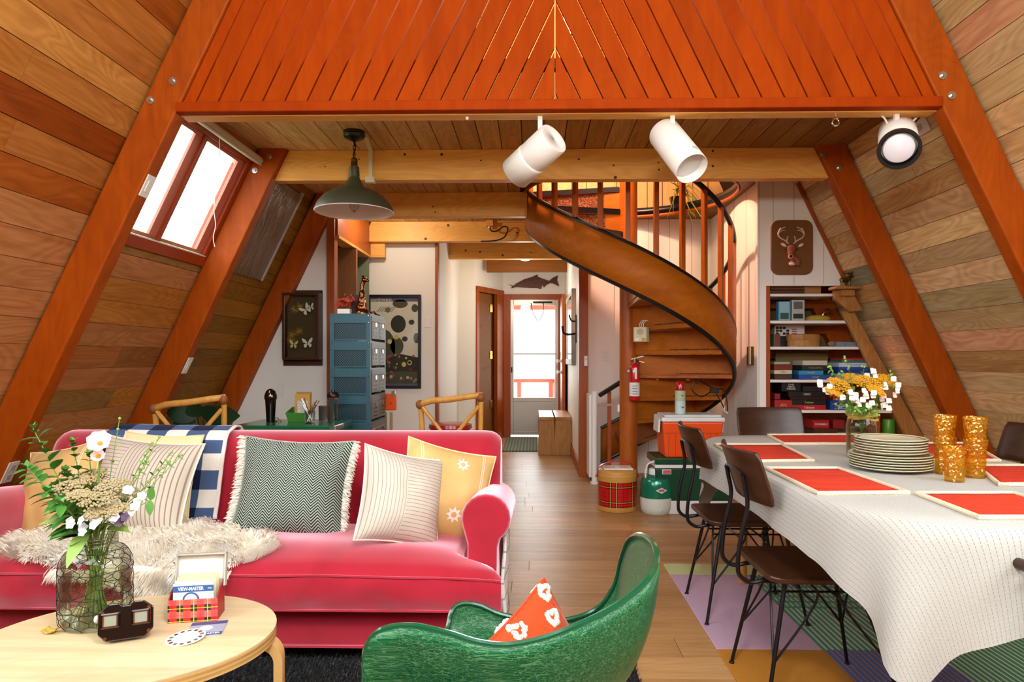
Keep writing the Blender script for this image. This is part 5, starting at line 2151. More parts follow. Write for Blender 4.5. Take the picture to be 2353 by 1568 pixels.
MB().cyl((c.x + .02, yy - .004, .035), (c.x + .02, yy + .012, .042), .0075, n=12).build('spout_button', 'gray_plastic', jg)

# ---- gate and handrail of the lower stair
gp = thing('stair_gate', 'white tubular stair gate post by the column', 'gate', tuple(PZ(1366, 1112, 0)))
c = PZ(1366, 1112, 0)
MB().cyl((c.x, c.y, 0), (c.x, c.y, .83), .026, n=16).cyl((c.x, c.y, 0), (c.x, c.y, .02), .04, n=16).build('post', 'white_paint', gp, smooth=True)
MB().cyl((c.x, c.y, .80), (c.x, c.y, .85), .03, n=16).build('post_cap', 'white_paint', gp, smooth=True)
MB().box(c.x - .05, c.x - .028, c.y - .01, c.y + .3, .06, .82).build('panel', 'white_paint', gp)
q0, q1 = PY(1379, 908, 6.25), PY(1424, 880, 6.0)
hr = thing('handrail', 'short black handrail going down beside the column', 'handrail', (q0.x, 6.2, q0.z))
MB().tube([q0, q1], .022, 12).build('rail', 'black_rubber', hr, smooth=True)
MB().lathe([(1e-5, 0), (.0225, 0), (.0225, .006), (1e-5, .006)], (0, 0, 0), 12, Matrix.Translation(q0) @ (q1 - q0).to_track_quat('Z', 'Y').to_matrix().to_4x4()).build('rail_end', 'brass', hr)
q = PY(1400, 900, 6.2)
MB().box(q.x - .016, q.x + .016, 6.18, 6.212, 0, q.z).build('post', 'trim_orange', hr)
MB().box(q.x - .02, q.x + .018, 6.175, 6.179, q.z - .13, q.z - .11).build('bracket', 'steel', hr)
c = PY(1423, 938, 5.82)
tag(MB().box(c.x - .018, c.x - .002, 5.78, 5.82, c.z - .03, c.z + .03).build('magnet_latch', 'plate_plastic', bevel=.003), 'small white latch on the side of the stair column', 'latch')
# flat black sheet on the floor, painting in the dark of the stair opening
tag(MB().box(.53, .76, 6.30, 6.88, .0005, .004).build('stair_dark_sheet', 'black_paint'), 'flat black sheet for the dark opening of the stair going down', 'stair opening')

# ================================================================== LIGHT FITTINGS
# ---- pendant barn lamp
PYc = 4.20
c = PY(814, 320, PYc)
px_ = c.x
pl = thing('pendant_lamp', 'dark green barn pendant lamp hanging by a short chain', 'pendant lamp', (px_, PYc, 2.07))
mat('bronze', '#3c4038', .35, .85)
mat('lamp_green', '#45462f', .5, .3)
mat('enamel_white', '#eceaf2', .35)
MB().lathe([(1e-5, .0), (.012, .0), (.03, .008), (.06, .022), (.066, .04), (.062, .048), (.066, .052), (.066, .062), (1e-5, .062)], (px_, PYc, DZ - .062), 28).build('canopy', 'bronze', pl, smooth=True)
m = MB()
z = DZ - .062
for k in range(4):
    zc = z - .014 - k * .022
    pts = []
    for i in range(12):
        a = 2 * PI * i / 12
        pts.append((px_ + (.007 * math.cos(a) if k % 2 else 0), PYc + (0 if k % 2 else .007 * math.cos(a)), zc + .015 * math.sin(a)))
    o = MB().tube(pts, .0028, 6, closed=True).build('chain_link', 'bronze', pl, smooth=True)
MB().tube(smoothpath([(px_ + .004, PYc, z), (px_ + .009, PYc, z - .04), (px_ - .004, PYc + .004, z - .08), (px_, PYc, z - .11)], 4), .0028, 6).build('cord', 'black_rubber', pl)
zs = z - .10
MB().lathe([(.012, 0), (.020, -.008), (.021, -.03), (.018, -.032), (.021, -.036), (.022, -.06), (1e-5, -.06)], (px_, PYc, zs), 20).build('socket', 'old_brass', pl, smooth=True)
zr = 2.06
sp = [(.022, zs - .055 - zr), (.030, zs - .058 - zr), (.033, zs - .11 - zr), (.031, zs - .118 - zr), (.038, zs - .135 - zr), (.062, .152), (.066, .146), (.075, .143), (.13, .125), (.185, .092), (.222, .048), (.240, .010), (.242, 0)]
sp = [(r, h) for r, h in sp]
MB().shell(sp, (px_, PYc, zr), 48).build('shade', 'lamp_green', pl, smooth=True, angle=60)
MB().shell([(r - .004, h - .004) for r, h in sp[5:]] + [(.242, 0)], (px_, PYc, zr), 48).build('shade_lining', 'enamel_white', pl, smooth=True, angle=60)
bb = MB().lathe([(.013, .09), (.014, .07), (.024, .045), (.032, .015), (.030, -.005), (.018, -.024), (.004, -.036), (1e-5, -.037)][::-1], (px_, PYc, zr + .03), 20).build('bulb', 'clear_glass', pl, smooth=True)
MB().tube([(px_ - .006, PYc, zr + .09), (px_ - .008, PYc, zr + .04), (px_, PYc, zr + .03), (px_ + .008, PYc, zr + .04), (px_ + .006, PYc, zr + .09)], .0012, 5).build('filament', 'brass', bb)

# ---- white spotlights under the loft edge
def spot(mount, p_top, p_bot, r, label, dome=False, face=False):
    p_top, p_bot = Vector(p_top), Vector(p_bot)
    t = thing('spotlight', label, 'spotlight', tuple(mount), 'white spotlights under the loft edge')
    ax = (p_bot - p_top)
    L = ax.length
    ax.normalize()
    M = Matrix.Translation(p_top) @ ax.to_track_quat('Z', 'Y').to_matrix().to_4x4()
    prof = [(1e-5, 0), (r * .96, 0), (r, .008), (r, L)]
    MB().shell(prof, (0, 0, 0), 36, M).build('housing', 'white_paint', t, smooth=True, solid=.003, angle=50)
    if dome:
        MB().shell([(r * 1.012, L * .55), (r * 1.02, L * .60), (r * 1.02, L * 1.02)], (0, 0, 0), 36, M).build('hood', mat('hood_white', '#e4e2da', .55), t, smooth=True, solid=.002)
    MB().lathe([(r * .93, L - .05), (r * .55, L - .10), (1e-5, L - .11)][::-1], (0, 0, 0), 24, M).build('reflector', 'gray_plastic', t, smooth=True)
    m = MB().box(mount[0] - .011, mount[0] + .011, mount[1] - .008, mount[1] + .008, mount[2] - .07, mount[2])
    mid = p_top.lerp(p_bot, .18)
    m.tube([Vector((mount[0], mount[1], mount[2] - .065)), mid], .006, 8)
    m.build('bracket', 'white_paint', t)
    return t, M, L


m1 = PY(1241, 262, 3.385)
m1.z = BZ
spot(m1, PY(1273, 318, 3.26), PY(1186, 398, 3.43), .081, 'white cylinder spotlight aimed toward the sofa side', True)
m2 = PY(1545, 262, 3.385)
m2.z = BZ
a, b = PY(1525, 305, 3.46), PY(1590, 388, 3.26)
t, M, L = spot(m2, a, b, .080, 'white cylinder spotlight aimed toward the dining table')
MB().box(-.014, .014, .0805, .086, L - .06, L - .045, M).build('clip', 'gray_plastic', t)
# third, facing the camera
m3 = PY(2060, 258, 3.385)
m3.z = BZ
a, b = PY(2062, 305, 3.50), PY(2066, 342, 3.24)
t, M, L = spot(m3, a, b, .088, 'white spotlight with black ring facing the room, by the outlet')
MB().shell([(.092, L - .015), (.094, L + .012), (.080, L + .012), (.078, L - .04)], (0, 0, 0), 36, M).build('baffle_ring', 'black_rubber', t, smooth=True)
MB().lathe([(.072, L - .02), (.066, L - .006), (.04, L + .006), (1e-5, L + .010)], (0, 0, 0), 30, M).build('bulb', 'enamel_white', t, smooth=True)
for (x0, y0, x1, y1) in ((2022, 262, 2042, 298), (2105, 272, 2085, 292)):
    MB().tube(smoothpath([PY(x0, y0, 3.41), PY((x0 + x1) / 2 + 3, (y0 + y1) / 2 - 4, 3.41), PY(x1, y1, 3.42)], 4), .0045, 6).build('cord', 'plate_plastic', t)

# ---- added globe, slat and nook lamps for fill, and the loft stair lamp
for (nm, lab, x, y, z, r_) in (('globe_fill_lamp', 'added white globe fill lamp on a long cord before the sofa', .1, 0.6, 2.1, .13), ('loft_lamp', 'warm globe lamp hanging in the loft by the stair', .25, 5.35, 3.75, .08),
                               ('loft_lamp', 'added warm globe lamp behind the loft slats', .1, 4.3, 4.0, .08), ('nook_fill_lamp', 'added small fill lamp hidden in the nook above the locker', -1.35, 6.3, 2.51, .03)):
    t = thing(nm, lab, 'lamp', (x, y, z))
    MB().tube([(x, y, z + r_), (x, y, DZ if z < 2.5 and y > 3 else 5.9)], .006, 6).build('cord', 'black_rubber', t)
    MB().lathe([(.03, r_ * .95), (.035, r_ * 1.15), (1e-5, r_ * 1.2)], (x, y, z), 16).build('cap', 'brass', t, smooth=True)
    MB().ball((x, y, z), r_, 20, 12).build('globe', 'clear_glass', t, smooth=True)

# ---- eye hook
q = PY(1920, 262, 3.385)
q.z = BZ
eh = thing('eye_hook', 'steel screw eye in the underside of the loft beam', 'hook', tuple(q))
MB().tube([(q.x, q.y, BZ), (q.x, q.y, BZ - .018)], .005, 8).tube([(q.x + .016 * math.sin(2 * PI * i / 16), q.y, BZ - .036 - .019 * math.cos(2 * PI * i / 16)) for i in range(16)], .0045, 8, closed=True).build('eye', 'chrome', eh, smooth=True)
q = PY(1073, 265, 3.38)
tag(MB().lathe([(.009, 0), (.007, -.012), (1e-5, -.014)][::-1], (q.x, 3.385, BZ), 10).build('bolt_cap', 'plate_plastic', smooth=True), 'tiny white bolt cap under the loft beam', 'bolt')

# ---- conduit and box by the pendant
a, b = PY(852, 346, 4.555), PY(850, 412, 4.555)
cd = thing('conduit', 'cream conduit with box on the beam behind the pendant lamp', 'conduit', (a.x, 4.55, b.z))
MB().box(a.x - .014, a.x + .014, 4.545, 4.565, b.z, DZ).build('pipe', 'cream_plastic', cd, bevel=.003)
MB().beam((a.x, 4.56, DZ - .012), (px_ + .06, PYc + .04, DZ - .012), .026, .02).build('ceiling_run', 'cream_plastic', cd)
MB().box(a.x - .03, a.x + .03, 4.52, 4.565, b.z - .03, b.z + .008).build('junction_box', 'cream_plastic', cd, bevel=.003)
q = PY(1125, 512, 6.90)
jb = thing('junction_box', 'small box on the beam with a drooping black cable', 'junction box', (q.x, 6.9, q.z))
MB().box(q.x - .035, q.x + .035, 6.90, 6.955, q.z - .03, q.z + .035).build('box', 'beam_wood', jb, bevel=.002)
MB().cyl((q.x, 6.925, q.z - .03), (q.x, 6.925, q.z - .055), .014, n=12).build('gland', 'steel', jb)
MB().tube(smoothpath([PY(x, y, 6.9) for x, y in [(1125, 524), (1130, 531), (1142, 531), (1157, 521), (1167, 525), (1160, 544), (1140, 553), (1105, 555)]], 6), .007, 8).build('cable', 'black_rubber', jb, smooth=True)
MB().box(q.x + .04, -.02, 6.93, 6.955, q.z + .008, q.z + .026).build('raceway', 'beam_wood', jb)

# flush hall light
q = PY(1207, 594, 8.9)
hl = thing('ceiling_light', 'small flush white ceiling light in the hallway', 'ceiling light', (q.x, 8.9, DZ - .16))
MB().lathe([(1e-5, 0), (.05, .004), (.085, .03), (.09, .045), (1e-5, .045)], (q.x, 8.9, q.z - .03), 28).build('diffuser', mat('lit_diffuser', '#fff6e6', .4, emis=('#fff1d8', 6.)), hl, smooth=True)
MB().lathe([(.095, .045), (.1, .05), (.1, DZ - q.z + .03)], (q.x, 8.9, q.z - .03), 28).build('rim', 'white_paint', hl, smooth=True)

# ---- outlets and switch plates
def slope_plate(px, py, s, off, label, sz=(.115, .07), kind='outlet', rot=0):
    p = PW(px, py, s, off)
    M = slope_M(s, p.z * K, p.y)
    M.translation = p
    M = M @ Matrix.Rotation(R(rot), 4, 'Z')
    t = thing('outlet_plate' if kind == 'outlet' else 'switch_plate', label, kind, tuple(p), 'electrical plates')
    MB().box(-sz[0] / 2, sz[0] / 2, -sz[1] / 2, sz[1] / 2, 0, .006, M).build('plate', 'plate_plastic', t, bevel=.002)
    if kind == 'switch':
        MB().box(-.03, .03, -.016, .016, .006, .010, M).build('rocker', 'paper', t, bevel=.001)
    else:
        for d in (-.026, .026):
            so = MB().box(d - .016, d + .016, -.016, .016, .006, .008, M).build('socket', 'gray_plastic', t, bevel=.003)
    return t, M


slope_plate(338, 428, -1, .0, 'white switch plate on the front rafter by the skylight', kind='switch')
slope_plate(430, 840, -1, .0, 'white outlet plate low on the middle rafter above the sofa', (.12, .065), 'switch')
slope_plate(22, 1085, -1, .0, 'white outlet plate on the front rafter behind the flowers', kind='outlet')
t, M = slope_plate(2112, 280, 1, .2, 'cream double outlet with plugs behind the spotlight', (.14, .13))
for (u, v) in ((.03, .0), (-.03, .02)):
    MB().cyl(M @ Vector((u, v, .006)), M @ Vector((u, v, .035)), .013, n=10).build('plug', 'plate_plastic', t)
MB().tube(smoothpath([PW(2125, 255, 1, .14), PW(2085, 300, 1, .12), PW(2050, 310, 1, .12), PY(2040, 268, 3.7)], 5), .004, 6).build('black_cord', 'black_rubber', t)


def wall_plate(px, py, Y, label, w_=.075, h_=.118, rocker=True):
    p = PY(px, py, Y)
    t = thing('switch_plate', label, 'switch', tuple(p), 'electrical plates')
    MB().box(p.x - w_ / 2, p.x + w_ / 2, Y - .007, Y, p.z - h_ / 2, p.z + h_ / 2).build('plate', 'plate_plastic', t, bevel=.002)
    if rocker:
        MB().box(p.x - .016, p.x + .016, Y - .011, Y - .006, p.z - .033, p.z + .033).build('rocker', 'paper', t, bevel=.002)


wall_plate(645, 896, 5.834, 'blank white plate on the wall above the green cabinet', .075, .12, False)
wall_plate(983, 741, 7.12, 'white plate beside the framed poster', .07, .11, False)
wall_plate(1392, 816, 6.875, 'white rocker switch left of the stair column', .08, .12)

p = PY(1347, 830, 6.655)
t = thing('thermostat', 'small white thermostat on the orange hall jamb', 'thermostat', tuple(p))
MB().box(p.x - .02, p.x + .012, 6.635, 6.66, p.z - .05, p.z + .05).build('case', 'plate_plastic', t, bevel=.004)
MB().box(p.x - .012, p.x + .004, 6.633, 6.636, p.z + .005, p.z + .03).build('dial', 'gray_plastic', t)
tag(MB().box(-1.92, -1.70, 6.95, 7.0, 1.62, 2.28).build('sage_screen', mat('sage_panel', '#6f7a62', .7), bevel=.003), 'narrow sage green screen behind the brown wooden panel', 'screen')

# ================================================================== BACK LEFT: WALL AND CABINET
# ---- butterfly case
Yb = 5.834
a, b = PY(653, 668, Yb), PY(742, 840, Yb)
bc = thing('butterfly_case', 'dark wooden display case with mounted white butterflies', 'display case', ((a.x + b.x) / 2, Yb, b.z))
MB().box(a.x, b.x, Yb - .02, Yb, b.z, a.z).build('backboard', 'dark_wood', bc)
fa, fb = PY(649, 673, Yb - .09), PY(734, 827, Yb - .09)
y0, y1 = Yb - .10, Yb - .02
m = MB()
w_ = .022
m.box(fa.x, fb.x, y0, y1, fb.z, fb.z + w_).box(fa.x, fb.x, y0, y1, fa.z - w_, fa.z).box(fa.x, fa.x + w_, y0, y1, fb.z + w_, fa.z - w_).box(fb.x - w_ * 1.2, fb.x, y0, y1, fb.z + w_, fa.z - w_)
m.build('frame', 'dark_wood', bc, bevel=.003)
MB().box(fa.x + w_, fb.x - w_ * 1.2, y1 - .008, y1, fb.z + w_, fa.z - w_).build('lining', mat('case_brown', '#4a3818', .8), bc)
MB().box(fa.x + w_, fb.x - w_ * 1.2, y0 + .004, y0 + .007, fb.z + w_, fa.z - w_).build('pane', 'pane_glass', bc)
rf = random.Random(4)
mm_ = mat('dry_grass', '#b58a35', .9)
for (px, py) in ((675, 712), (690, 706), (672, 770), (688, 762), (668, 782)):
    m = MB()
    o_ = PY(px, py, Yb - .045)
    for k in range(46):
        d = Vector((rf.gauss(0, 1), rf.uniform(-.5, .1), rf.gauss(0, .8))).normalized() * rf.uniform(.03, .06)
        sd = d.cross(Vector((0, 1, .2))).normalized() * .0018
        m.add([o_ - sd, o_ + sd, o_ + d], [(0, 1, 2)])
    tag(m.build('moss_tuft', mm_, bc), kind='stuff')


def butterfly(px, py, w_, rot, col):
    o_ = PY(px, py, Yb - .075)
    M = FRONT(o_) @ Matrix.Rotation(R(rot), 4, 'Z') @ Matrix.Scale(w_, 4)
    m = MB()
    for s in (-1, 1):
        up = [(0, .05), (.25 * s, .42), (.55 * s, .62), (.62 * s, .45), (.48 * s, .1), (.2 * s, 0)]
        lo = [(0, 0), (.22 * s, -.02), (.45 * s, -.12), (.42 * s, -.42), (.22 * s, -.52), (.06 * s, -.2)]
        for pl_ in (up, lo):
            m.add([M @ Vector((x, y, .12 * abs(x))) for x, y in pl_], [tuple(range(len(pl_)))])
    o = m.build('butterfly', col, bc, solid=.001)
    MB().tube([M @ Vector((0, .22, .03)), M @ Vector((0, -.25, .03))], .0025, 6).build('body', 'black_paint', o)


mat('wing_white', '#e6dfd0', .7)
mat('wing_yellow', '#d6cd7a', .7)
butterfly(703, 712, .075, 38, 'wing_white')
butterfly(714, 706, .05, 15, 'wing_white')
butterfly(675, 792, .06, -6, 'wing_yellow')
butterfly(707, 789, .075, 4, 'wing_white')

# ---- poster (plain abstract print in its colours)
Yp = 7.12
a, b = PY(846, 678, Yp), PY(968, 893, Yp)
pf_ = thing('framed_poster', 'tall framed abstract print with black frame', 'poster', ((a.x + b.x) / 2, Yp, b.z))
fw = .030
m = MB()
m.box(a.x, b.x, Yp - .03, Yp, b.z, b.z + fw).box(a.x, b.x, Yp - .03, Yp, a.z - fw, a.z).box(a.x, a.x + fw, Yp - .03, Yp, b.z + fw, a.z - fw).box(b.x - fw, b.x, Yp - .03, Yp, b.z + fw, a.z - fw)
m.build('frame', 'black_paint', pf_, bevel=.002)
MB().box(a.x + fw, b.x - fw, Yp - .012, Yp - .004, b.z + fw, a.z - fw).build('print', mat('poster_cream', '#d9d2bf', .5), pf_)
W_p, H_p = b.x - a.x - 2 * fw, a.z - b.z - 2 * fw
P0 = Vector((a.x + fw, Yp - .0135, b.z + fw))
pp_ = lambda u, v: P0 + Vector((u * W_p, 0, v * H_p))


def shape(pts, mt, dy=0., nm='printed_shape'):
    m = MB()
    m.add([pp_(u, v) + Vector((0, -dy, 0)) for u, v in pts], [tuple(range(len(pts)))])
    return m.build(nm, mt, pf_)


def ell(u, v, ru, rv, n=18, a0=0, a1=360):
    return [(u + ru * math.cos(R(a0 + (a1 - a0) * i / n)), v + rv * math.sin(R(a0 + (a1 - a0) * i / n))) for i in range(n if a1 - a0 >= 360 else n + 1)]


mat('print_dark', '#26241c', .6)
mat('print_olive', '#4a4836', .6)
mat('print_violet', '#5f5a78', .6)
mat('print_red', '#b53a24', .6)
mat('print_orange', '#cc6a30', .6)
mat('print_yellow', '#cfb967', .6)
mat('print_grey', '#8d8678', .6)
shape([(0, .955), (1, .955), (1, 1), (0, 1)], 'print_violet')
text('Northwest', .055, FRONT(pp_(.20, .977) + Vector((0, -.001, 0))), 'poster_cream', pf_)
shape([(0, 0), (1, 0), (1, .022), (0, .022)], 'print_violet')
for (u, v, ru, rv, mt) in ((.58, .70, .16, .10, 'print_dark'), (.62, .93, .16, .05, 'print_olive'), (.93, .88, .07, .045, 'print_olive'), (.36, .86, .06, .03, 'print_olive'), (.86, .72, .06, .03, 'print_dark'),
                           (.28, .42, .24, .22, 'print_olive'), (.55, .45, .14, .10, 'print_olive'), (.96, .54, .06, .06, 'print_olive'), (.72, .53, .06, .03, 'print_dark')):
    shape(ell(u, v, ru, rv), mt)
shape([(0, .30), (.3, .30), (.62, .36), (1, .32), (1, .16), (0, .16)], 'print_dark', .0004)
shape([(0, .022), (1, .022), (1, .17), (0, .17)], 'print_olive', .0002)
rf = random.Random(9)
for k in range(46):
    u, v = rf.uniform(.05, .95), rf.uniform(.03, .34)
    r_ = rf.uniform(.018, .036)
    shape(ell(u, v, r_, r_ * .56, 7), rf.choice(['print_red', 'print_orange', 'print_yellow', 'print_yellow', 'print_grey', 'print_violet']), .0008)
for (u, v) in ((.40, .50), (.54, .55), (.70, .24), (.82, .26), (.30, .12)):
    shape(ell(u, v, .05, .028, 10), 'print_yellow', .0008)
for k in range(7):
    u = .12 + k * .05
    shape([(u, .84), (u + .10, .90), (u + .115, .895), (u + .015, .835)], 'print_grey', .0004)
MB().box(a.x + fw, b.x - fw, Yp - .02, Yp - .018, b.z + fw, a.z - fw).build('pane', 'picture_glass', pf_)

# ---- green cabinet
GX0, GX1, GY0, GY1, GZ = -1.94, -1.285, 4.36, 4.82, .72
gb = thing('cabinet', 'glossy green metal cabinet behind the sofa', 'cabinet', ((GX0 + GX1) / 2, 4.59, 0))
mat('cabinet_green', '#0d5c3a', .25, coat=.4)
MB().box(GX0 + .02, GX1 - .02, GY0 + .02, GY1, 0, GZ - .04).build('body', 'cabinet_green', gb, bevel=.006)
MB().box(GX0, GX1, GY0, GY1, GZ - .04, GZ).build('top', 'cabinet_green', gb, bevel=.006)
MB().box(GX1 - .03, GX1 + .002, GY0 - .002, GY0 + .03, GZ - .042, GZ - .01).build('corner_cap', 'steel', gb)
for x in (-1.78, -1.45):
    d_ = MB().box(x - .15, x + .15, GY0 + .008, GY0 + .02, .08, GZ - .07).build('door', 'cabinet_green', gb, bevel=.003)
    MB().box(x - .01, x + .01, GY0 - .004, GY0 + .008, .38, .46).build('handle', 'steel', d_)


def ctop(px, py):
    return PZ(px, py, GZ)


c = PY(622, 970, 4.62)
sh1 = thing('cocktail_shaker', 'tall dark chrome shaker on the green cabinet', 'shaker', (c.x, 4.62, GZ))
mat('dark_chrome', '#5a5250', .1, 1.)
MB().lathe([(1e-5, 0), (.026, 0), (.028, .005), (.036, .15), (.038, .155), (1e-5, .155)], (c.x, 4.62, GZ), 28).build('cup', 'dark_chrome', sh1, smooth=True)
MB().lathe([(.0405, .155), (.0415, .165), (.040, .185), (.030, .21), (.015, .224), (1e-5, .227)], (c.x, 4.62, GZ), 28).build('dome', 'dark_chrome', sh1, smooth=True)
q = PZ(640, 969, GZ)
bo = thing('wire_puzzle', 'small twisted metal bits beside the dark shaker', 'trinket', tuple(q))
MB().tube([(q.x - .012 + .012 * math.cos(2 * PI * i / 14) * 1.2, q.y, q.z + .014 + .011 * math.sin(2 * PI * i / 14)) for i in range(14)], .003, 6, closed=True).build('ring', 'steel', bo, smooth=True)
MB().box(q.x - .03, q.x - .008, q.y - .012, q.y, q.z, q.z + .01).box(q.x + .01, q.x + .02, q.y - .006, q.y + .006, q.z, q.z + .01).build('clip', 'brass', bo)
a, b = PZ(652, 972, GZ), PZ(697, 972, GZ)
tr_ = thing('green_tray', 'small green plastic tub on the green cabinet', 'tub', ((a.x + b.x) / 2, 4.66, GZ))
m = MB()
x0, x1, y0, y1 = a.x, a.x + .135, 4.60, 4.74
h_ = .095
m.add([(x0 + .01, y0 + .01, GZ), (x1 - .01, y0 + .01, GZ), (x1 - .01, y1, GZ), (x0 + .01, y1, GZ), (x0 - .006, y0, GZ + h_ * .66), (x1 + .006, y0, GZ + h_ * .66), (x1 + .006, y1, GZ + h_), (x0 - .006, y1, GZ + h_)],
      [(3, 2, 1, 0), (0, 1, 5, 4), (1, 2, 6, 5), (2, 3, 7, 6), (3, 0, 4, 7)])
m.build('tub', mat('leaf_green', '#3f7a2c', .4), tr_, solid=.004, bevel=.003)
bk = thing('boxed_card', 'tan card packet standing in the green tub', 'packet', (x0 + .075, 4.69, GZ + .01))
MB().box(x0 + .03, x0 + .135, 4.685, 4.70, GZ + .01, GZ + .185).build('card', mat('kraft', '#b98a42', .7), bk)
MB().box(x0 + .035, x0 + .138, 4.70, 4.71, GZ + .01, GZ + .20).build('card_back', mat('kraft_dark', '#9a7030', .7), bk)
MB().box(x0 + .048, x0 + .118, 4.683, 4.686, GZ + .02, GZ + .14).build('window', mat('silver_foil', '#c9c6be', .3, .5, bump=(120., .8)), bk)
c = PZ(712, 973, GZ)
gs = thing('straw_glass', 'clear tumbler full of metal straws and a spoon', 'glass', tuple(c))
MB().lathe([(1e-5, 0), (.030, 0), (.034, .01), (.036, .085), (.0335, .085), (.031, .014), (1e-5, .012)], tuple(c), 24).build('tumbler', 'clear_glass', gs, smooth=True)
rf = random.Random(12)
st_ = [(-.055, .165, 'chrome'), (-.03, .17, 'copper'), (.05, .155, 'chrome'), (.06, .15, 'chrome'), (.035, .14, 'chrome'), (-.045, .12, 'chrome'), (.045, .125, 'chrome'), (.02, .145, 'chrome')]
mat('copper', '#b07a56', .25, 1.)
for i, (dx, h_, mt) in enumerate(st_):
    o_ = Vector((c.x - dx * .3, c.y + rf.uniform(-.012, .012), c.z + .014))
    o2 = Vector((c.x + dx, c.y + rf.uniform(-.03, .02), c.z + h_))
    o = MB().cyl(o_, o2, .0028, n=8).build('metal_straw', mt, smooth=True)
    tag(o, 'shiny metal straw in the clear tumbler, %s from the left' % ORD[sorted(q[0] for q in st_).index(dx)] if mt == 'chrome' else 'copper-coloured straw leaning in the clear tumbler', 'straw', 'metal straws in the tumbler')
c = PZ(748, 971, GZ)
tg_ = MB().lathe([(1e-5, 0), (.043, 0), (.0445, .01), (.046, .112), (.043, .112), (.041, .014), (1e-5, .012)], tuple(c), 40, None, 0, lambda a, z: 1 + .012 * noise.noise(Vector((math.cos(a) * 6, math.sin(a) * 6, z * 90)))).build('mixing_glass', thin_glass('frosted_glass', '#c4c8c4', .3, .25), smooth=True, angle=70)
tag(tg_, 'wide textured glass beaker on the green cabinet', 'glass')
c = PZ(755, 968.5, GZ)
c.y = 4.78
sk = thing('glass_shaker', 'glass shaker with black lid behind the textured beaker', 'shaker', (c.x, c.y, GZ))
MB().lathe([(1e-5, 0), (.03, 0), (.038, .15), (.036, .15), (.028, .006), (1e-5, .006)], (c.x, c.y, GZ), 24).build('glass', 'clear_glass', sk, smooth=True)
MB().lathe([(.040, .145), (.041, .152), (.041, .158), (.036, .16)], (c.x, c.y, GZ), 24).build('collar', 'chrome', sk, smooth=True)
MB().lathe([(.041, .158), (.043, .165), (.042, .18), (.030, .195), (.014, .198), (.012, .21), (1e-5, .212)], (c.x, c.y, GZ), 24).build('lid', 'black_paint', sk, smooth=True)

# ---- blue locker tower
LX0, LX1, LY0, LY1 = PY(758, 800, 4.93).x, PY(851, 800, 4.93).x, 4.93, 5.44
LZ = PY(800, 722, 4.93).z
lk = thing('locker_tower', 'teal steel locker tower with perforated sides and mesh baskets', 'locker', ((LX0 + LX1) / 2, 5.18, 0))
mat('drawer_metal', '#666a60', .45, .3)
mat('locker_teal', '#2f5a66', .4, .2)
perf = NT('locker_mesh')
s_ = perf.n('SeparateXYZ', None, Vector=perf.n('NewGeometry').outputs['Position'])
pit = 1 / .0185
u1 = perf.math('SUBTRACT', perf.math('FRACT', perf.math('MULTIPLY', s_.outputs[0], pit)), .5)
v1 = perf.math('SUBTRACT', perf.math('FRACT', perf.math('MULTIPLY', s_.outputs[2], pit)), .5)
u2 = perf.math('SUBTRACT', perf.math('FRACT', perf.math('ADD', perf.math('MULTIPLY', s_.outputs[0], pit), .5)), .5)
v2 = perf.math('SUBTRACT', perf.math('FRACT', perf.math('ADD', perf.math('MULTIPLY', s_.outputs[2], pit), .5)), .5)
r2 = perf.math('MINIMUM', perf.math('ADD', perf.math('MULTIPLY', u1, u1), perf.math('MULTIPLY', v1, v1)), perf.math('ADD', perf.math('MULTIPLY', u2, u2), perf.math('MULTIPLY', v2, v2)))
perf.P(Base_Color=perf.mix(perf.math('LESS_THAN', r2, .085), lin('#2f5a66'), lin('#0a1012')), Roughness=.4, Metallic=.2)
MATS['locker_mesh'] = perf.m
pitch = 62.6 * 4.93 / F
ped = .03
m = MB()
for (x, y) in ((LX0, LY0), (LX1 - ped, LY0), (LX0, LY1 - ped), (LX1 - ped, LY1 - ped)):
    MB().box(x, x + ped, y, y + ped, 0, LZ).build('post', 'locker_teal', lk)
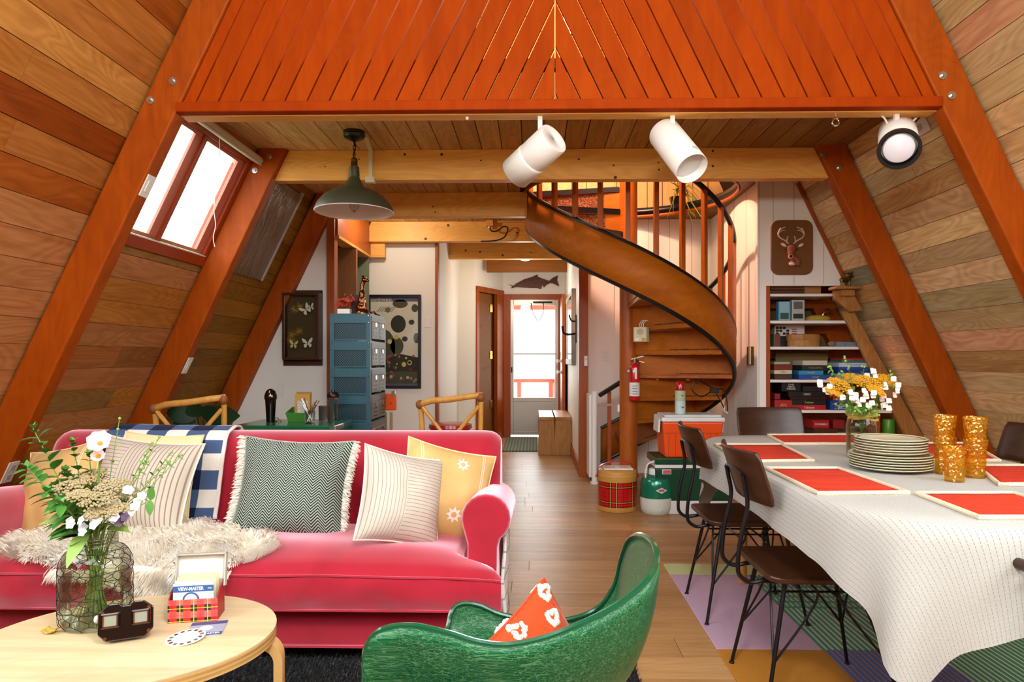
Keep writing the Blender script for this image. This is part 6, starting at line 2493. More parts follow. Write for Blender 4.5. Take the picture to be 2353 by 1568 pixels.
for k in range(7):
    zt = LZ - k * pitch
    zb_ = zt - pitch * .33
    MB().box(LX0 + ped, LX1 - ped, LY0 + .002, LY0 + .010, max(0, zb_), zt).build('cross_panel', 'locker_teal', lk)
    if zt - pitch > -.02:
        pn = MB().box(LX0 + ped, LX1 - ped, LY0 + .012, LY0 + .018, zt - pitch + .012, zb_).build('mesh_panel', 'locker_mesh', lk)
        MB().box(LX0 + ped, LX1 - ped, LY0 + .004, LY0 + .012, zt - pitch + .004, zt - pitch + .014).build('panel_lip', 'locker_teal', pn)
    MB().box(LX0 + .005, LX1 - .002, LY0 + .02, LY1, zt - .012, zt).build('shelf', 'locker_teal', lk)
    for (xx, zz) in ((LX0 + ped / 2, zt - .012), (LX1 - ped / 2, zt - .012), (LX0 + ped / 2, zb_ + .005), (LX1 - ped / 2, zb_ + .005)):
        if zz > 0:
            MB().ball((xx, LY0, zz), .0055, 8, 5).build('rivet', 'chrome', lk)
    # two drawers a row, on the side that faces the hall
    if zt - pitch > -.02:
        MB().box(LX1 - .004, LX1 + .004, LY0 + .03, LY1 - .03, zt - .05, zt - .012).build('rail', 'drawer_metal', lk)
        for j in range(2):
            ya = LY0 + .035 + j * .225
            dr = MB().box(LX1 - .25, LX1 + .006, ya, ya + .215, zt - pitch + .016, zt - .052).build('drawer', mat('drawer_metal', '#666a60', .45, .3), lk, bevel=.004)
            mv = MB()
            for r0 in range(3):
                for c0 in range(3):
                    mv.box(LX1 + .005, LX1 + .008, ya + .045 + c0 * .045, ya + .075 + c0 * .045, zt - pitch + .035 + r0 * .028, zt - pitch + .045 + r0 * .028)
            mv.build('vents', 'black_paint', dr)
            MB().box(LX1 + .006, LX1 + .012, ya + .085, ya + .125, zt - .085, zt - .058).build('latch', 'chrome', dr)
MB().box(LX0, LX1, LY0, LY1, LZ - .002, LZ + .004).build('top', 'locker_teal', lk)

# ---- on top of the locker
def critter(name, parent, balls, tubes, mt, vox):
    m = MB()
    for c_, r_ in balls:
        m.ball(c_, r_, 14, 10)
    for pts, rr in tubes:
        m.tube(smoothpath(pts, 4) if len(pts) > 2 else pts, rr if not isinstance(rr, list) else [rr[min(len(rr) - 1, int(i * len(rr) / ((len(pts) - 1) * 4 + 1)))] for i in range((len(pts) - 1) * 4 + 1)] if len(pts) > 2 else rr, 8)
    return m.build(name, mt, parent, remesh=vox)


c = PY(832, 720, 5.1)
c.z = LZ + .004
df_ = thing('deer_figurine', 'shiny bronze sitting deer figurine on the locker tower', 'figurine', tuple(c))
mat('bronze_shiny', '#7a4a2a', .18, .9)
V = lambda x, y, z: (c.x + x, c.y + y, c.z + z)
critter('deer', df_, [(V(-.005, 0, .10), (.030, .034, .055)), (V(.0, 0, .15), (.024, .026, .045)), (V(.022, -.004, .262), (.026, .017, .018)), (V(.045, -.006, .256), (.014, .009, .009)), (V(-.012, .0, .05), (.040, .04, .045)),
                      (V(-.002, -.002, .285), (.005, .008, .020)), (V(.012, .006, .285), (.005, .008, .018))],
        [([V(0, 0, .16), V(.0, 0, .21), V(.012, 0, .255)], .017), ([V(.018, -.02, .13), V(.022, -.022, .06), V(.02, -.02, .01)], .008), ([V(.018, .02, .13), V(.024, .022, .06), V(.022, .02, .01)], .008)], 'bronze_shiny', .0045)
MB().lathe([(1e-5, 0), (.058, 0), (.06, .01), (.052, .035), (.04, .045), (1e-5, .045)], tuple(c), 24, None, 0, lambda a, z: 1 + .1 * noise.noise(Vector((math.cos(a) * 4, math.sin(a) * 4, z * 60)))).build('rocky_base', 'bronze_shiny', df_, smooth=True)
c = PY(791, 722, 5.06)
c.z = LZ + .004
pb = thing('berry_pot', 'white square pot of red berry sprigs on the locker', 'potted berries', tuple(c))
MB().box(c.x - .045, c.x + .05, c.y - .03, c.y + .03, c.z, c.z + .042).build('pot', 'plate_plastic', pb, bevel=.004)
rf = random.Random(21)
mat('berry_red', '#c03a1a', .4)
for k in range(9):
    a_ = rf.uniform(0, 6.28)
    tip = Vector((c.x + rf.uniform(-.055, .055), c.y + rf.uniform(-.04, .04), c.z + rf.uniform(.07, .135)))
    sp_ = MB().tube([(c.x + rf.uniform(-.02, .02), c.y, c.z + .04), tip], .0015, 5).build('sprig', mat('twig', '#4a3a1e', .8), pb)
    m = MB()
    for q in range(9):
        m.ball(tip + Vector((rf.gauss(0, .016), rf.gauss(0, .014), rf.gauss(0, .014))), rf.uniform(.007, .011), 7, 5)
    tag(m.build('berries', 'berry_red', sp_, smooth=True), kind='stuff')
c = PY(815, 700, 5.16)
tag(MB().box(c.x - .028, c.x + .045, 5.16, 5.24, LZ + .004, LZ + .16).build('book', mat('maroon', '#3a120e', .5), bevel=.003), 'dark maroon box standing behind the bronze deer', 'box')
c = PY(858, 722, 5.2)
tag(MB().tube(smoothpath([(c.x - .01, 5.16, LZ + .02), (c.x, 5.2, LZ + .035), (c.x + .01, 5.25, LZ + .018), (c.x + .02, 5.3, LZ + .012)], 4), .009, 8).build('trinket', 'bronze_shiny', smooth=True), 'little bronze trinket at the back of the locker top', 'trinket')
# orange flask hanging on the locker
c = PY(899, 922, 5.5)
ofl = thing('orange_flask', 'bright orange flat flask hanging on the locker side', 'flask', (c.x, 5.5, c.z - .07))
MB().box(c.x - .055, c.x + .04, 5.49, 5.53, c.z - .075, c.z + .06).build('body', mat('flask_orange', '#e8530f', .35), ofl, bevel=.008)
MB().box(c.x + .005, c.x + .032, 5.483, 5.535, c.z + .035, c.z + .08).build('buckle', 'steel', ofl)
text('A', .035, FRONT((c.x + .0, 5.4885, c.z - .02)), mat('ink_brown', '#7a2408', .6), ofl)
a = PY(893, 985, 5.55)
ld = thing('wooden_stand', 'weathered little wooden ladder stand beside the locker', 'stand', (a.x, 5.55, 0))
for dx in (-.025, .02):
    MB().box(a.x + dx - .01, a.x + dx + .01, 5.54, 5.56, 0, PY(893, 948, 5.55).z).build('rail', mat('grey_wood', '#a08a68', .7), ld)
for k in range(4):
    MB().box(a.x - .025, a.x + .02, 5.545, 5.555, .12 + k * .13, .14 + k * .13).build('rung', 'grey_wood', ld)

# ---- rattan chairs behind the sofa
def rattan_chair(p, yaw, label, cushion=False):
    t = thing('rattan_chair', label, 'chair', p, 'rattan chairs', yaw)
    M = PM[t.name]
    W = lambda x, y, z: M @ Vector((x, y, z))
    zt = .88
    MB().tube(smoothpath([W(-.21, .02, zt - .03), W(-.12, -.01, zt), W(0, -.02, zt + .012), W(.12, -.01, zt + .03), W(.21, .02, zt + .04)], 5), .020, 10).build('top_rail', 'rattan', t, smooth=True)
    for sx in (-1, 1):
        MB().tube(smoothpath([W(.20 * sx, .02, zt), W(.19 * sx, .05, .6), W(.18 * sx, .06, .42), W(.19 * sx, .03, 0)], 5), .017, 10).build('back_post', 'rattan', t, smooth=True)
        MB().tube(smoothpath([W(.19 * sx, .01, zt - .03), W(.05 * sx, 0, .68), W(-.08 * sx, .02, .52)], 5), .013, 8).build('cross_brace', 'rattan', t, smooth=True)
        MB().tube([W(.2 * sx, -.38, .43), W(.21 * sx, -.40, 0)], .017, 10).build('front_leg', 'rattan', t, smooth=True)
        MB().ball(W(.20 * sx, .01, zt - .005 + (.03 if sx > 0 else -.02)), (.027, .027, .03), 10, 8).build('binding', mat('rattan_wrap', '#8a4f22', .6), t, smooth=True)
    MB().box(-.22, .22, -.40, .06, .41, .45, M).build('seat', 'rattan', t, bevel=.01)
    if cushion:
        MB().box(-.2, .2, -.38, .04, .45, .52, M).build('cushion', mat('cushion_red', '#a80f1e', .7), t, bevel=.03, seg=3)
    return t


c = PY(1033, 985, 4.35)
rattan_chair((c.x, 4.35, 0), R(-8), 'rattan chair top showing over the sofa near the hallway', True)
c = PY(432, 980, 4.0)
rattan_chair((c.x, 4.0, 0), R(6), 'rattan chair top showing over the sofa by the dark leaves')
# red stool seat seen beyond
c = PY(1035, 980, 6.4)
sto = thing('red_stool', 'round red stool beyond the rattan chair', 'stool', (c.x, 6.4, 0))
MB().lathe([(1e-5, 0), (.19, 0), (.205, .02), (.2, .05), (.15, .065), (1e-5, .068)], (c.x, 6.4, c.z - .03), 32).build('seat', mat('vinyl_red', '#b3121c', .25, coat=.3), sto, smooth=True)
for k in range(3):
    a_ = R(90 + 120 * k)
    MB().cyl((c.x + .1 * math.cos(a_), 6.4 + .1 * math.sin(a_), c.z - .03), (c.x + .17 * math.cos(a_), 6.4 + .17 * math.sin(a_), 0), .012, n=8).build('leg', 'steel', sto)
# dark leaved plant
c = PY(470, 975, 4.75)
dp = thing('potted_plant', 'dark green broad-leaved plant behind the rattan chair', 'plant', (c.x, 4.75, 0))
MB().lathe([(1e-5, 0), (.10, 0), (.13, .24), (.12, .25), (1e-5, .24)], (c.x, 4.75, 0), 24).build('pot', mat('pot_dark', '#3b332c', .7), dp, smooth=True)


def leaf_mesh(m, base, d, L, wd, droop=.3, n=6, fold=.12, up=Vector((0, 0, 1)), rnd_=False):
    """a leaf as a folded strip from its base along d"""
    d = Vector(d).normalized()
    sd = d.cross(up)
    sd = sd.normalized() if sd.length > 1e-4 else Vector((1, 0, 0))
    nn = sd.cross(d)
    vs = []
    for i in range(n + 1):
        t_ = i / n
        w_ = wd * .5 * (math.sqrt(max(.01, 1 - (2 * (.06 + .94 * t_) - 1) ** 2)) if rnd_ else math.sin(PI * min(1, t_ ** .75 * .98 + .01)) ** .8)
        p = Vector(base) + d * (L * t_) - Vector((0, 0, 1)) * (droop * L * t_ * t_)
        vs += [p - sd * w_ + nn * fold * w_, p - nn * 0, p + sd * w_ + nn * fold * w_]
    fs = []
    for i in range(n):
        for k in range(2):
            fs.append((3 * i + k, 3 * i + k + 1, 3 * i + 4 + k, 3 * i + 3 + k))
    m.add(vs, fs)


mat('leaf_dark', '#16331c', .35)
for (px, py, ex, ey, wd) in ((455, 960, 385, 935, .16), (455, 960, 445, 920, .14), (470, 965, 490, 928, .13), (480, 965, 548, 945, .17), (475, 970, 520, 975, .12), (450, 970, 400, 965, .12)):
    b_, e_ = PY(px, py, 4.75), PY(ex, ey, 4.72)
    m = MB()
    leaf_mesh(m, b_, e_ - b_, (e_ - b_).length * 1.05, wd, .15, 7, .2, Vector((0, -1, .4)))
    lo = m.build('leaf', 'leaf_dark', dp, smooth=True)
    MB().tube([Vector((c.x, 4.75, .24)), b_.lerp(Vector((c.x, 4.75, .4)), .5), b_], .006, 6).build('stalk', 'leaf_dark', lo)

# ================================================================== HALLWAY
q = PY(1228, 648, 10.045)
fs_ = thing('carved_fish', 'carved dark wooden salmon above the hall door', 'carving', (q.x, 10.045, q.z - .12))
s_f = 10.04 / F
fo = [(1172, 655), (1178, 658), (1190, 650), (1205, 642), (1222, 637), (1235, 631), (1236, 637), (1250, 642), (1262, 646), (1268, 640), (1282, 633), (1280, 644), (1284, 658), (1272, 652), (1264, 651), (1256, 655), (1250, 661), (1246, 655), (1243, 665), (1234, 662), (1220, 662), (1200, 661), (1186, 660), (1174, 663), (1178, 657)]
out_ = [PY(x, y, 10.03) for x, y in fo]
MB().prism([(p.x, p.z) for p in out_], 10.025, 10.049).build('body', 'carve_dark', fs_, bevel=.006)
MB().ball((PY(1187, 652, 10.02).x, 10.022, PY(1187, 652, 10.02).z), .007, 8, 6).build('eye', 'black_paint', fs_)
# storm door
d1_ = thing('door_1', 'aluminium storm door with a tall glass pane', 'door', (0, 10.07, 0), kind='structure')
yA, yB = 10.045, 10.085
m = MB()
st_w = .055
m.box(DX0, DX0 + st_w, yA, yB, .03, DT).box(DX1 - st_w, DX1, yA, yB, .03, DT).box(DX0 + st_w, DX1 - st_w, yA, yB, DT - .09, DT).box(DX0 + st_w, DX1 - st_w, yA, yB, .52, .58).box(DX0 + st_w, DX1 - st_w, yA, yB, .03, .08)
m.build('frame', 'aluminium', d1_, bevel=.003)
MB().box(DX0 + st_w, DX1 - st_w, yA + .012, yA + .02, .08, .52).build('kick_panel', 'aluminium', d1_)
MB().box(DX0 + st_w, DX1 - st_w, yA + .01, yA + .016, .58, DT - .09).build('pane', 'pane_glass', d1_)
MB().box(DX0 + st_w, DX1 - st_w, yA + .004, yA + .02, 1.21, 1.235).box(DX0 + st_w, DX1 - st_w, yA + .006, yA + .018, 1.40, 1.41).build('pane_bar', 'aluminium', d1_)
MB().box(DX0 + .018, DX0 + .036, yA - .03, yA, .95, 1.03).build('latch', 'black_metal', d1_)
cl = thing('door_closer', 'black pneumatic closer with looped chain on the storm door', 'door closer', (.1, 10.0, DT - .1))
MB().cyl((-.02, 10.02, DT - .05), (.26, 10.02, DT - .05), .013, n=12).build('tube', 'black_metal', cl, smooth=True)
MB().tube(smoothpath([(-.05, 10.02, DT - .06), (-.02, 10.02, DT - .2), (.06, 10.02, DT - .32), (.13, 10.02, DT - .2), (.13, 10.02, DT - .05)], 5), .006, 6).build('chain', 'black_metal', cl, smooth=True)
d3 = thing('door_3', 'orange wooden entrance door standing open against the wall', 'door', (.39, 9.65, 0), kind='structure')
MB().box(.375, .418, 9.22, 10.0, .01, 2.02).build('leaf', 'trim_orange', d3, bevel=.003)
MB().box(.371, .376, 9.42, 9.82, 1.25, 1.88).build('pane', 'gray_plastic', d3)
for z in (.97, 1.12):
    MB().lathe([(1e-5, 0), (.03, 0), (.03, .012), (.014, .018), (.014, .035), (.028, .042), (.028, .065), (1e-5, .068)], (0, 0, 0), 16, Matrix.Translation((.375, 9.30, z)) @ Matrix.Rotation(R(-90), 4, 'Y')).build('knob', 'chrome', d3, smooth=True)
# mirror on the right hall wall
mr = thing('hall_mirror', 'tall mirror in pale frame with black coat hooks', 'mirror', (.44, 8.1, 1.1))
MB().box(.405, .449, 7.45, 8.85, 1.08, 1.92).build('frame', mat('frame_grey', '#8d8a80', .5), mr, bevel=.006)
MB().box(.402, .406, 7.52, 8.78, 1.15, 1.85).build('glass', mat('mirror_glass', '#cfd6d2', .03, 1.), mr)
hk = thing('coat_hook', 'black iron coat hook beside the hall mirror', 'hook', (.40, 7.3, 1.4))
MB().box(.435, .449, 7.28, 7.32, 1.32, 1.62).build('plate', 'black_metal', hk)
MB().tube(smoothpath([(.435, 7.3, 1.42), (.36, 7.28, 1.41), (.31, 7.27, 1.43), (.30, 7.26, 1.50)], 5), .012, 8).build('prong', 'black_metal', hk, smooth=True)
MB().tube(smoothpath([(.435, 7.3, 1.55), (.39, 7.28, 1.56), (.37, 7.27, 1.62)], 5), .009, 8).build('prong', 'black_metal', hk, smooth=True)
# benches
wood('bench_wood', '#a9743a', '#bd8a4c', 2, 14, 1.2, .35, False, .25, .05)
for i, (x0, x1) in enumerate(((.055, .235), (.250, .432))):
    t = thing('bench', ['narrow slab wood bench by the hall door, the half toward the mat', 'narrow slab wood bench by the hall door, the half against the wall'][i], 'bench', ((x0 + x1) / 2, 8.7, 0), 'twin hall benches')
    MB().box(x0, x1, 8.15, 9.25, .415, .455).build('seat', 'bench_wood', t, bevel=.004)
    MB().add([(x0 - .012, 8.16, 0), (x1 + .012, 8.16, 0), (x1, 8.16, .415), (x0, 8.16, .415), (x0 - .012, 8.20, 0), (x1 + .012, 8.20, 0), (x1, 8.20, .415), (x0, 8.20, .415)],
             [(0, 1, 2, 3), (7, 6, 5, 4), (0, 4, 5, 1), (1, 5, 6, 2), (2, 6, 7, 3), (3, 7, 4, 0)]).build('end_panel', 'bench_wood', t, bevel=.003)
    MB().box(x0, x1, 9.20, 9.24, 0, .415).build('end_panel', 'bench_wood', t, bevel=.003)
# door mat
stripes_mat('mat_green', '#2c3a1e', '#6d7748', 24.)
tag(MB().box(-.40, .04, 8.45, 9.95, .001, .012).build('door_mat', 'mat_green', bevel=.003), 'dark green striped mat before the storm door', 'door mat')

# ================================================================== DEER PLAQUE AND GAME NICHE
a, b = PY(1770, 507, YD), PY(1866, 632, YD)
dq = thing('deer_plaque', 'rounded wooden plaque with a carved stag head', 'plaque', ((a.x + b.x) / 2, YD, b.z))
cx_, cz_ = (a.x + b.x) / 2, (a.z + b.z) / 2
hwx, hhz, rr = (b.x - a.x) / 2, (a.z - b.z) / 2, .062
poly = []
for (sx, sz, a0) in ((1, 1, 0), (-1, 1, 90), (-1, -1, 180), (1, -1, 270)):
    for k in range(7):
        q = R(a0 + 15 * k)
        poly.append((cx_ + sx * (hwx - rr) + rr * math.cos(q), cz_ + sz * (hhz - rr) + rr * math.sin(q)))
MB().prism(poly, YD - .022, YD).build('board', mat('plaque_brown', '#74481c', .5), dq, bevel=.004)
PP = lambda px, py, d=.0: tuple(PY(px, py, YD - .022 - d))
mat('stag_brown', '#8a4a30', .55)
mat('stag_cream', '#d8bfa4', .6)
critter('head', dq, [(PP(1818, 573, .01), (.040, .018, .036)), (PP(1817, 585, .014), (.026, .02, .040)), (PP(1816, 593, .016), (.020, .02, .018))],
        [([PP(1822, 592), PP(1832, 600), PP(1830, 612)], .028), ([PP(1818, 600, .004), PP(1822, 608, .004)], .03)], 'stag_brown', .006)
for (px, py, rz) in ((1801, 564, 30), (1840, 564, -30)):
    M = Matrix.Translation(PP(px, py, .006)) @ Matrix.Rotation(R(rz), 4, 'Y')
    e_ = MB().ball((0, 0, 0), (.030, .008, .017), 12, 8, M).build('ear', 'stag_brown', dq, smooth=True)
    MB().ball((0, -.006, 0), (.022, .005, .011), 12, 8, M).build('ear_inner', 'stag_cream', e_, smooth=True)
for (px, py) in ((1806, 573), (1831, 573)):
    MB().ball(PP(px, py, .034), .0075, 8, 6).build('eye', 'black_paint', dq, smooth=True)
mz = MB().ball(PP(1817, 590, .044), (.019, .010, .016), 14, 8).build('muzzle', 'stag_cream', dq, smooth=True)
MB().ball(PP(1817, 589, .053), (.013, .006, .011), 12, 8).build('nose', 'black_paint', mz, smooth=True)
MB().ball(PP(1820, 607, .036), (.026, .012, .014), 12, 8).build('throat_patch', 'stag_cream', dq, smooth=True)
for s in (-1, 1):
    X = lambda dx, y: PP(1818 + s * dx, y, .008)
    m = MB().tube(smoothpath([X(6, 560), X(14, 553), X(25, 547), X(30, 538), X(27, 530), X(24, 524)], 5), .0055, 7)
    m.tube(smoothpath([X(29, 537), X(22, 531), X(14, 529)], 4), .004, 6).tube(smoothpath([X(28, 531), X(20, 525), X(13, 522)], 4), .004, 6).tube(smoothpath([X(10, 556), X(9, 548), X(7, 543)], 4), .004, 6)
    m.build('antler', 'stag_cream', dq, smooth=True)

# ---- shelves
sv = thing('niche_shelves', 'white shelf boards in the sloping wall niche', 'shelves', (2.2, 5.6, 0))
SHY0, SHY1 = YD + .01, 5.83
for (py, xr) in ((675, 1915), (737, 1955), (797, 1987), (873, 2010), (943, 2050), (1003, 2080)):
    z = PY(1850, py, SHY0).z
    x1 = PY(xr, py, SHY0).x
    MB().box(NX0, x1, SHY0, 5.72, z - .022, z).build('board', 'white_paint', sv, bevel=.002)
    MB().box(NX0, x1 + .25, 5.735, 5.78, z - .09, z - .03).build('cleat', 'trim_orange', sv)


def gamebox(px0, px1, py0, py1, col, label, cat='game box', txt=None, tcol='paper', dep=.22, Y=5.42, ts=1., name='game_box', two=None):
    """a box on a shelf; py1 is its underside"""
    p0, p1 = PY(px0, py0, Y), PY(px1, py1, Y)
    t = thing(name, label, cat, ((p0.x + p1.x) / 2, Y, p1.z), 'games and books in the niche')
    MB().box(p0.x, p1.x, Y, Y + dep, p1.z + .001, p0.z).build('box', mat('box_' + col[1:], col, .45), t, bevel=.002)
    if two:
        f0, f1, c2 = two
        xa, xb = p0.x + (p1.x - p0.x) * f0, p0.x + (p1.x - p0.x) * f1
        MB().box(xa, xb, Y - .0012, Y + .002, p1.z + .002, p0.z - .001).build('label_field', mat('box_' + c2[1:], c2, .45), t)
    if txt:
        h_ = (p0.z - p1.z) * .62 * ts
        o = text(txt, h_, FRONT(((p0.x + p1.x) / 2, Y - .0022, (p0.z + p1.z) / 2)), tcol, t)
    return t


mat('gold_ink', '#d9b23a', .5)
mat('green_ink', '#b8d83a', .5)
SH = [675, 737, 797, 873, 943]
e = -1
# top shelf
gamebox(1772, 1848, 659, 666, '#6b3d1c', 'upper of two dark wooden trays on the top shelf', 'tray', name='wooden_tray', Y=5.45)
gamebox(1770, 1850, 667, 675, '#52301a', 'lower of two dark wooden trays on the top shelf', 'tray', name='wooden_tray', Y=5.45)
q = gamebox(1849, 1887, 656, 675, '#a8703a', 'ribbed wooden box on the top shelf', 'box', name='wooden_box', Y=5.45)
# second shelf
t = gamebox(1788, 1817, 693, 737, '#3f86a8', 'tall box with a snowy landscape picture', 'box', dep=.05, two=(.1, .9, '#8fb9c4'))
p = PY(1802, 728, 5.418)
MB().box(p.x - .03, p.x + .035, 5.4175, 5.42, p.z - .02, p.z + .03).build('picture_trees', mat('pic_green', '#35503c', .6), t)
t = gamebox(1820, 1849, 690, 737, '#b5b3ab', 'grey handheld recorder beside the landscape box', 'recorder', dep=.05, name='recorder')
p = PY(1834, 700, 5.418)
MB().box(p.x - .034, p.x + .034, 5.416, 5.42, p.z - .035, p.z + .022).build('screen', mat('dark_grey', '#5b5e60', .5), t)
p = PY(1834, 726, 5.418)
MB().box(p.x - .038, p.x + .038, 5.416, 5.42, p.z - .022, p.z + .016).build('keypad', mat('dark_plastic', '#2a2c30', .5), t)
c = PY(1878, 737, 5.5)
m = MB()
m.ball((c.x, 5.5, c.z + .012), (.10, .08, .032), 20, 10)
o = m.build('folded_cloth', mat('cloth_yellow', '#b8a03a', .9, bump=(30., .8)), smooth=True)
tag(o, 'folded yellow cloth on the second shelf', 'cloth')
c = PY(1900, 735, 5.6)
o = MB().tube(smoothpath([(c.x - .03, 5.62, c.z), (c.x - .02, 5.62, c.z + .05), (c.x + .02, 5.62, c.z + .08), (c.x + .05, 5.62, c.z + .06)], 5), .012, 8).build('copper_ornament', 'copper', smooth=True)
tag(o, 'small copper ornament behind the yellow cloth', 'ornament')
# third shelf
t = gamebox(1780, 1849, 747, 773, '#d8d5cb', 'white box with black squares and red bars', 'game box', dep=.10, Y=5.58)
for i in range(4):
    for j in range(3):
        p = PY(1786 + i * 8, 754 + j * 6.5, 5.58)
        if (i + j) % 4 != 3:
            MB().box(p.x - .011, p.x + .011, 5.5775, 5.581, p.z - .009, p.z + .009).build('square', 'black_paint', t)
for j in range(3):
    p = PY(1825, 757 + j * 5, 5.58)
    MB().box(p.x - .02, p.x + .02, 5.5775, 5.581, p.z - .0035, p.z + .0035).build('bar', 'logo_red', t)
gamebox(1780, 1848, 774, 797, '#23201e', 'low dark box under the white box', 'box', dep=.1, Y=5.58)
t = gamebox(1778, 1793, 768, 797, '#4d6a45', 'small upright book with red flowers on a green cover', 'book', dep=.10, name='book', two=(.1, .9, '#7a3030'))
c = PY(1848, 797, 5.5)
wb = thing('bentwood_box', 'oval striped wooden box on the third shelf', 'box', (c.x, 5.52, c.z))
Mo = Matrix.Translation((c.x, 5.52, c.z)) @ Matrix.Diagonal((1, .65, 1, 1))
MB().lathe([(1e-5, 0), (.125, 0), (.128, .02), (.128, .085), (1e-5, .085)], (0, 0, 0), 32, Mo).build('body', 'bench_wood', wb, smooth=True)
MB().lathe([(.131, .05), (.133, .055), (.133, .095), (.12, .10), (1e-5, .10)], (0, 0, 0), 32, Mo).build('lid', 'oak_warm', wb, smooth=True)
c = PY(1912, 797, 5.5)
tag(MB().ball((c.x, 5.5, c.z + .022), (.035, .03, .022), 12, 8).build('stone', mat('stone_tan', '#8d7850', .9, bump=(30., .6)), smooth=True), 'rounded tan stone on the third shelf', 'stone')
gamebox(1922, 1968, 786, 797, '#6f7f8a', 'flat blue-grey tin on the third shelf', 'tin', dep=.10, name='tin', two=(.45, .47, '#3d4850'))
# fourth shelf: cardboard behind, then three piles
gamebox(1782, 1903, 812, 840, '#8a7340', 'tan cardboard sheet at the back of the fourth shelf', 'cardboard', dep=.02, Y=5.68, name='cardboard')
yb = 873
for (x0, x1, y0, y1, col, lab, tx, tc_) in (
        (1780, 1820, 860, 873, '#4a3320', 'dark brown bottom book of the pile by the orange trim', None, None),
        (1779, 1820, 851, 860, '#d5cfae', 'cream book with dark title in the pile by the orange trim', 'SOUL', 'black_paint'),
        (1779, 1821, 838, 851, '#7a2a1a', 'thick red-brown book in the pile by the orange trim', None, None),
        (1779, 1815, 832, 838, '#9fae94', 'thin pale green top book of the pile by the orange trim', None, None),
        (1836, 1912, 862, 873, '#1f4f96', 'blue box with yellow letters at the bottom of the middle pile', 'NOIZ', 'gold_ink'),
        (1836, 1892, 852, 862, '#2a8ab8', 'turquoise game box in the middle pile', 'TICKET', 'print_yellow'),
        (1843, 1906, 840, 852, '#22241f', 'black game box in the middle pile', 'PANDEMIC', 'print_grey'),
        (1845, 1901, 829, 840, '#c9c2b2', 'speckled cream box on top of the middle pile', None, None),
        (1922, 2019, 859, 873, '#8c97a8', 'pale blue-grey box at the bottom of the pile by the sloping post', None, None),
        (1926, 2016, 851, 859, '#1c3a86', 'lower dark blue box in the pile by the sloping post', None, None),
        (1927, 2010, 844, 851, '#24479a', 'upper dark blue box in the pile by the sloping post', None, None),
        (1928, 2002, 834, 844, '#c3cde0', 'white box with blue capitals in the pile by the sloping post', 'VANTAGE', 'print_blue'),
        (1934, 2000, 829, 834, '#2a7a6a', 'thin green box in the pile by the sloping post', None, None),
        (1936, 1998, 824, 829, '#a83030', 'thin red box on top of the pile by the sloping post', None, None)):
    gamebox(x0, x1, y0, y1, col, lab, 'game box', tx, tc_ or 'paper', ts=.9)
# fifth shelf
for (x0, x1, y0, y1, col, lab, tx, tc_, s_) in (
        (1780, 1820, 920, 943, '#a81f1f', 'tall red box with gold emblems at the end of the fifth shelf', 'AN', 'gold_ink', .7),
        (1780, 1793, 905, 919, '#8f1a1c', 'small red box on the tall red box', None, None, 1),
        (1820, 1898, 931, 943, '#b01a20', 'red dice game box at the bottom of the black pile', 'Yahtzee', 'paper', 1),
        (1820, 1898, 920, 931, '#141414', 'black game box with yellow-green title', 'Twister', 'green_ink', 1),
        (1816, 1898, 913, 920, '#2c1010', 'thin dark box under the black card game', None, None, 1),
        (1812, 1897, 900, 913, '#0f0d0f', 'black card game box with red edges', 'UNO', 'paper', .9),
        (1796, 1840, 879, 900, '#0b0b0c', 'black box with small white three-line title', None, None, 1),
        (1845, 1888, 888, 900, '#1a1a1c', 'short black box beside the three-line title box', None, None, 1),
        (1908, 1952, 921, 943, '#123a86', 'blue party game box behind the flower jar', 'Telest', 'paper', .72),
        (1915, 1940, 905, 921, '#a0251f', 'red box on top of the blue party game', None, None, 1)):
    t = gamebox(x0, x1, y0, y1, col, lab, 'game box', tx, tc_ or 'paper', ts=s_)
    if col == '#0b0b0c':
        for k, wd in enumerate(('Cards', 'Against', 'Humanity')):
            p = PY(1818, 884 + k * 5, 5.4175)
            text(wd, .018, FRONT(p), 'paper', t)
    if tx == 'Telest':
        p = PY(1930, 939, 5.4175)
        text('THE TELEPHONE', .012, FRONT(p), 'paper', t)
# bottom shelf
gamebox(1868, 1906, 966, 985, '#a3141a', 'red word game box under the shelves', 'game box', 'SCRABBLE', 'paper', ts=.55)
gamebox(1915, 1940, 966, 985, '#8f1418', 'second red box under the shelves', 'game box')
gamebox(1872, 1925, 985, 1003, '#4a2412', 'brown wooden game box on the bottom shelf', 'game box')
gamebox(2012, 2023, 958, 1003, '#9a4a20', 'upright orange-brown book on the bottom shelf', 'book', dep=.15, name='book')
c = PY(2042, 1003, 5.46)
tag(MB().lathe([(1e-5, 0), (.045, 0), (.046, .005), (.046, .13), (.043, .135), (1e-5, .136)], (c.x, 5.46, c.z + .002), 28).build('green_canister', mat('canister_green', '#4f8a1c', .35), smooth=True), 'bright green canister on the bottom shelf', 'canister')

# ---- moose on its bracket
q = PY(1950, 661, 5.28)
br = thing('corner_bracket_shelf', 'little wooden bracket shelf holding the brass moose', 'bracket shelf', (q.x, 5.28, q.z - .25))
bx_ = PY(1910, 661, 5.28).x
MB().box(bx_, bx_ + .20, 5.20, YD - .035, q.z - .018, q.z + .004).build('board', 'oak_warm', br, bevel=.008)
zs = q.z - .02
MB().prism([(bx_ + .03, zs), (bx_ + .16, zs), (bx_ + .245, zs - .155), (bx_ + .15, zs - .165), (bx_ + .03, zs - .07)], 5.29, 5.33).build('bracket', 'oak_warm', br, bevel=.003)
MB().box(bx_ + .06, bx_ + .16, 5.24, 5.29, zs - .045, zs).build('cleat', 'oak_warm', br)
c = PY(1944, 659, 5.26)
mo = thing('moose_figurine', 'small antiqued brass moose figurine', 'figurine', (c.x, 5.26, q.z + .004))
c.z = q.z + .004
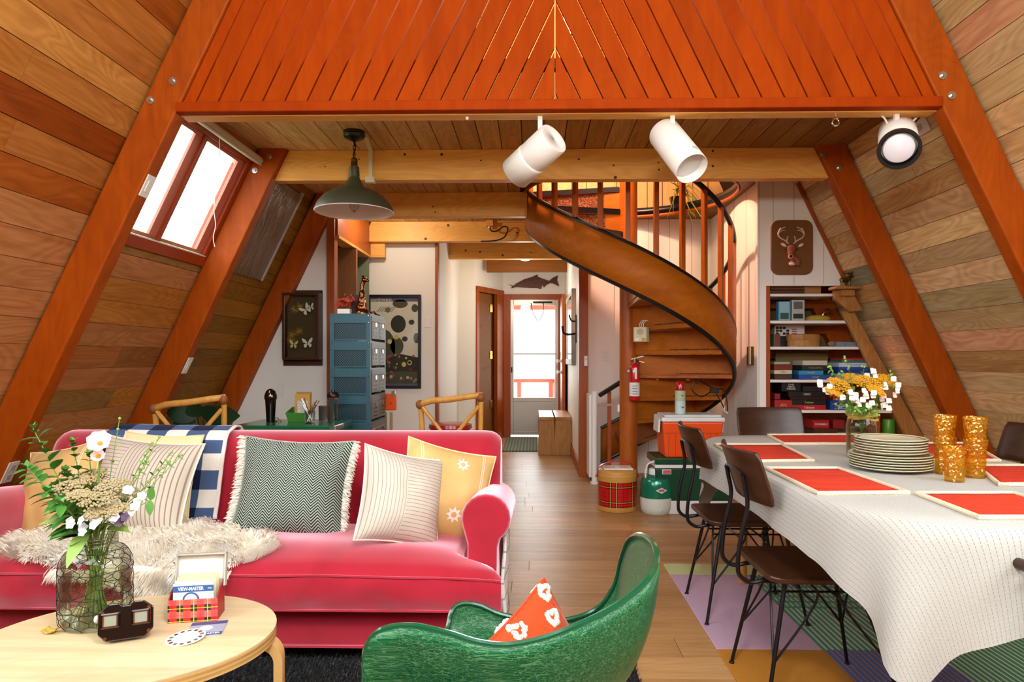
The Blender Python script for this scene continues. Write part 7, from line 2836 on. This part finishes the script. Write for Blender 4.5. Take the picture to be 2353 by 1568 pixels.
c.y = 5.26
V = lambda x, y, z: (c.x + x, c.y + y, c.z + z)
critter('moose', mo, [(V(-.01, 0, .052), (.042, .018, .020)), (V(.022, 0, .060), (.018, .016, .022)), (V(.050, -.002, .078), (.018, .009, .010)), (V(.064, -.003, .070), (.009, .007, .007))],
        [([V(.025, 0, .065), V(.045, 0, .08)], .011)] + [([V(x, y, .05), V(x, y, .003)], .0055) for x in (-.035, .02) for y in (-.009, .009)], 'old_brass', .0035)
m = MB()
for s in (-1, 1):
    m.tube(smoothpath([V(.04, .004 * s, .086), V(.03, .02 * s, .096), V(.035, .034 * s, .110)], 4), .004, 6)
    for k in range(4):
        m.tube([V(.03 + .003 * k, .018 * s, .094), V(.015 + .018 * k, (.03 + .002 * k) * s, .114)], .0026, 5)
m.tube([V(-.02, 0, .096), V(.02, 0, .105), V(.045, 0, .088)], .003, 5)
m.build('antlers', 'old_brass', mo, smooth=True)
MB().box(c.x - .05, c.x + .05, 5.245, 5.275, c.z, c.z + .003).build('base', 'old_brass', mo)

# brass wall box by the stair
p = PXX(1728, 818, 1.772)
wb = thing('brass_wall_box', 'small brass and cream box on the pink stair wall', 'wall box', tuple(p))
MB().box(p.x - .028, p.x + .002, p.y - .05, p.y + .05, p.z - .075, p.z + .075).build('body', 'old_brass', wb, bevel=.004)
MB().box(p.x - .034, p.x - .026, p.y - .05, p.y - .015, p.z - .07, p.z + .07).build('cover', 'cream_plastic', wb)

# hanging plant in the loft, spilling over the stairwell rim
rf = random.Random(31)
hb = Vector((1.40, 6.62, 2.72))
hp_ = thing('spider_plant', 'spider plant spilling over the stairwell edge', 'plant', tuple(hb))
MB().lathe([(1e-5, 0), (.05, 0), (.07, .1), (.065, .105), (1e-5, .1)], tuple(hb + Vector((0, .14, -.08))), 20).build('pot', 'black_paint', hp_, smooth=True)
mat('spider_leaf', '#b8bc4a', .5)
for k in range(34):
    px, py = rf.uniform(1530, 1645), rf.uniform(432, 520)
    e_ = PY(px, py, rf.uniform(6.35, 6.62))
    b_ = hb + Vector((rf.uniform(-.05, .05), rf.uniform(-.05, .1), .06))
    mid = (b_ + e_) / 2 + Vector((rf.uniform(-.05, .05), 0, .08))
    pts = smoothpath([b_, mid, e_], 5)
    sd = Vector((rf.uniform(-1, 1), rf.uniform(-1, 1), 0)).normalized() * .011
    m = MB()
    vs = []
    for i, p in enumerate(pts):
        w_ = 1 - .9 * (i / (len(pts) - 1)) ** 2
        vs += [p - sd * w_, p + sd * w_]
    m.add(vs, [(2 * i, 2 * i + 1, 2 * i + 3, 2 * i + 2) for i in range(len(pts) - 1)])
    m.build('leaf', 'spider_leaf', hp_, smooth=True)

# ================================================================== COFFEE TABLE THINGS AND FLOWERS
JX, JY, JZ = -1.161, 1.786, CTZ
jar = thing('wire_jar', 'big glass jar wrapped in chicken wire holding wildflowers', 'jar', (JX, JY, JZ))
jr = .084
jp = [(1e-5, .004), (jr * .80, .0), (jr * .95, .008), (jr, .022), (jr, .148), (jr * .97, .168), (jr * .85, .19), (jr * .64, .206), (jr * .60, .214), (jr * .60, .235), (jr * .63, .238), (jr * .62, .242)]
MB().shell(jp, (JX, JY, JZ), 48).build('glass', 'jar_glass', jar, smooth=True, angle=60)
MB().lathe([(1e-5, .010), (jr * .9, .012), (jr * .955, .022), (jr * .955, .132), (1e-5, .132)], (JX, JY, JZ), 40).build('water', thin_glass('water', '#f0f4e8', .02), jar, smooth=True, angle=50)
m = MB()
for z in (.214, .222, .230):
    m.tube([(JX + jr * .615 * math.cos(2 * PI * i / 40), JY + jr * .615 * math.sin(2 * PI * i / 40), JZ + z) for i in range(40)], .0016, 5, closed=True)
m.build('thread', 'jar_glass', jar, smooth=True)


def jar_r(z):
    for (r0, z0), (r1, z1) in zip(jp[1:-1], jp[2:]):
        if z0 <= z <= z1:
            return r0 + (r1 - r0) * (z - z0) / max(1e-6, z1 - z0)
    return jr * .6


m = MB()
rf = random.Random(17)
NC = 13
rows = [.004, .022, .040, .058, .076, .094, .112, .130, .148, .166, .184, .198]


def wp(a, z):
    r_ = jar_r(z) + .003
    return Vector((JX + r_ * math.cos(a), JY + r_ * math.sin(a), JZ + z))


jt = {}
for j in range(len(rows)):
    for i in range(NC):
        jt[(i, j)] = (2 * PI * (i + (.5 if j % 2 else 0)) / NC + rf.uniform(-.05, .05), rows[j] + rf.uniform(-.003, .003))
for j in range(len(rows) - 1):
    for i in range(NC):
        a, z = jt[(i, j)]
        up0 = jt[((i if j % 2 else i - 1) % NC, j + 1)]
        up1 = jt[((i + 1 if j % 2 else i) % NC, j + 1)]
        # hexagon: short vertical then two diagonals
        zt = z + (rows[j + 1] - rows[j]) * .45
        m.tube([wp(a, z), wp(a, zt)], .0009, 4, caps=False)
        for (ua, uz) in (up0, up1):
            da = (ua - a + PI) % (2 * PI) - PI
            m.tube([wp(a, zt), wp(a + da * .5, (zt + uz) / 2), wp(a + da, uz)], .0008, 4, caps=False)
for z in (.05, .085, .148, .198):
    m.tube([wp(2 * PI * i / 36, z + .002 * math.sin(i)) for i in range(36)], .0011, 4, closed=True)
m.build('chicken_wire', mat('wire_dark', '#2e3228', .45, .6), jar, smooth=True)

# ---- flower builders
mat('stem_green', '#6d8a36', .5)
mat('leaf_mint', '#3f7a2a', .5)
mat('leaf_mid', '#4f8a34', .5)
mat('leaf_light', '#86a84c', .5)
mat('yarrow_cream', '#aa9a72', .9)
mat('yarrow_yellow', '#c48c0c', .9)
mat('petal_white', '#dedbd0', .7)
mat('petal_pink', '#f0d3cf', .6)
mat('petal_lilac', '#dfe2ea', .6)
mat('petal_violet', '#5e4a66', .6)


def curve(b, t, bow=(0, 0, 0), k=8):
    b, t = Vector(b), Vector(t)
    return smoothpath([b, (b + t) / 2 + Vector(bow), t], k)


def stem_thing(name, label, group, pts, r=.0018, mt='stem_green'):
    t = thing(name, label, 'flower', tuple(pts[0]), group)
    MB().tube(pts, [r * (1 - .4 * i / len(pts)) for i in range(len(pts))], 6).build('stem', mt, t, smooth=True)
    return t


def leafy(t, pts, n, L, wd, mt, rf, start=.35, pair=True):
    for k in range(n):
        f = start + (1 - start) * k / max(1, n - 1)
        i = min(len(pts) - 2, int(f * (len(pts) - 1)))
        p = pts[i]
        d = (pts[i + 1] - p).normalized()
        a = rf.uniform(0, 6.28)
        for s in ((1, -1) if pair else (1,)):
            o_ = d.orthogonal().normalized()
            o_.rotate(Matrix.Rotation(a + (PI if s < 0 else 0), 3, d))
            dr = (o_ + d * .55).normalized()
            l_ = L * (1.05 - .55 * f) * rf.uniform(.8, 1.2)
            m = MB()
            leaf_mesh(m, p, dr, l_, l_ * wd, .25, 5, .3)
            m.build('leaf', mt, t, smooth=True)


def umbel(t, c, r, n, mt, rf, br=.0042, nrm=Vector((0, -.25, 1)), fill=True):
    """flat-topped head of many florets"""
    nrm = nrm.normalized()
    u = nrm.orthogonal().normalized()
    v = nrm.cross(u)
    m = MB()
    for k in range(n):
        rr = r * math.sqrt((k + .5) / n)
        a = k * 2.39996
        p = Vector(c) + (u * math.cos(a) + v * math.sin(a)) * rr + nrm * (r * .28 * (1 - (rr / r) ** 2) + rf.uniform(-.003, .003))
        b = rf.uniform(.8, 1.25) * br
        m.ball(p, (b, b, b * .8), 6, 4)
    o = tag(m.build('florets', mt, t, smooth=True), kind='stuff')
    m = MB()
    for k in range(10):
        a = k * .628
        p = Vector(c) + (u * math.cos(a) + v * math.sin(a)) * r * .6 + nrm * r * .1
        m.tube([Vector(c) - nrm * r * .8, p], .0009, 4)
    m.build('rays', 'stem_green', t)


def blossom(t, c, r, n, mt, nrm, rf, cup=.5, wd=.9):
    nrm = Vector(nrm).normalized()
    u = nrm.orthogonal().normalized()
    v = nrm.cross(u)
    for k in range(n):
        a = 2 * PI * k / n + rf.uniform(-.2, .2)
        d = (u * math.cos(a) + v * math.sin(a)) + nrm * cup
        m = MB()
        leaf_mesh(m, c, d, r, r * wd, 0., 6, .3, nrm, True)
        m.build('petal', mt, t, smooth=True)


rf = random.Random(40)
JN = Vector((JX, JY, JZ + .235))


def jbase():
    a = rf.uniform(0, 6.28)
    r_ = rf.uniform(.02, .06)
    return Vector((JX + r_ * math.cos(a), JY + r_ * math.sin(a), JZ + rf.uniform(.012, .03)))


def jpath(tip, spread=.7):
    """stem from the jar bottom through the neck to the tip"""
    tip = Vector(tip)
    d = tip - JN
    nk = JN + Vector((max(-.036, min(.036, d.x * .22)), max(-.036, min(.036, d.y * .3)), 0))
    b = Vector((JX - (nk.x - JX) * spread, JY - (nk.y - JY) * spread, JZ + .015)) + Vector((rf.uniform(-.025, .025), rf.uniform(-.025, .025), 0))
    return smoothpath([b, nk, nk.lerp(tip, .5) + Vector((0, 0, .012)), tip], 7)


gL = 'wildflowers in the wire jar'
# leafy mint-like stems
for i, (px, py, Y, n, L) in enumerate(((76, 985, 1.76, 13, .08), (165, 1018, 1.80, 10, .068), (205, 1045, 1.86, 9, .06), (62, 1075, 1.72, 11, .075), (108, 1130, 1.68, 9, .085), (140, 1160, 1.66, 8, .08), (235, 1090, 1.84, 8, .07), (150, 1085, 1.78, 8, .075))):
    pts = jpath(PY(px, py, Y))
    t = stem_thing('leafy_stem', ['tallest leafy green stem at the outer side of the wire jar', 'leafy green stem left of the pink blossom', 'short leafy sprig beside the pink blossom', 'leafy stem leaning far out over the sofa arm', 'low leafy stem over the jar shoulder', 'leafy stem in front of the cream yarrow', 'leafy stem behind the cream yarrow', 'leafy stem between the tall stem and the yarrow'][i], gL, pts, .0022)
    leafy(t, pts, n, L, .5, 'leaf_mint', rf, .38)
    for k in range(6):
        m = MB()
        leaf_mesh(m, pts[-1], (rf.uniform(-1, 1), rf.uniform(-1, 1), .8), .022, .012, .1, 4, .3)
        m.build('tip_leaf', 'leaf_mid', t, smooth=True)
# big drooping leaves round the neck
for i, (px, py, ex, ey, Y, wd) in enumerate(((190, 1200, 85, 1195, 1.70, .035), (185, 1215, 118, 1240, 1.69, .045), (200, 1225, 165, 1290, 1.68, .042), (190, 1180, 95, 1160, 1.70, .04), (245, 1215, 300, 1222, 1.72, .03), (180, 1170, 140, 1120, 1.72, .04))):
    b_, e_ = PY(px, py, 1.74), PY(ex, ey, Y)
    m = MB()
    leaf_mesh(m, b_, e_ - b_ + Vector((0, 0, .03)), (e_ - b_).length * 1.05, wd, .4, 7, .25, Vector((0, -.6, 1)))
    o = m.build('broad_leaf', 'leaf_mid' if i % 2 else 'leaf_light', smooth=True)
    tag(o, 'broad leaf at the neck of the wire jar, %s' % ['pointing out over the sofa arm', 'hanging over the jar shoulder', 'hanging lowest down the jar side', 'just above the one over the arm', 'reaching toward the tartan box', 'standing up among the stems'][i], 'leaf', 'broad leaves at the wire jar')
# cream yarrow
YL = ((152, 1122, 1.74, .042), (205, 1098, 1.80, .045), (258, 1120, 1.76, .046), (225, 1150, 1.70, .044), (285, 1135, 1.80, .036), (262, 1172, 1.70, .036), (180, 1140, 1.70, .03), (220, 1180, 1.69, .026))
for i, (px, py, Y, r_) in enumerate(YL):
    c = PY(px, py, Y)
    pts = jpath(c - Vector((0, 0, .03)))
    t = stem_thing('yarrow', 'flat cream yarrow head in the wire jar, %s from the left' % ORD[sorted(q[0] for q in YL).index(px)], gL + ', cream yarrow', pts)
    umbel(t, c, r_, 110, 'yarrow_cream', rf, .0036)
# pink mallow
for i, (px, py, r_) in enumerate(((232, 1022, .038), (228, 1052, .022))):
    c = PY(px, py, 1.76)
    pts = jpath(c)
    t = stem_thing('mallow', ['large pale pink blossom at the top of the wire jar bouquet', 'smaller pale pink blossom just below the large one'][i], gL, pts, .002)
    blossom(t, c, r_, 7, 'petal_pink', (.2, -.7, .5), rf, .7, .95)
    MB().ball(c + Vector((0, -.004, .004)), .006, 8, 6).build('centre', 'yarrow_yellow', t)
# white and lilac clusters
for i, (px, py, Y) in enumerate(((214, 1200, 1.68), (256, 1186, 1.68), (312, 1140, 1.74), (185, 1208, 1.69), (300, 1165, 1.72), (290, 1190, 1.70))):
    c = PY(px, py, Y)
    pts = jpath(c)
    t = stem_thing('phlox', 'cluster of white phlox low in the wire jar bouquet, %s from the jar neck' % ORD[i] if i < 5 else 'dark violet flower low in the wire jar bouquet', gL + ', phlox', pts)
    for k in range(4):
        q = c + Vector((rf.uniform(-.02, .02), rf.uniform(-.015, .01), rf.uniform(-.016, .016)))
        blossom(t, q, .013, 5, 'petal_violet' if i == 5 else ('petal_lilac' if i % 2 else 'petal_white'), (rf.uniform(-.5, .5), -1, .5), rf, .25, .9)
# wispy stems to the right
WL = ((350, 1018, 1.82, 5), (366, 1005, 1.90, 6), (395, 1040, 1.86, 6), (418, 1046, 1.88, 6), (275, 962, 1.84, 5), (340, 1060, 1.76, 5), (390, 1060, 1.8, 5))
for i, (px, py, Y, n) in enumerate(WL):
    pts = jpath(PY(px, py, Y))
    t = stem_thing('wispy_stem', 'thin wispy small-leaved stem rising from the wire jar, tip %s from the left' % ORD[sorted(q[0] for q in WL).index(px)], gL + ', wispy stems', pts, .0014)
    leafy(t, pts, n, .03, .42, 'leaf_mid', rf, .5, True)
    for k in range(4):
        q = pts[-1 - k * 2]
        MB().ball(q, .004, 7, 5).build('bud', 'leaf_light', t)
# sweet pea leaf pair
pts = jpath(PY(345, 1150, 1.74))
t = stem_thing('pea_tendril', 'pea tendril with two oval leaves reaching past the jar', gL, pts, .0012)
for d in ((.3, -.2, 1), (.1, -.2, -1)):
    m = MB()
    leaf_mesh(m, pts[-1], d, .04, .022, 0, 6, .1, Vector((0, -1, 0)))
    m.build('leaf', 'leaf_mid', t, smooth=True)

# ---- stereo viewer
c = PZ(290, 1472, CTZ)
vw = thing('stereo_viewer', 'black vintage stereo slide viewer on the coffee table', 'viewer', (c.x, c.y, CTZ), rotz=R(26))
mat('bakelite', '#0a0506', .15, coat=.6)
Mv = PM[vw.name] @ Matrix.Translation((0, 0, .004)) @ Matrix.Rotation(R(-14), 4, 'X')
w2, h2, k = .060, .088, .018
poly = [(-w2 + k, 0), (w2 - k, 0), (w2, k), (w2, h2 - k), (w2 - k * 1.2, h2), (.016, h2), (.008, h2 - .007), (-.008, h2 - .007), (-.016, h2), (-w2 + k * 1.2, h2), (-w2, h2 - k), (-w2, k)]
MB().prism(poly, -.018, -.002, Mv).build('front_shell', 'bakelite', vw, bevel=.003)
poly2 = [(x * .93, .004 + z * .93) for x, z in poly]
MB().prism(poly2, -.002, .030, Mv).build('rear_shell', mat('bakelite_brown', '#3a2a14', .3), vw, bevel=.003)
for s in (-1, 1):
    xe = .033 * s
    e_ = MB().prism([(xe - .021, .030), (xe + .021, .030), (xe + .021, .068), (xe - .021, .068)], -.026, -.016, Mv).build('eyepiece', 'bakelite', vw, bevel=.004)
    m = MB()
    a, b, c2, d2 = xe - .0165, xe + .0165, .034, .064
    for (x0, x1, z0, z1) in ((a, b, c2, c2 + .003), (a, b, d2 - .003, d2), (a, a + .003, c2, d2), (b - .003, b, c2, d2)):
        m.box(x0, x1, -.028, -.025, z0, z1, Mv)
    m.build('eyepiece_frame', 'copper', e_)
    MB().box(a + .003, b - .003, -.0265, -.0255, c2 + .003, d2 - .003, Mv).build('lens', mat('lens_grey', '#8c9484', .15, coat=.5), e_)
for (x, z) in ((-.05, .068), (.05, .070), (-.044, .008), (.05, .014)):
    MB().cyl(Mv @ Vector((x, -.018, z)), Mv @ Vector((x, -.0205, z)), .0042, n=10).build('screw', 'copper', vw)
MB().ball(Mv @ Vector((-w2 - .004, .0, .055)), (.007, .007, .010), 10, 8).build('lever', 'gray_plastic', vw, smooth=True)

# ---- tartan reel box
t = NT('tartan_card')
s_ = t.n('SeparateXYZ', None, Vector=t.n('TexCoord').outputs['Object'])
u = t.math('ADD', t.math('MULTIPLY', s_.outputs[0], 1 / .0345), .36)
v = t.math('MULTIPLY', s_.outputs[2], 1 / .0345)


def iv(x, a, b):
    f = t.math('FRACT', x)
    return t.math('MULTIPLY', t.math('GREATER_THAN', f, a), t.math('LESS_THAN', f, b))


cu_, cv_ = iv(u, .0, .48), iv(t.math('ADD', v, .66), .0, .55)
col = t.mix(t.math('MULTIPLY', t.math('ADD', cu_, cv_), .28), lin('#e8202c'), lin('#f48a78'))
col = t.mix(t.math('MULTIPLY', cu_, iv(t.math('ADD', v, .16), .0, .5)), col, lin('#1d2a20'))
col = t.mix(t.math('ADD', iv(u, .21, .27), iv(t.math('ADD', v, .16), .22, .27)), col, lin('#d8cf2c'))
col = t.mix(t.math('MULTIPLY', t.math('ADD', iv(u, .72, .74), iv(t.math('ADD', v, .16), .72, .74)), .6), col, lin('#501018'))
t.P(Base_Color=col, Roughness=.3, Coat_Weight=.3)
MATS['tartan_card'] = t.m
c = PZ(385, 1434, CTZ)
tb_ = thing('reel_box', 'open tartan paper box with hinged white lid', 'box', (c.x, c.y, CTZ), rotz=R(11))
Mb = PM[tb_.name]
BW, BD, BH = .124, .075, .060
mat('box_grey', '#b8b8ae', .6)
MB().box(0, BW, 0, .003, 0, BH, Mb).build('front_side', 'tartan_card', tb_)
MB().prism([(0, 0), (.003, 0), (.003, BH + .022), (0, BH + .022)], 0.003, BD, Mb)
for x in (0, BW - .003):
    m = MB()
    vs = [(x, .003, 0), (x, BD, 0), (x, BD, BH + .03), (x, BD * .45, BH + .02), (x, .003, BH)]
    m.add([Mb @ Vector(p) for p in vs] + [Mb @ Vector((p[0] + .003, p[1], p[2])) for p in vs], [(0, 1, 2, 3, 4), (9, 8, 7, 6, 5)] + [(i, i + 5, (i + 1) % 5 + 5, (i + 1) % 5) for i in range(5)])
    m.build('end_side', mat('box_red_side', '#a01a22', .5), tb_)
MB().box(0, BW, BD - .003, BD, 0, BH + .03, Mb).build('back_side', 'box_grey', tb_)
MB().box(0, BW, .003, BD - .003, 0, .003, Mb).build('bottom', 'box_grey', tb_)
Ml = Mb @ Matrix.Translation((0, BD, BH + .012)) @ Matrix.Rotation(R(-10), 4, 'X')
l_ = MB().box(.002, BW + .004, -.003, 0, 0, .088, Ml).build('lid', 'paper', tb_)
MB().box(0, .004, -.022, 0, 0, .088, Ml).box(BW + .002, BW + .006, -.022, 0, 0, .088, Ml).box(0, BW + .006, -.022, 0, .085, .089, Ml).build('lid_rim', 'box_grey', l_)
mat('reel_blue', '#2f5f9c', .5)
mat('reel_pale', '#cdd6e2', .6)
mat('reel_cream', '#e3d7b4', .6)
for k in range(7):
    y = .010 + k * .0085
    hh = .100 + .002 * k
    x0, x1 = (.010 + .002 * (k % 2), BW - .012 - .004 * (k % 3))
    o = MB().box(x0, x1, y, y + .003, .004, hh, Mb).build('reel_packet', 'reel_pale' if k < 2 else 'reel_cream', bevel=.0006)
    tag(o, 'front blue-banded reel packet in the tartan box' if k == 0 else 'cream reel packet in the tartan box, %s from the front' % ORD[k], 'packet', 'reel packets in the tartan box')
    if k == 0:
        MB().box(x0, x1, y - .0008, y, .078, .094, Mb).build('band', 'reel_blue', o)
        text('VIEW-MASTER', .0125, Mb @ face_M((.055, y - .0014, .086), (1, 0, 0), (0, 0, 1)), 'paper', o, bold=.0004, sx=.8)
        text('REEL', .005, Mb @ face_M((.103, y - .0014, .086), (1, 0, 0), (0, 0, 1)), 'paper', o)
        MB().shell([(.021, .0), (.021, .0007), (.017, .0007), (.017, 0)], (0, 0, 0), 26, Mb @ Matrix.Translation((.055, y, .056)) @ Matrix.Rotation(R(90), 4, 'X')).build('ring_print', 'reel_blue', o)

# ---- loose reel and sleeve
c = PZ(472, 1448, CTZ)
sl = thing('reel_sleeve', 'blue-grey paper reel sleeve lying by the tartan box', 'sleeve', (c.x, c.y, CTZ), rotz=R(14))
Ms = PM[sl.name]
pl_ = [(-.042, -.042), (.046, -.042), (.046, .052), (-.042, .052), ]
m = MB()
vs = [(-.030, -.045, 0), (.040, -.045, 0), (.046, -.038, 0), (.046, .052, 0), (-.042, .052, 0), (-.042, -.036, 0)]
m.add([Ms @ Vector(p) for p in vs] + [Ms @ Vector((p[0], p[1], .002)) for p in vs], [tuple(range(5, -1, -1)), tuple(range(6, 12))] + [(i, (i + 1) % 6, (i + 1) % 6 + 6, i + 6) for i in range(6)])
m.build('paper', mat('sleeve_blue', '#9aa5bb', .5), sl)
MB().box(-.042, .046, .030, .052, .002, .0024, Ms).box(-.035, .046, -.042, -.024, .002, .0024, Ms).build('band', mat('sleeve_navy', '#4a4f80', .5), sl)
text('VIEW-MASTER', .011, Ms @ Matrix.Translation((.006, -.033, .0028)), 'paper', sl)
MB().lathe([(1e-5, .0), (.017, 0), (.017, .0005), (1e-5, .0005)], (0, 0, 0), 24, Ms @ Matrix.Translation((0, .006, .002))).build('window', 'reel_pale', sl)
c = PZ(427, 1469, CTZ)
rl = thing('picture_reel', 'round white picture reel with tiny film frames', 'reel', (c.x, c.y, CTZ + .002))
Mr = Matrix.Translation((c.x, c.y, CTZ + .0035)) @ Matrix.Rotation(R(4), 4, 'X') @ Matrix.Rotation(R(-3), 4, 'Y')
MB().lathe([(1e-5, 0), (.046, 0), (.046, .0012), (1e-5, .0012)], (0, 0, 0), 48, Mr).build('disc', 'paper', rl)
for k in range(14):
    Mk = Mr @ Matrix.Rotation(2 * PI * k / 14, 4, 'Z')
    MB().box(.032, .041, -.0045, .0045, .0012, .0016, Mk).build('film_frame', mat(['film_a', 'film_b', 'film_c'][k % 3], ['#4a4038', '#5a6a78', '#7a3a30'][k % 3], .2), rl)
MB().shell([(.022, .0012), (.0235, .0015), (.022, .0015)], (0, 0, 0), 36, Mr).build('ring_line', 'gray_plastic', rl)
c = PZ(117, 1456, CTZ)
m = MB()
m.grid(8, 8, lambda u, v: (c.x - .018 + .036 * u, c.y - .012 + .024 * v, CTZ + .003 + .012 * abs(noise.noise(Vector((u * 3, v * 3, 5)))) + .008 * (2 * u - 1) ** 2))
tag(m.build('dry_petal', mat('petal_dry', '#b59a3c', .7), smooth=True, angle=180, solid=.001), 'curled yellow dry petal on the coffee table', 'petal')

# ================================================================== DINING BOUQUET
c0 = PZ(1979, 1053, ZC)
VX, VY, VZ = c0.x, c0.y, ZC
vj = thing('mason_jar', 'glass mason jar with raffia collar on the dining table', 'jar', (VX, VY, VZ))
vr = .058
vp = [(1e-5, .004), (vr * .85, 0), (vr * .97, .008), (vr, .02), (vr, .135), (vr * .93, .155), (vr * .80, .170), (vr * .78, .20), (vr * .80, .203)]
MB().shell(vp, (VX, VY, VZ), 40).build('glass', 'jar_glass', vj, smooth=True, angle=60)
MB().lathe([(1e-5, .008), (vr * .92, .010), (vr * .95, .02), (vr * .95, .125), (1e-5, .125)], (VX, VY, VZ), 32).build('water', 'water', vj, smooth=True, angle=50)
m = MB()
rf = random.Random(50)
for k in range(5):
    ph = rf.uniform(0, 6.28)
    m.tube([(VX + (vr * .88 + .008 * math.sin(3 * a_ + ph)) * math.cos(a_), VY + (vr * .88 + .008 * math.sin(3 * a_ + ph)) * math.sin(a_), VZ + .165 + k * .008 + .007 * math.sin(2 * a_ + ph * 2)) for a_ in [2 * PI * i / 40 for i in range(40)]], .0065, 6, closed=True)
m.build('raffia', mat('raffia', '#c9ad55', .85, bump=(90., .6)), vj, smooth=True)
VN = Vector((VX, VY, VZ + .20))


def vpath(tip):
    tip = Vector(tip)
    d = tip - VN
    nk = VN + Vector((max(-.034, min(.034, d.x * .3)), max(-.034, min(.034, d.y * .3)), 0))
    b = Vector((VX - (nk.x - VX) * .8, VY - (nk.y - VY) * .8, VZ + .015))
    return smoothpath([b, nk, nk.lerp(tip, .5) + Vector((0, 0, .008)), tip], 6)


gR = 'wildflowers in the mason jar'
YR = ((1930, 886, 2.68, .05), (1995, 882, 2.70, .055), (2035, 875, 2.80, .045), (1960, 872, 2.82, .04), (2012, 898, 2.64, .035), (1915, 900, 2.66, .032))
for i, (px, py, Y, r_) in enumerate(YR):
    c = PY(px, py, Y)
    t = stem_thing('yarrow', 'golden yarrow head in the mason jar, %s from the left' % ORD[sorted(q[0] for q in YR).index(px)], gR + ', yellow yarrow', vpath(c - Vector((0, 0, .03))))
    umbel(t, c, r_, 100, 'yarrow_yellow', rf, .0048, Vector((rf.uniform(-.4, .4), -.6, 1)))
PR = ((1893, 884, 2.70), (1905, 895, 2.66), (1972, 908, 2.62), (1990, 918, 2.62), (2040, 908, 2.66), (2028, 930, 2.66), (1960, 925, 2.64), (2045, 885, 2.72), (1950, 905, 2.62), (2000, 855, 2.8))
for i, (px, py, Y) in enumerate(PR):
    c = PY(px, py, Y)
    pts = vpath(c)
    t = stem_thing('sweet_pea', 'white sweet pea spray in the mason jar, %s from the left' % ORD[sorted(q[0] for q in PR).index(px)], gR + ', sweet peas', pts, .0014)
    for k in range(5):
        q = c + Vector((rf.uniform(-.028, .028), rf.uniform(-.02, .01), rf.uniform(-.025, .025)))
        blossom(t, q, .0135, 4, 'petal_white' if i % 4 else 'petal_pink', (rf.uniform(-.6, .6), -1, .3), rf, .35, 1.)
SR_ = ((1945, 824, 2.76, 4), (1906, 846, 2.74, 5), (2052, 858, 2.78, 4), (2060, 888, 2.72, 4), (1930, 858, 2.8, 4), (1985, 848, 2.84, 4), (2015, 950, 2.66, 4), (2020, 935, 2.66, 4), (1925, 925, 2.66, 4), (1940, 930, 2.62, 5), (1965, 940, 2.60, 5), (1995, 942, 2.60, 5))
for i, (px, py, Y, n) in enumerate(SR_):
    pts = vpath(PY(px, py, Y))
    t = stem_thing('green_sprig', 'slender green sprig in the mason jar, tip %s from the left' % ORD[sorted(q[0] for q in SR_).index(px)], gR + ', green sprigs', pts, .0013)
    leafy(t, pts, n + 4, .05, .32, 'leaf_mid' if i % 2 else 'leaf_light', rf, .42)
    for k in range(3):
        MB().ball(pts[-1] + Vector((rf.uniform(-.012, .012), 0, rf.uniform(-.012, .012))), .0045, 7, 5).build('bud', 'leaf_light', t)
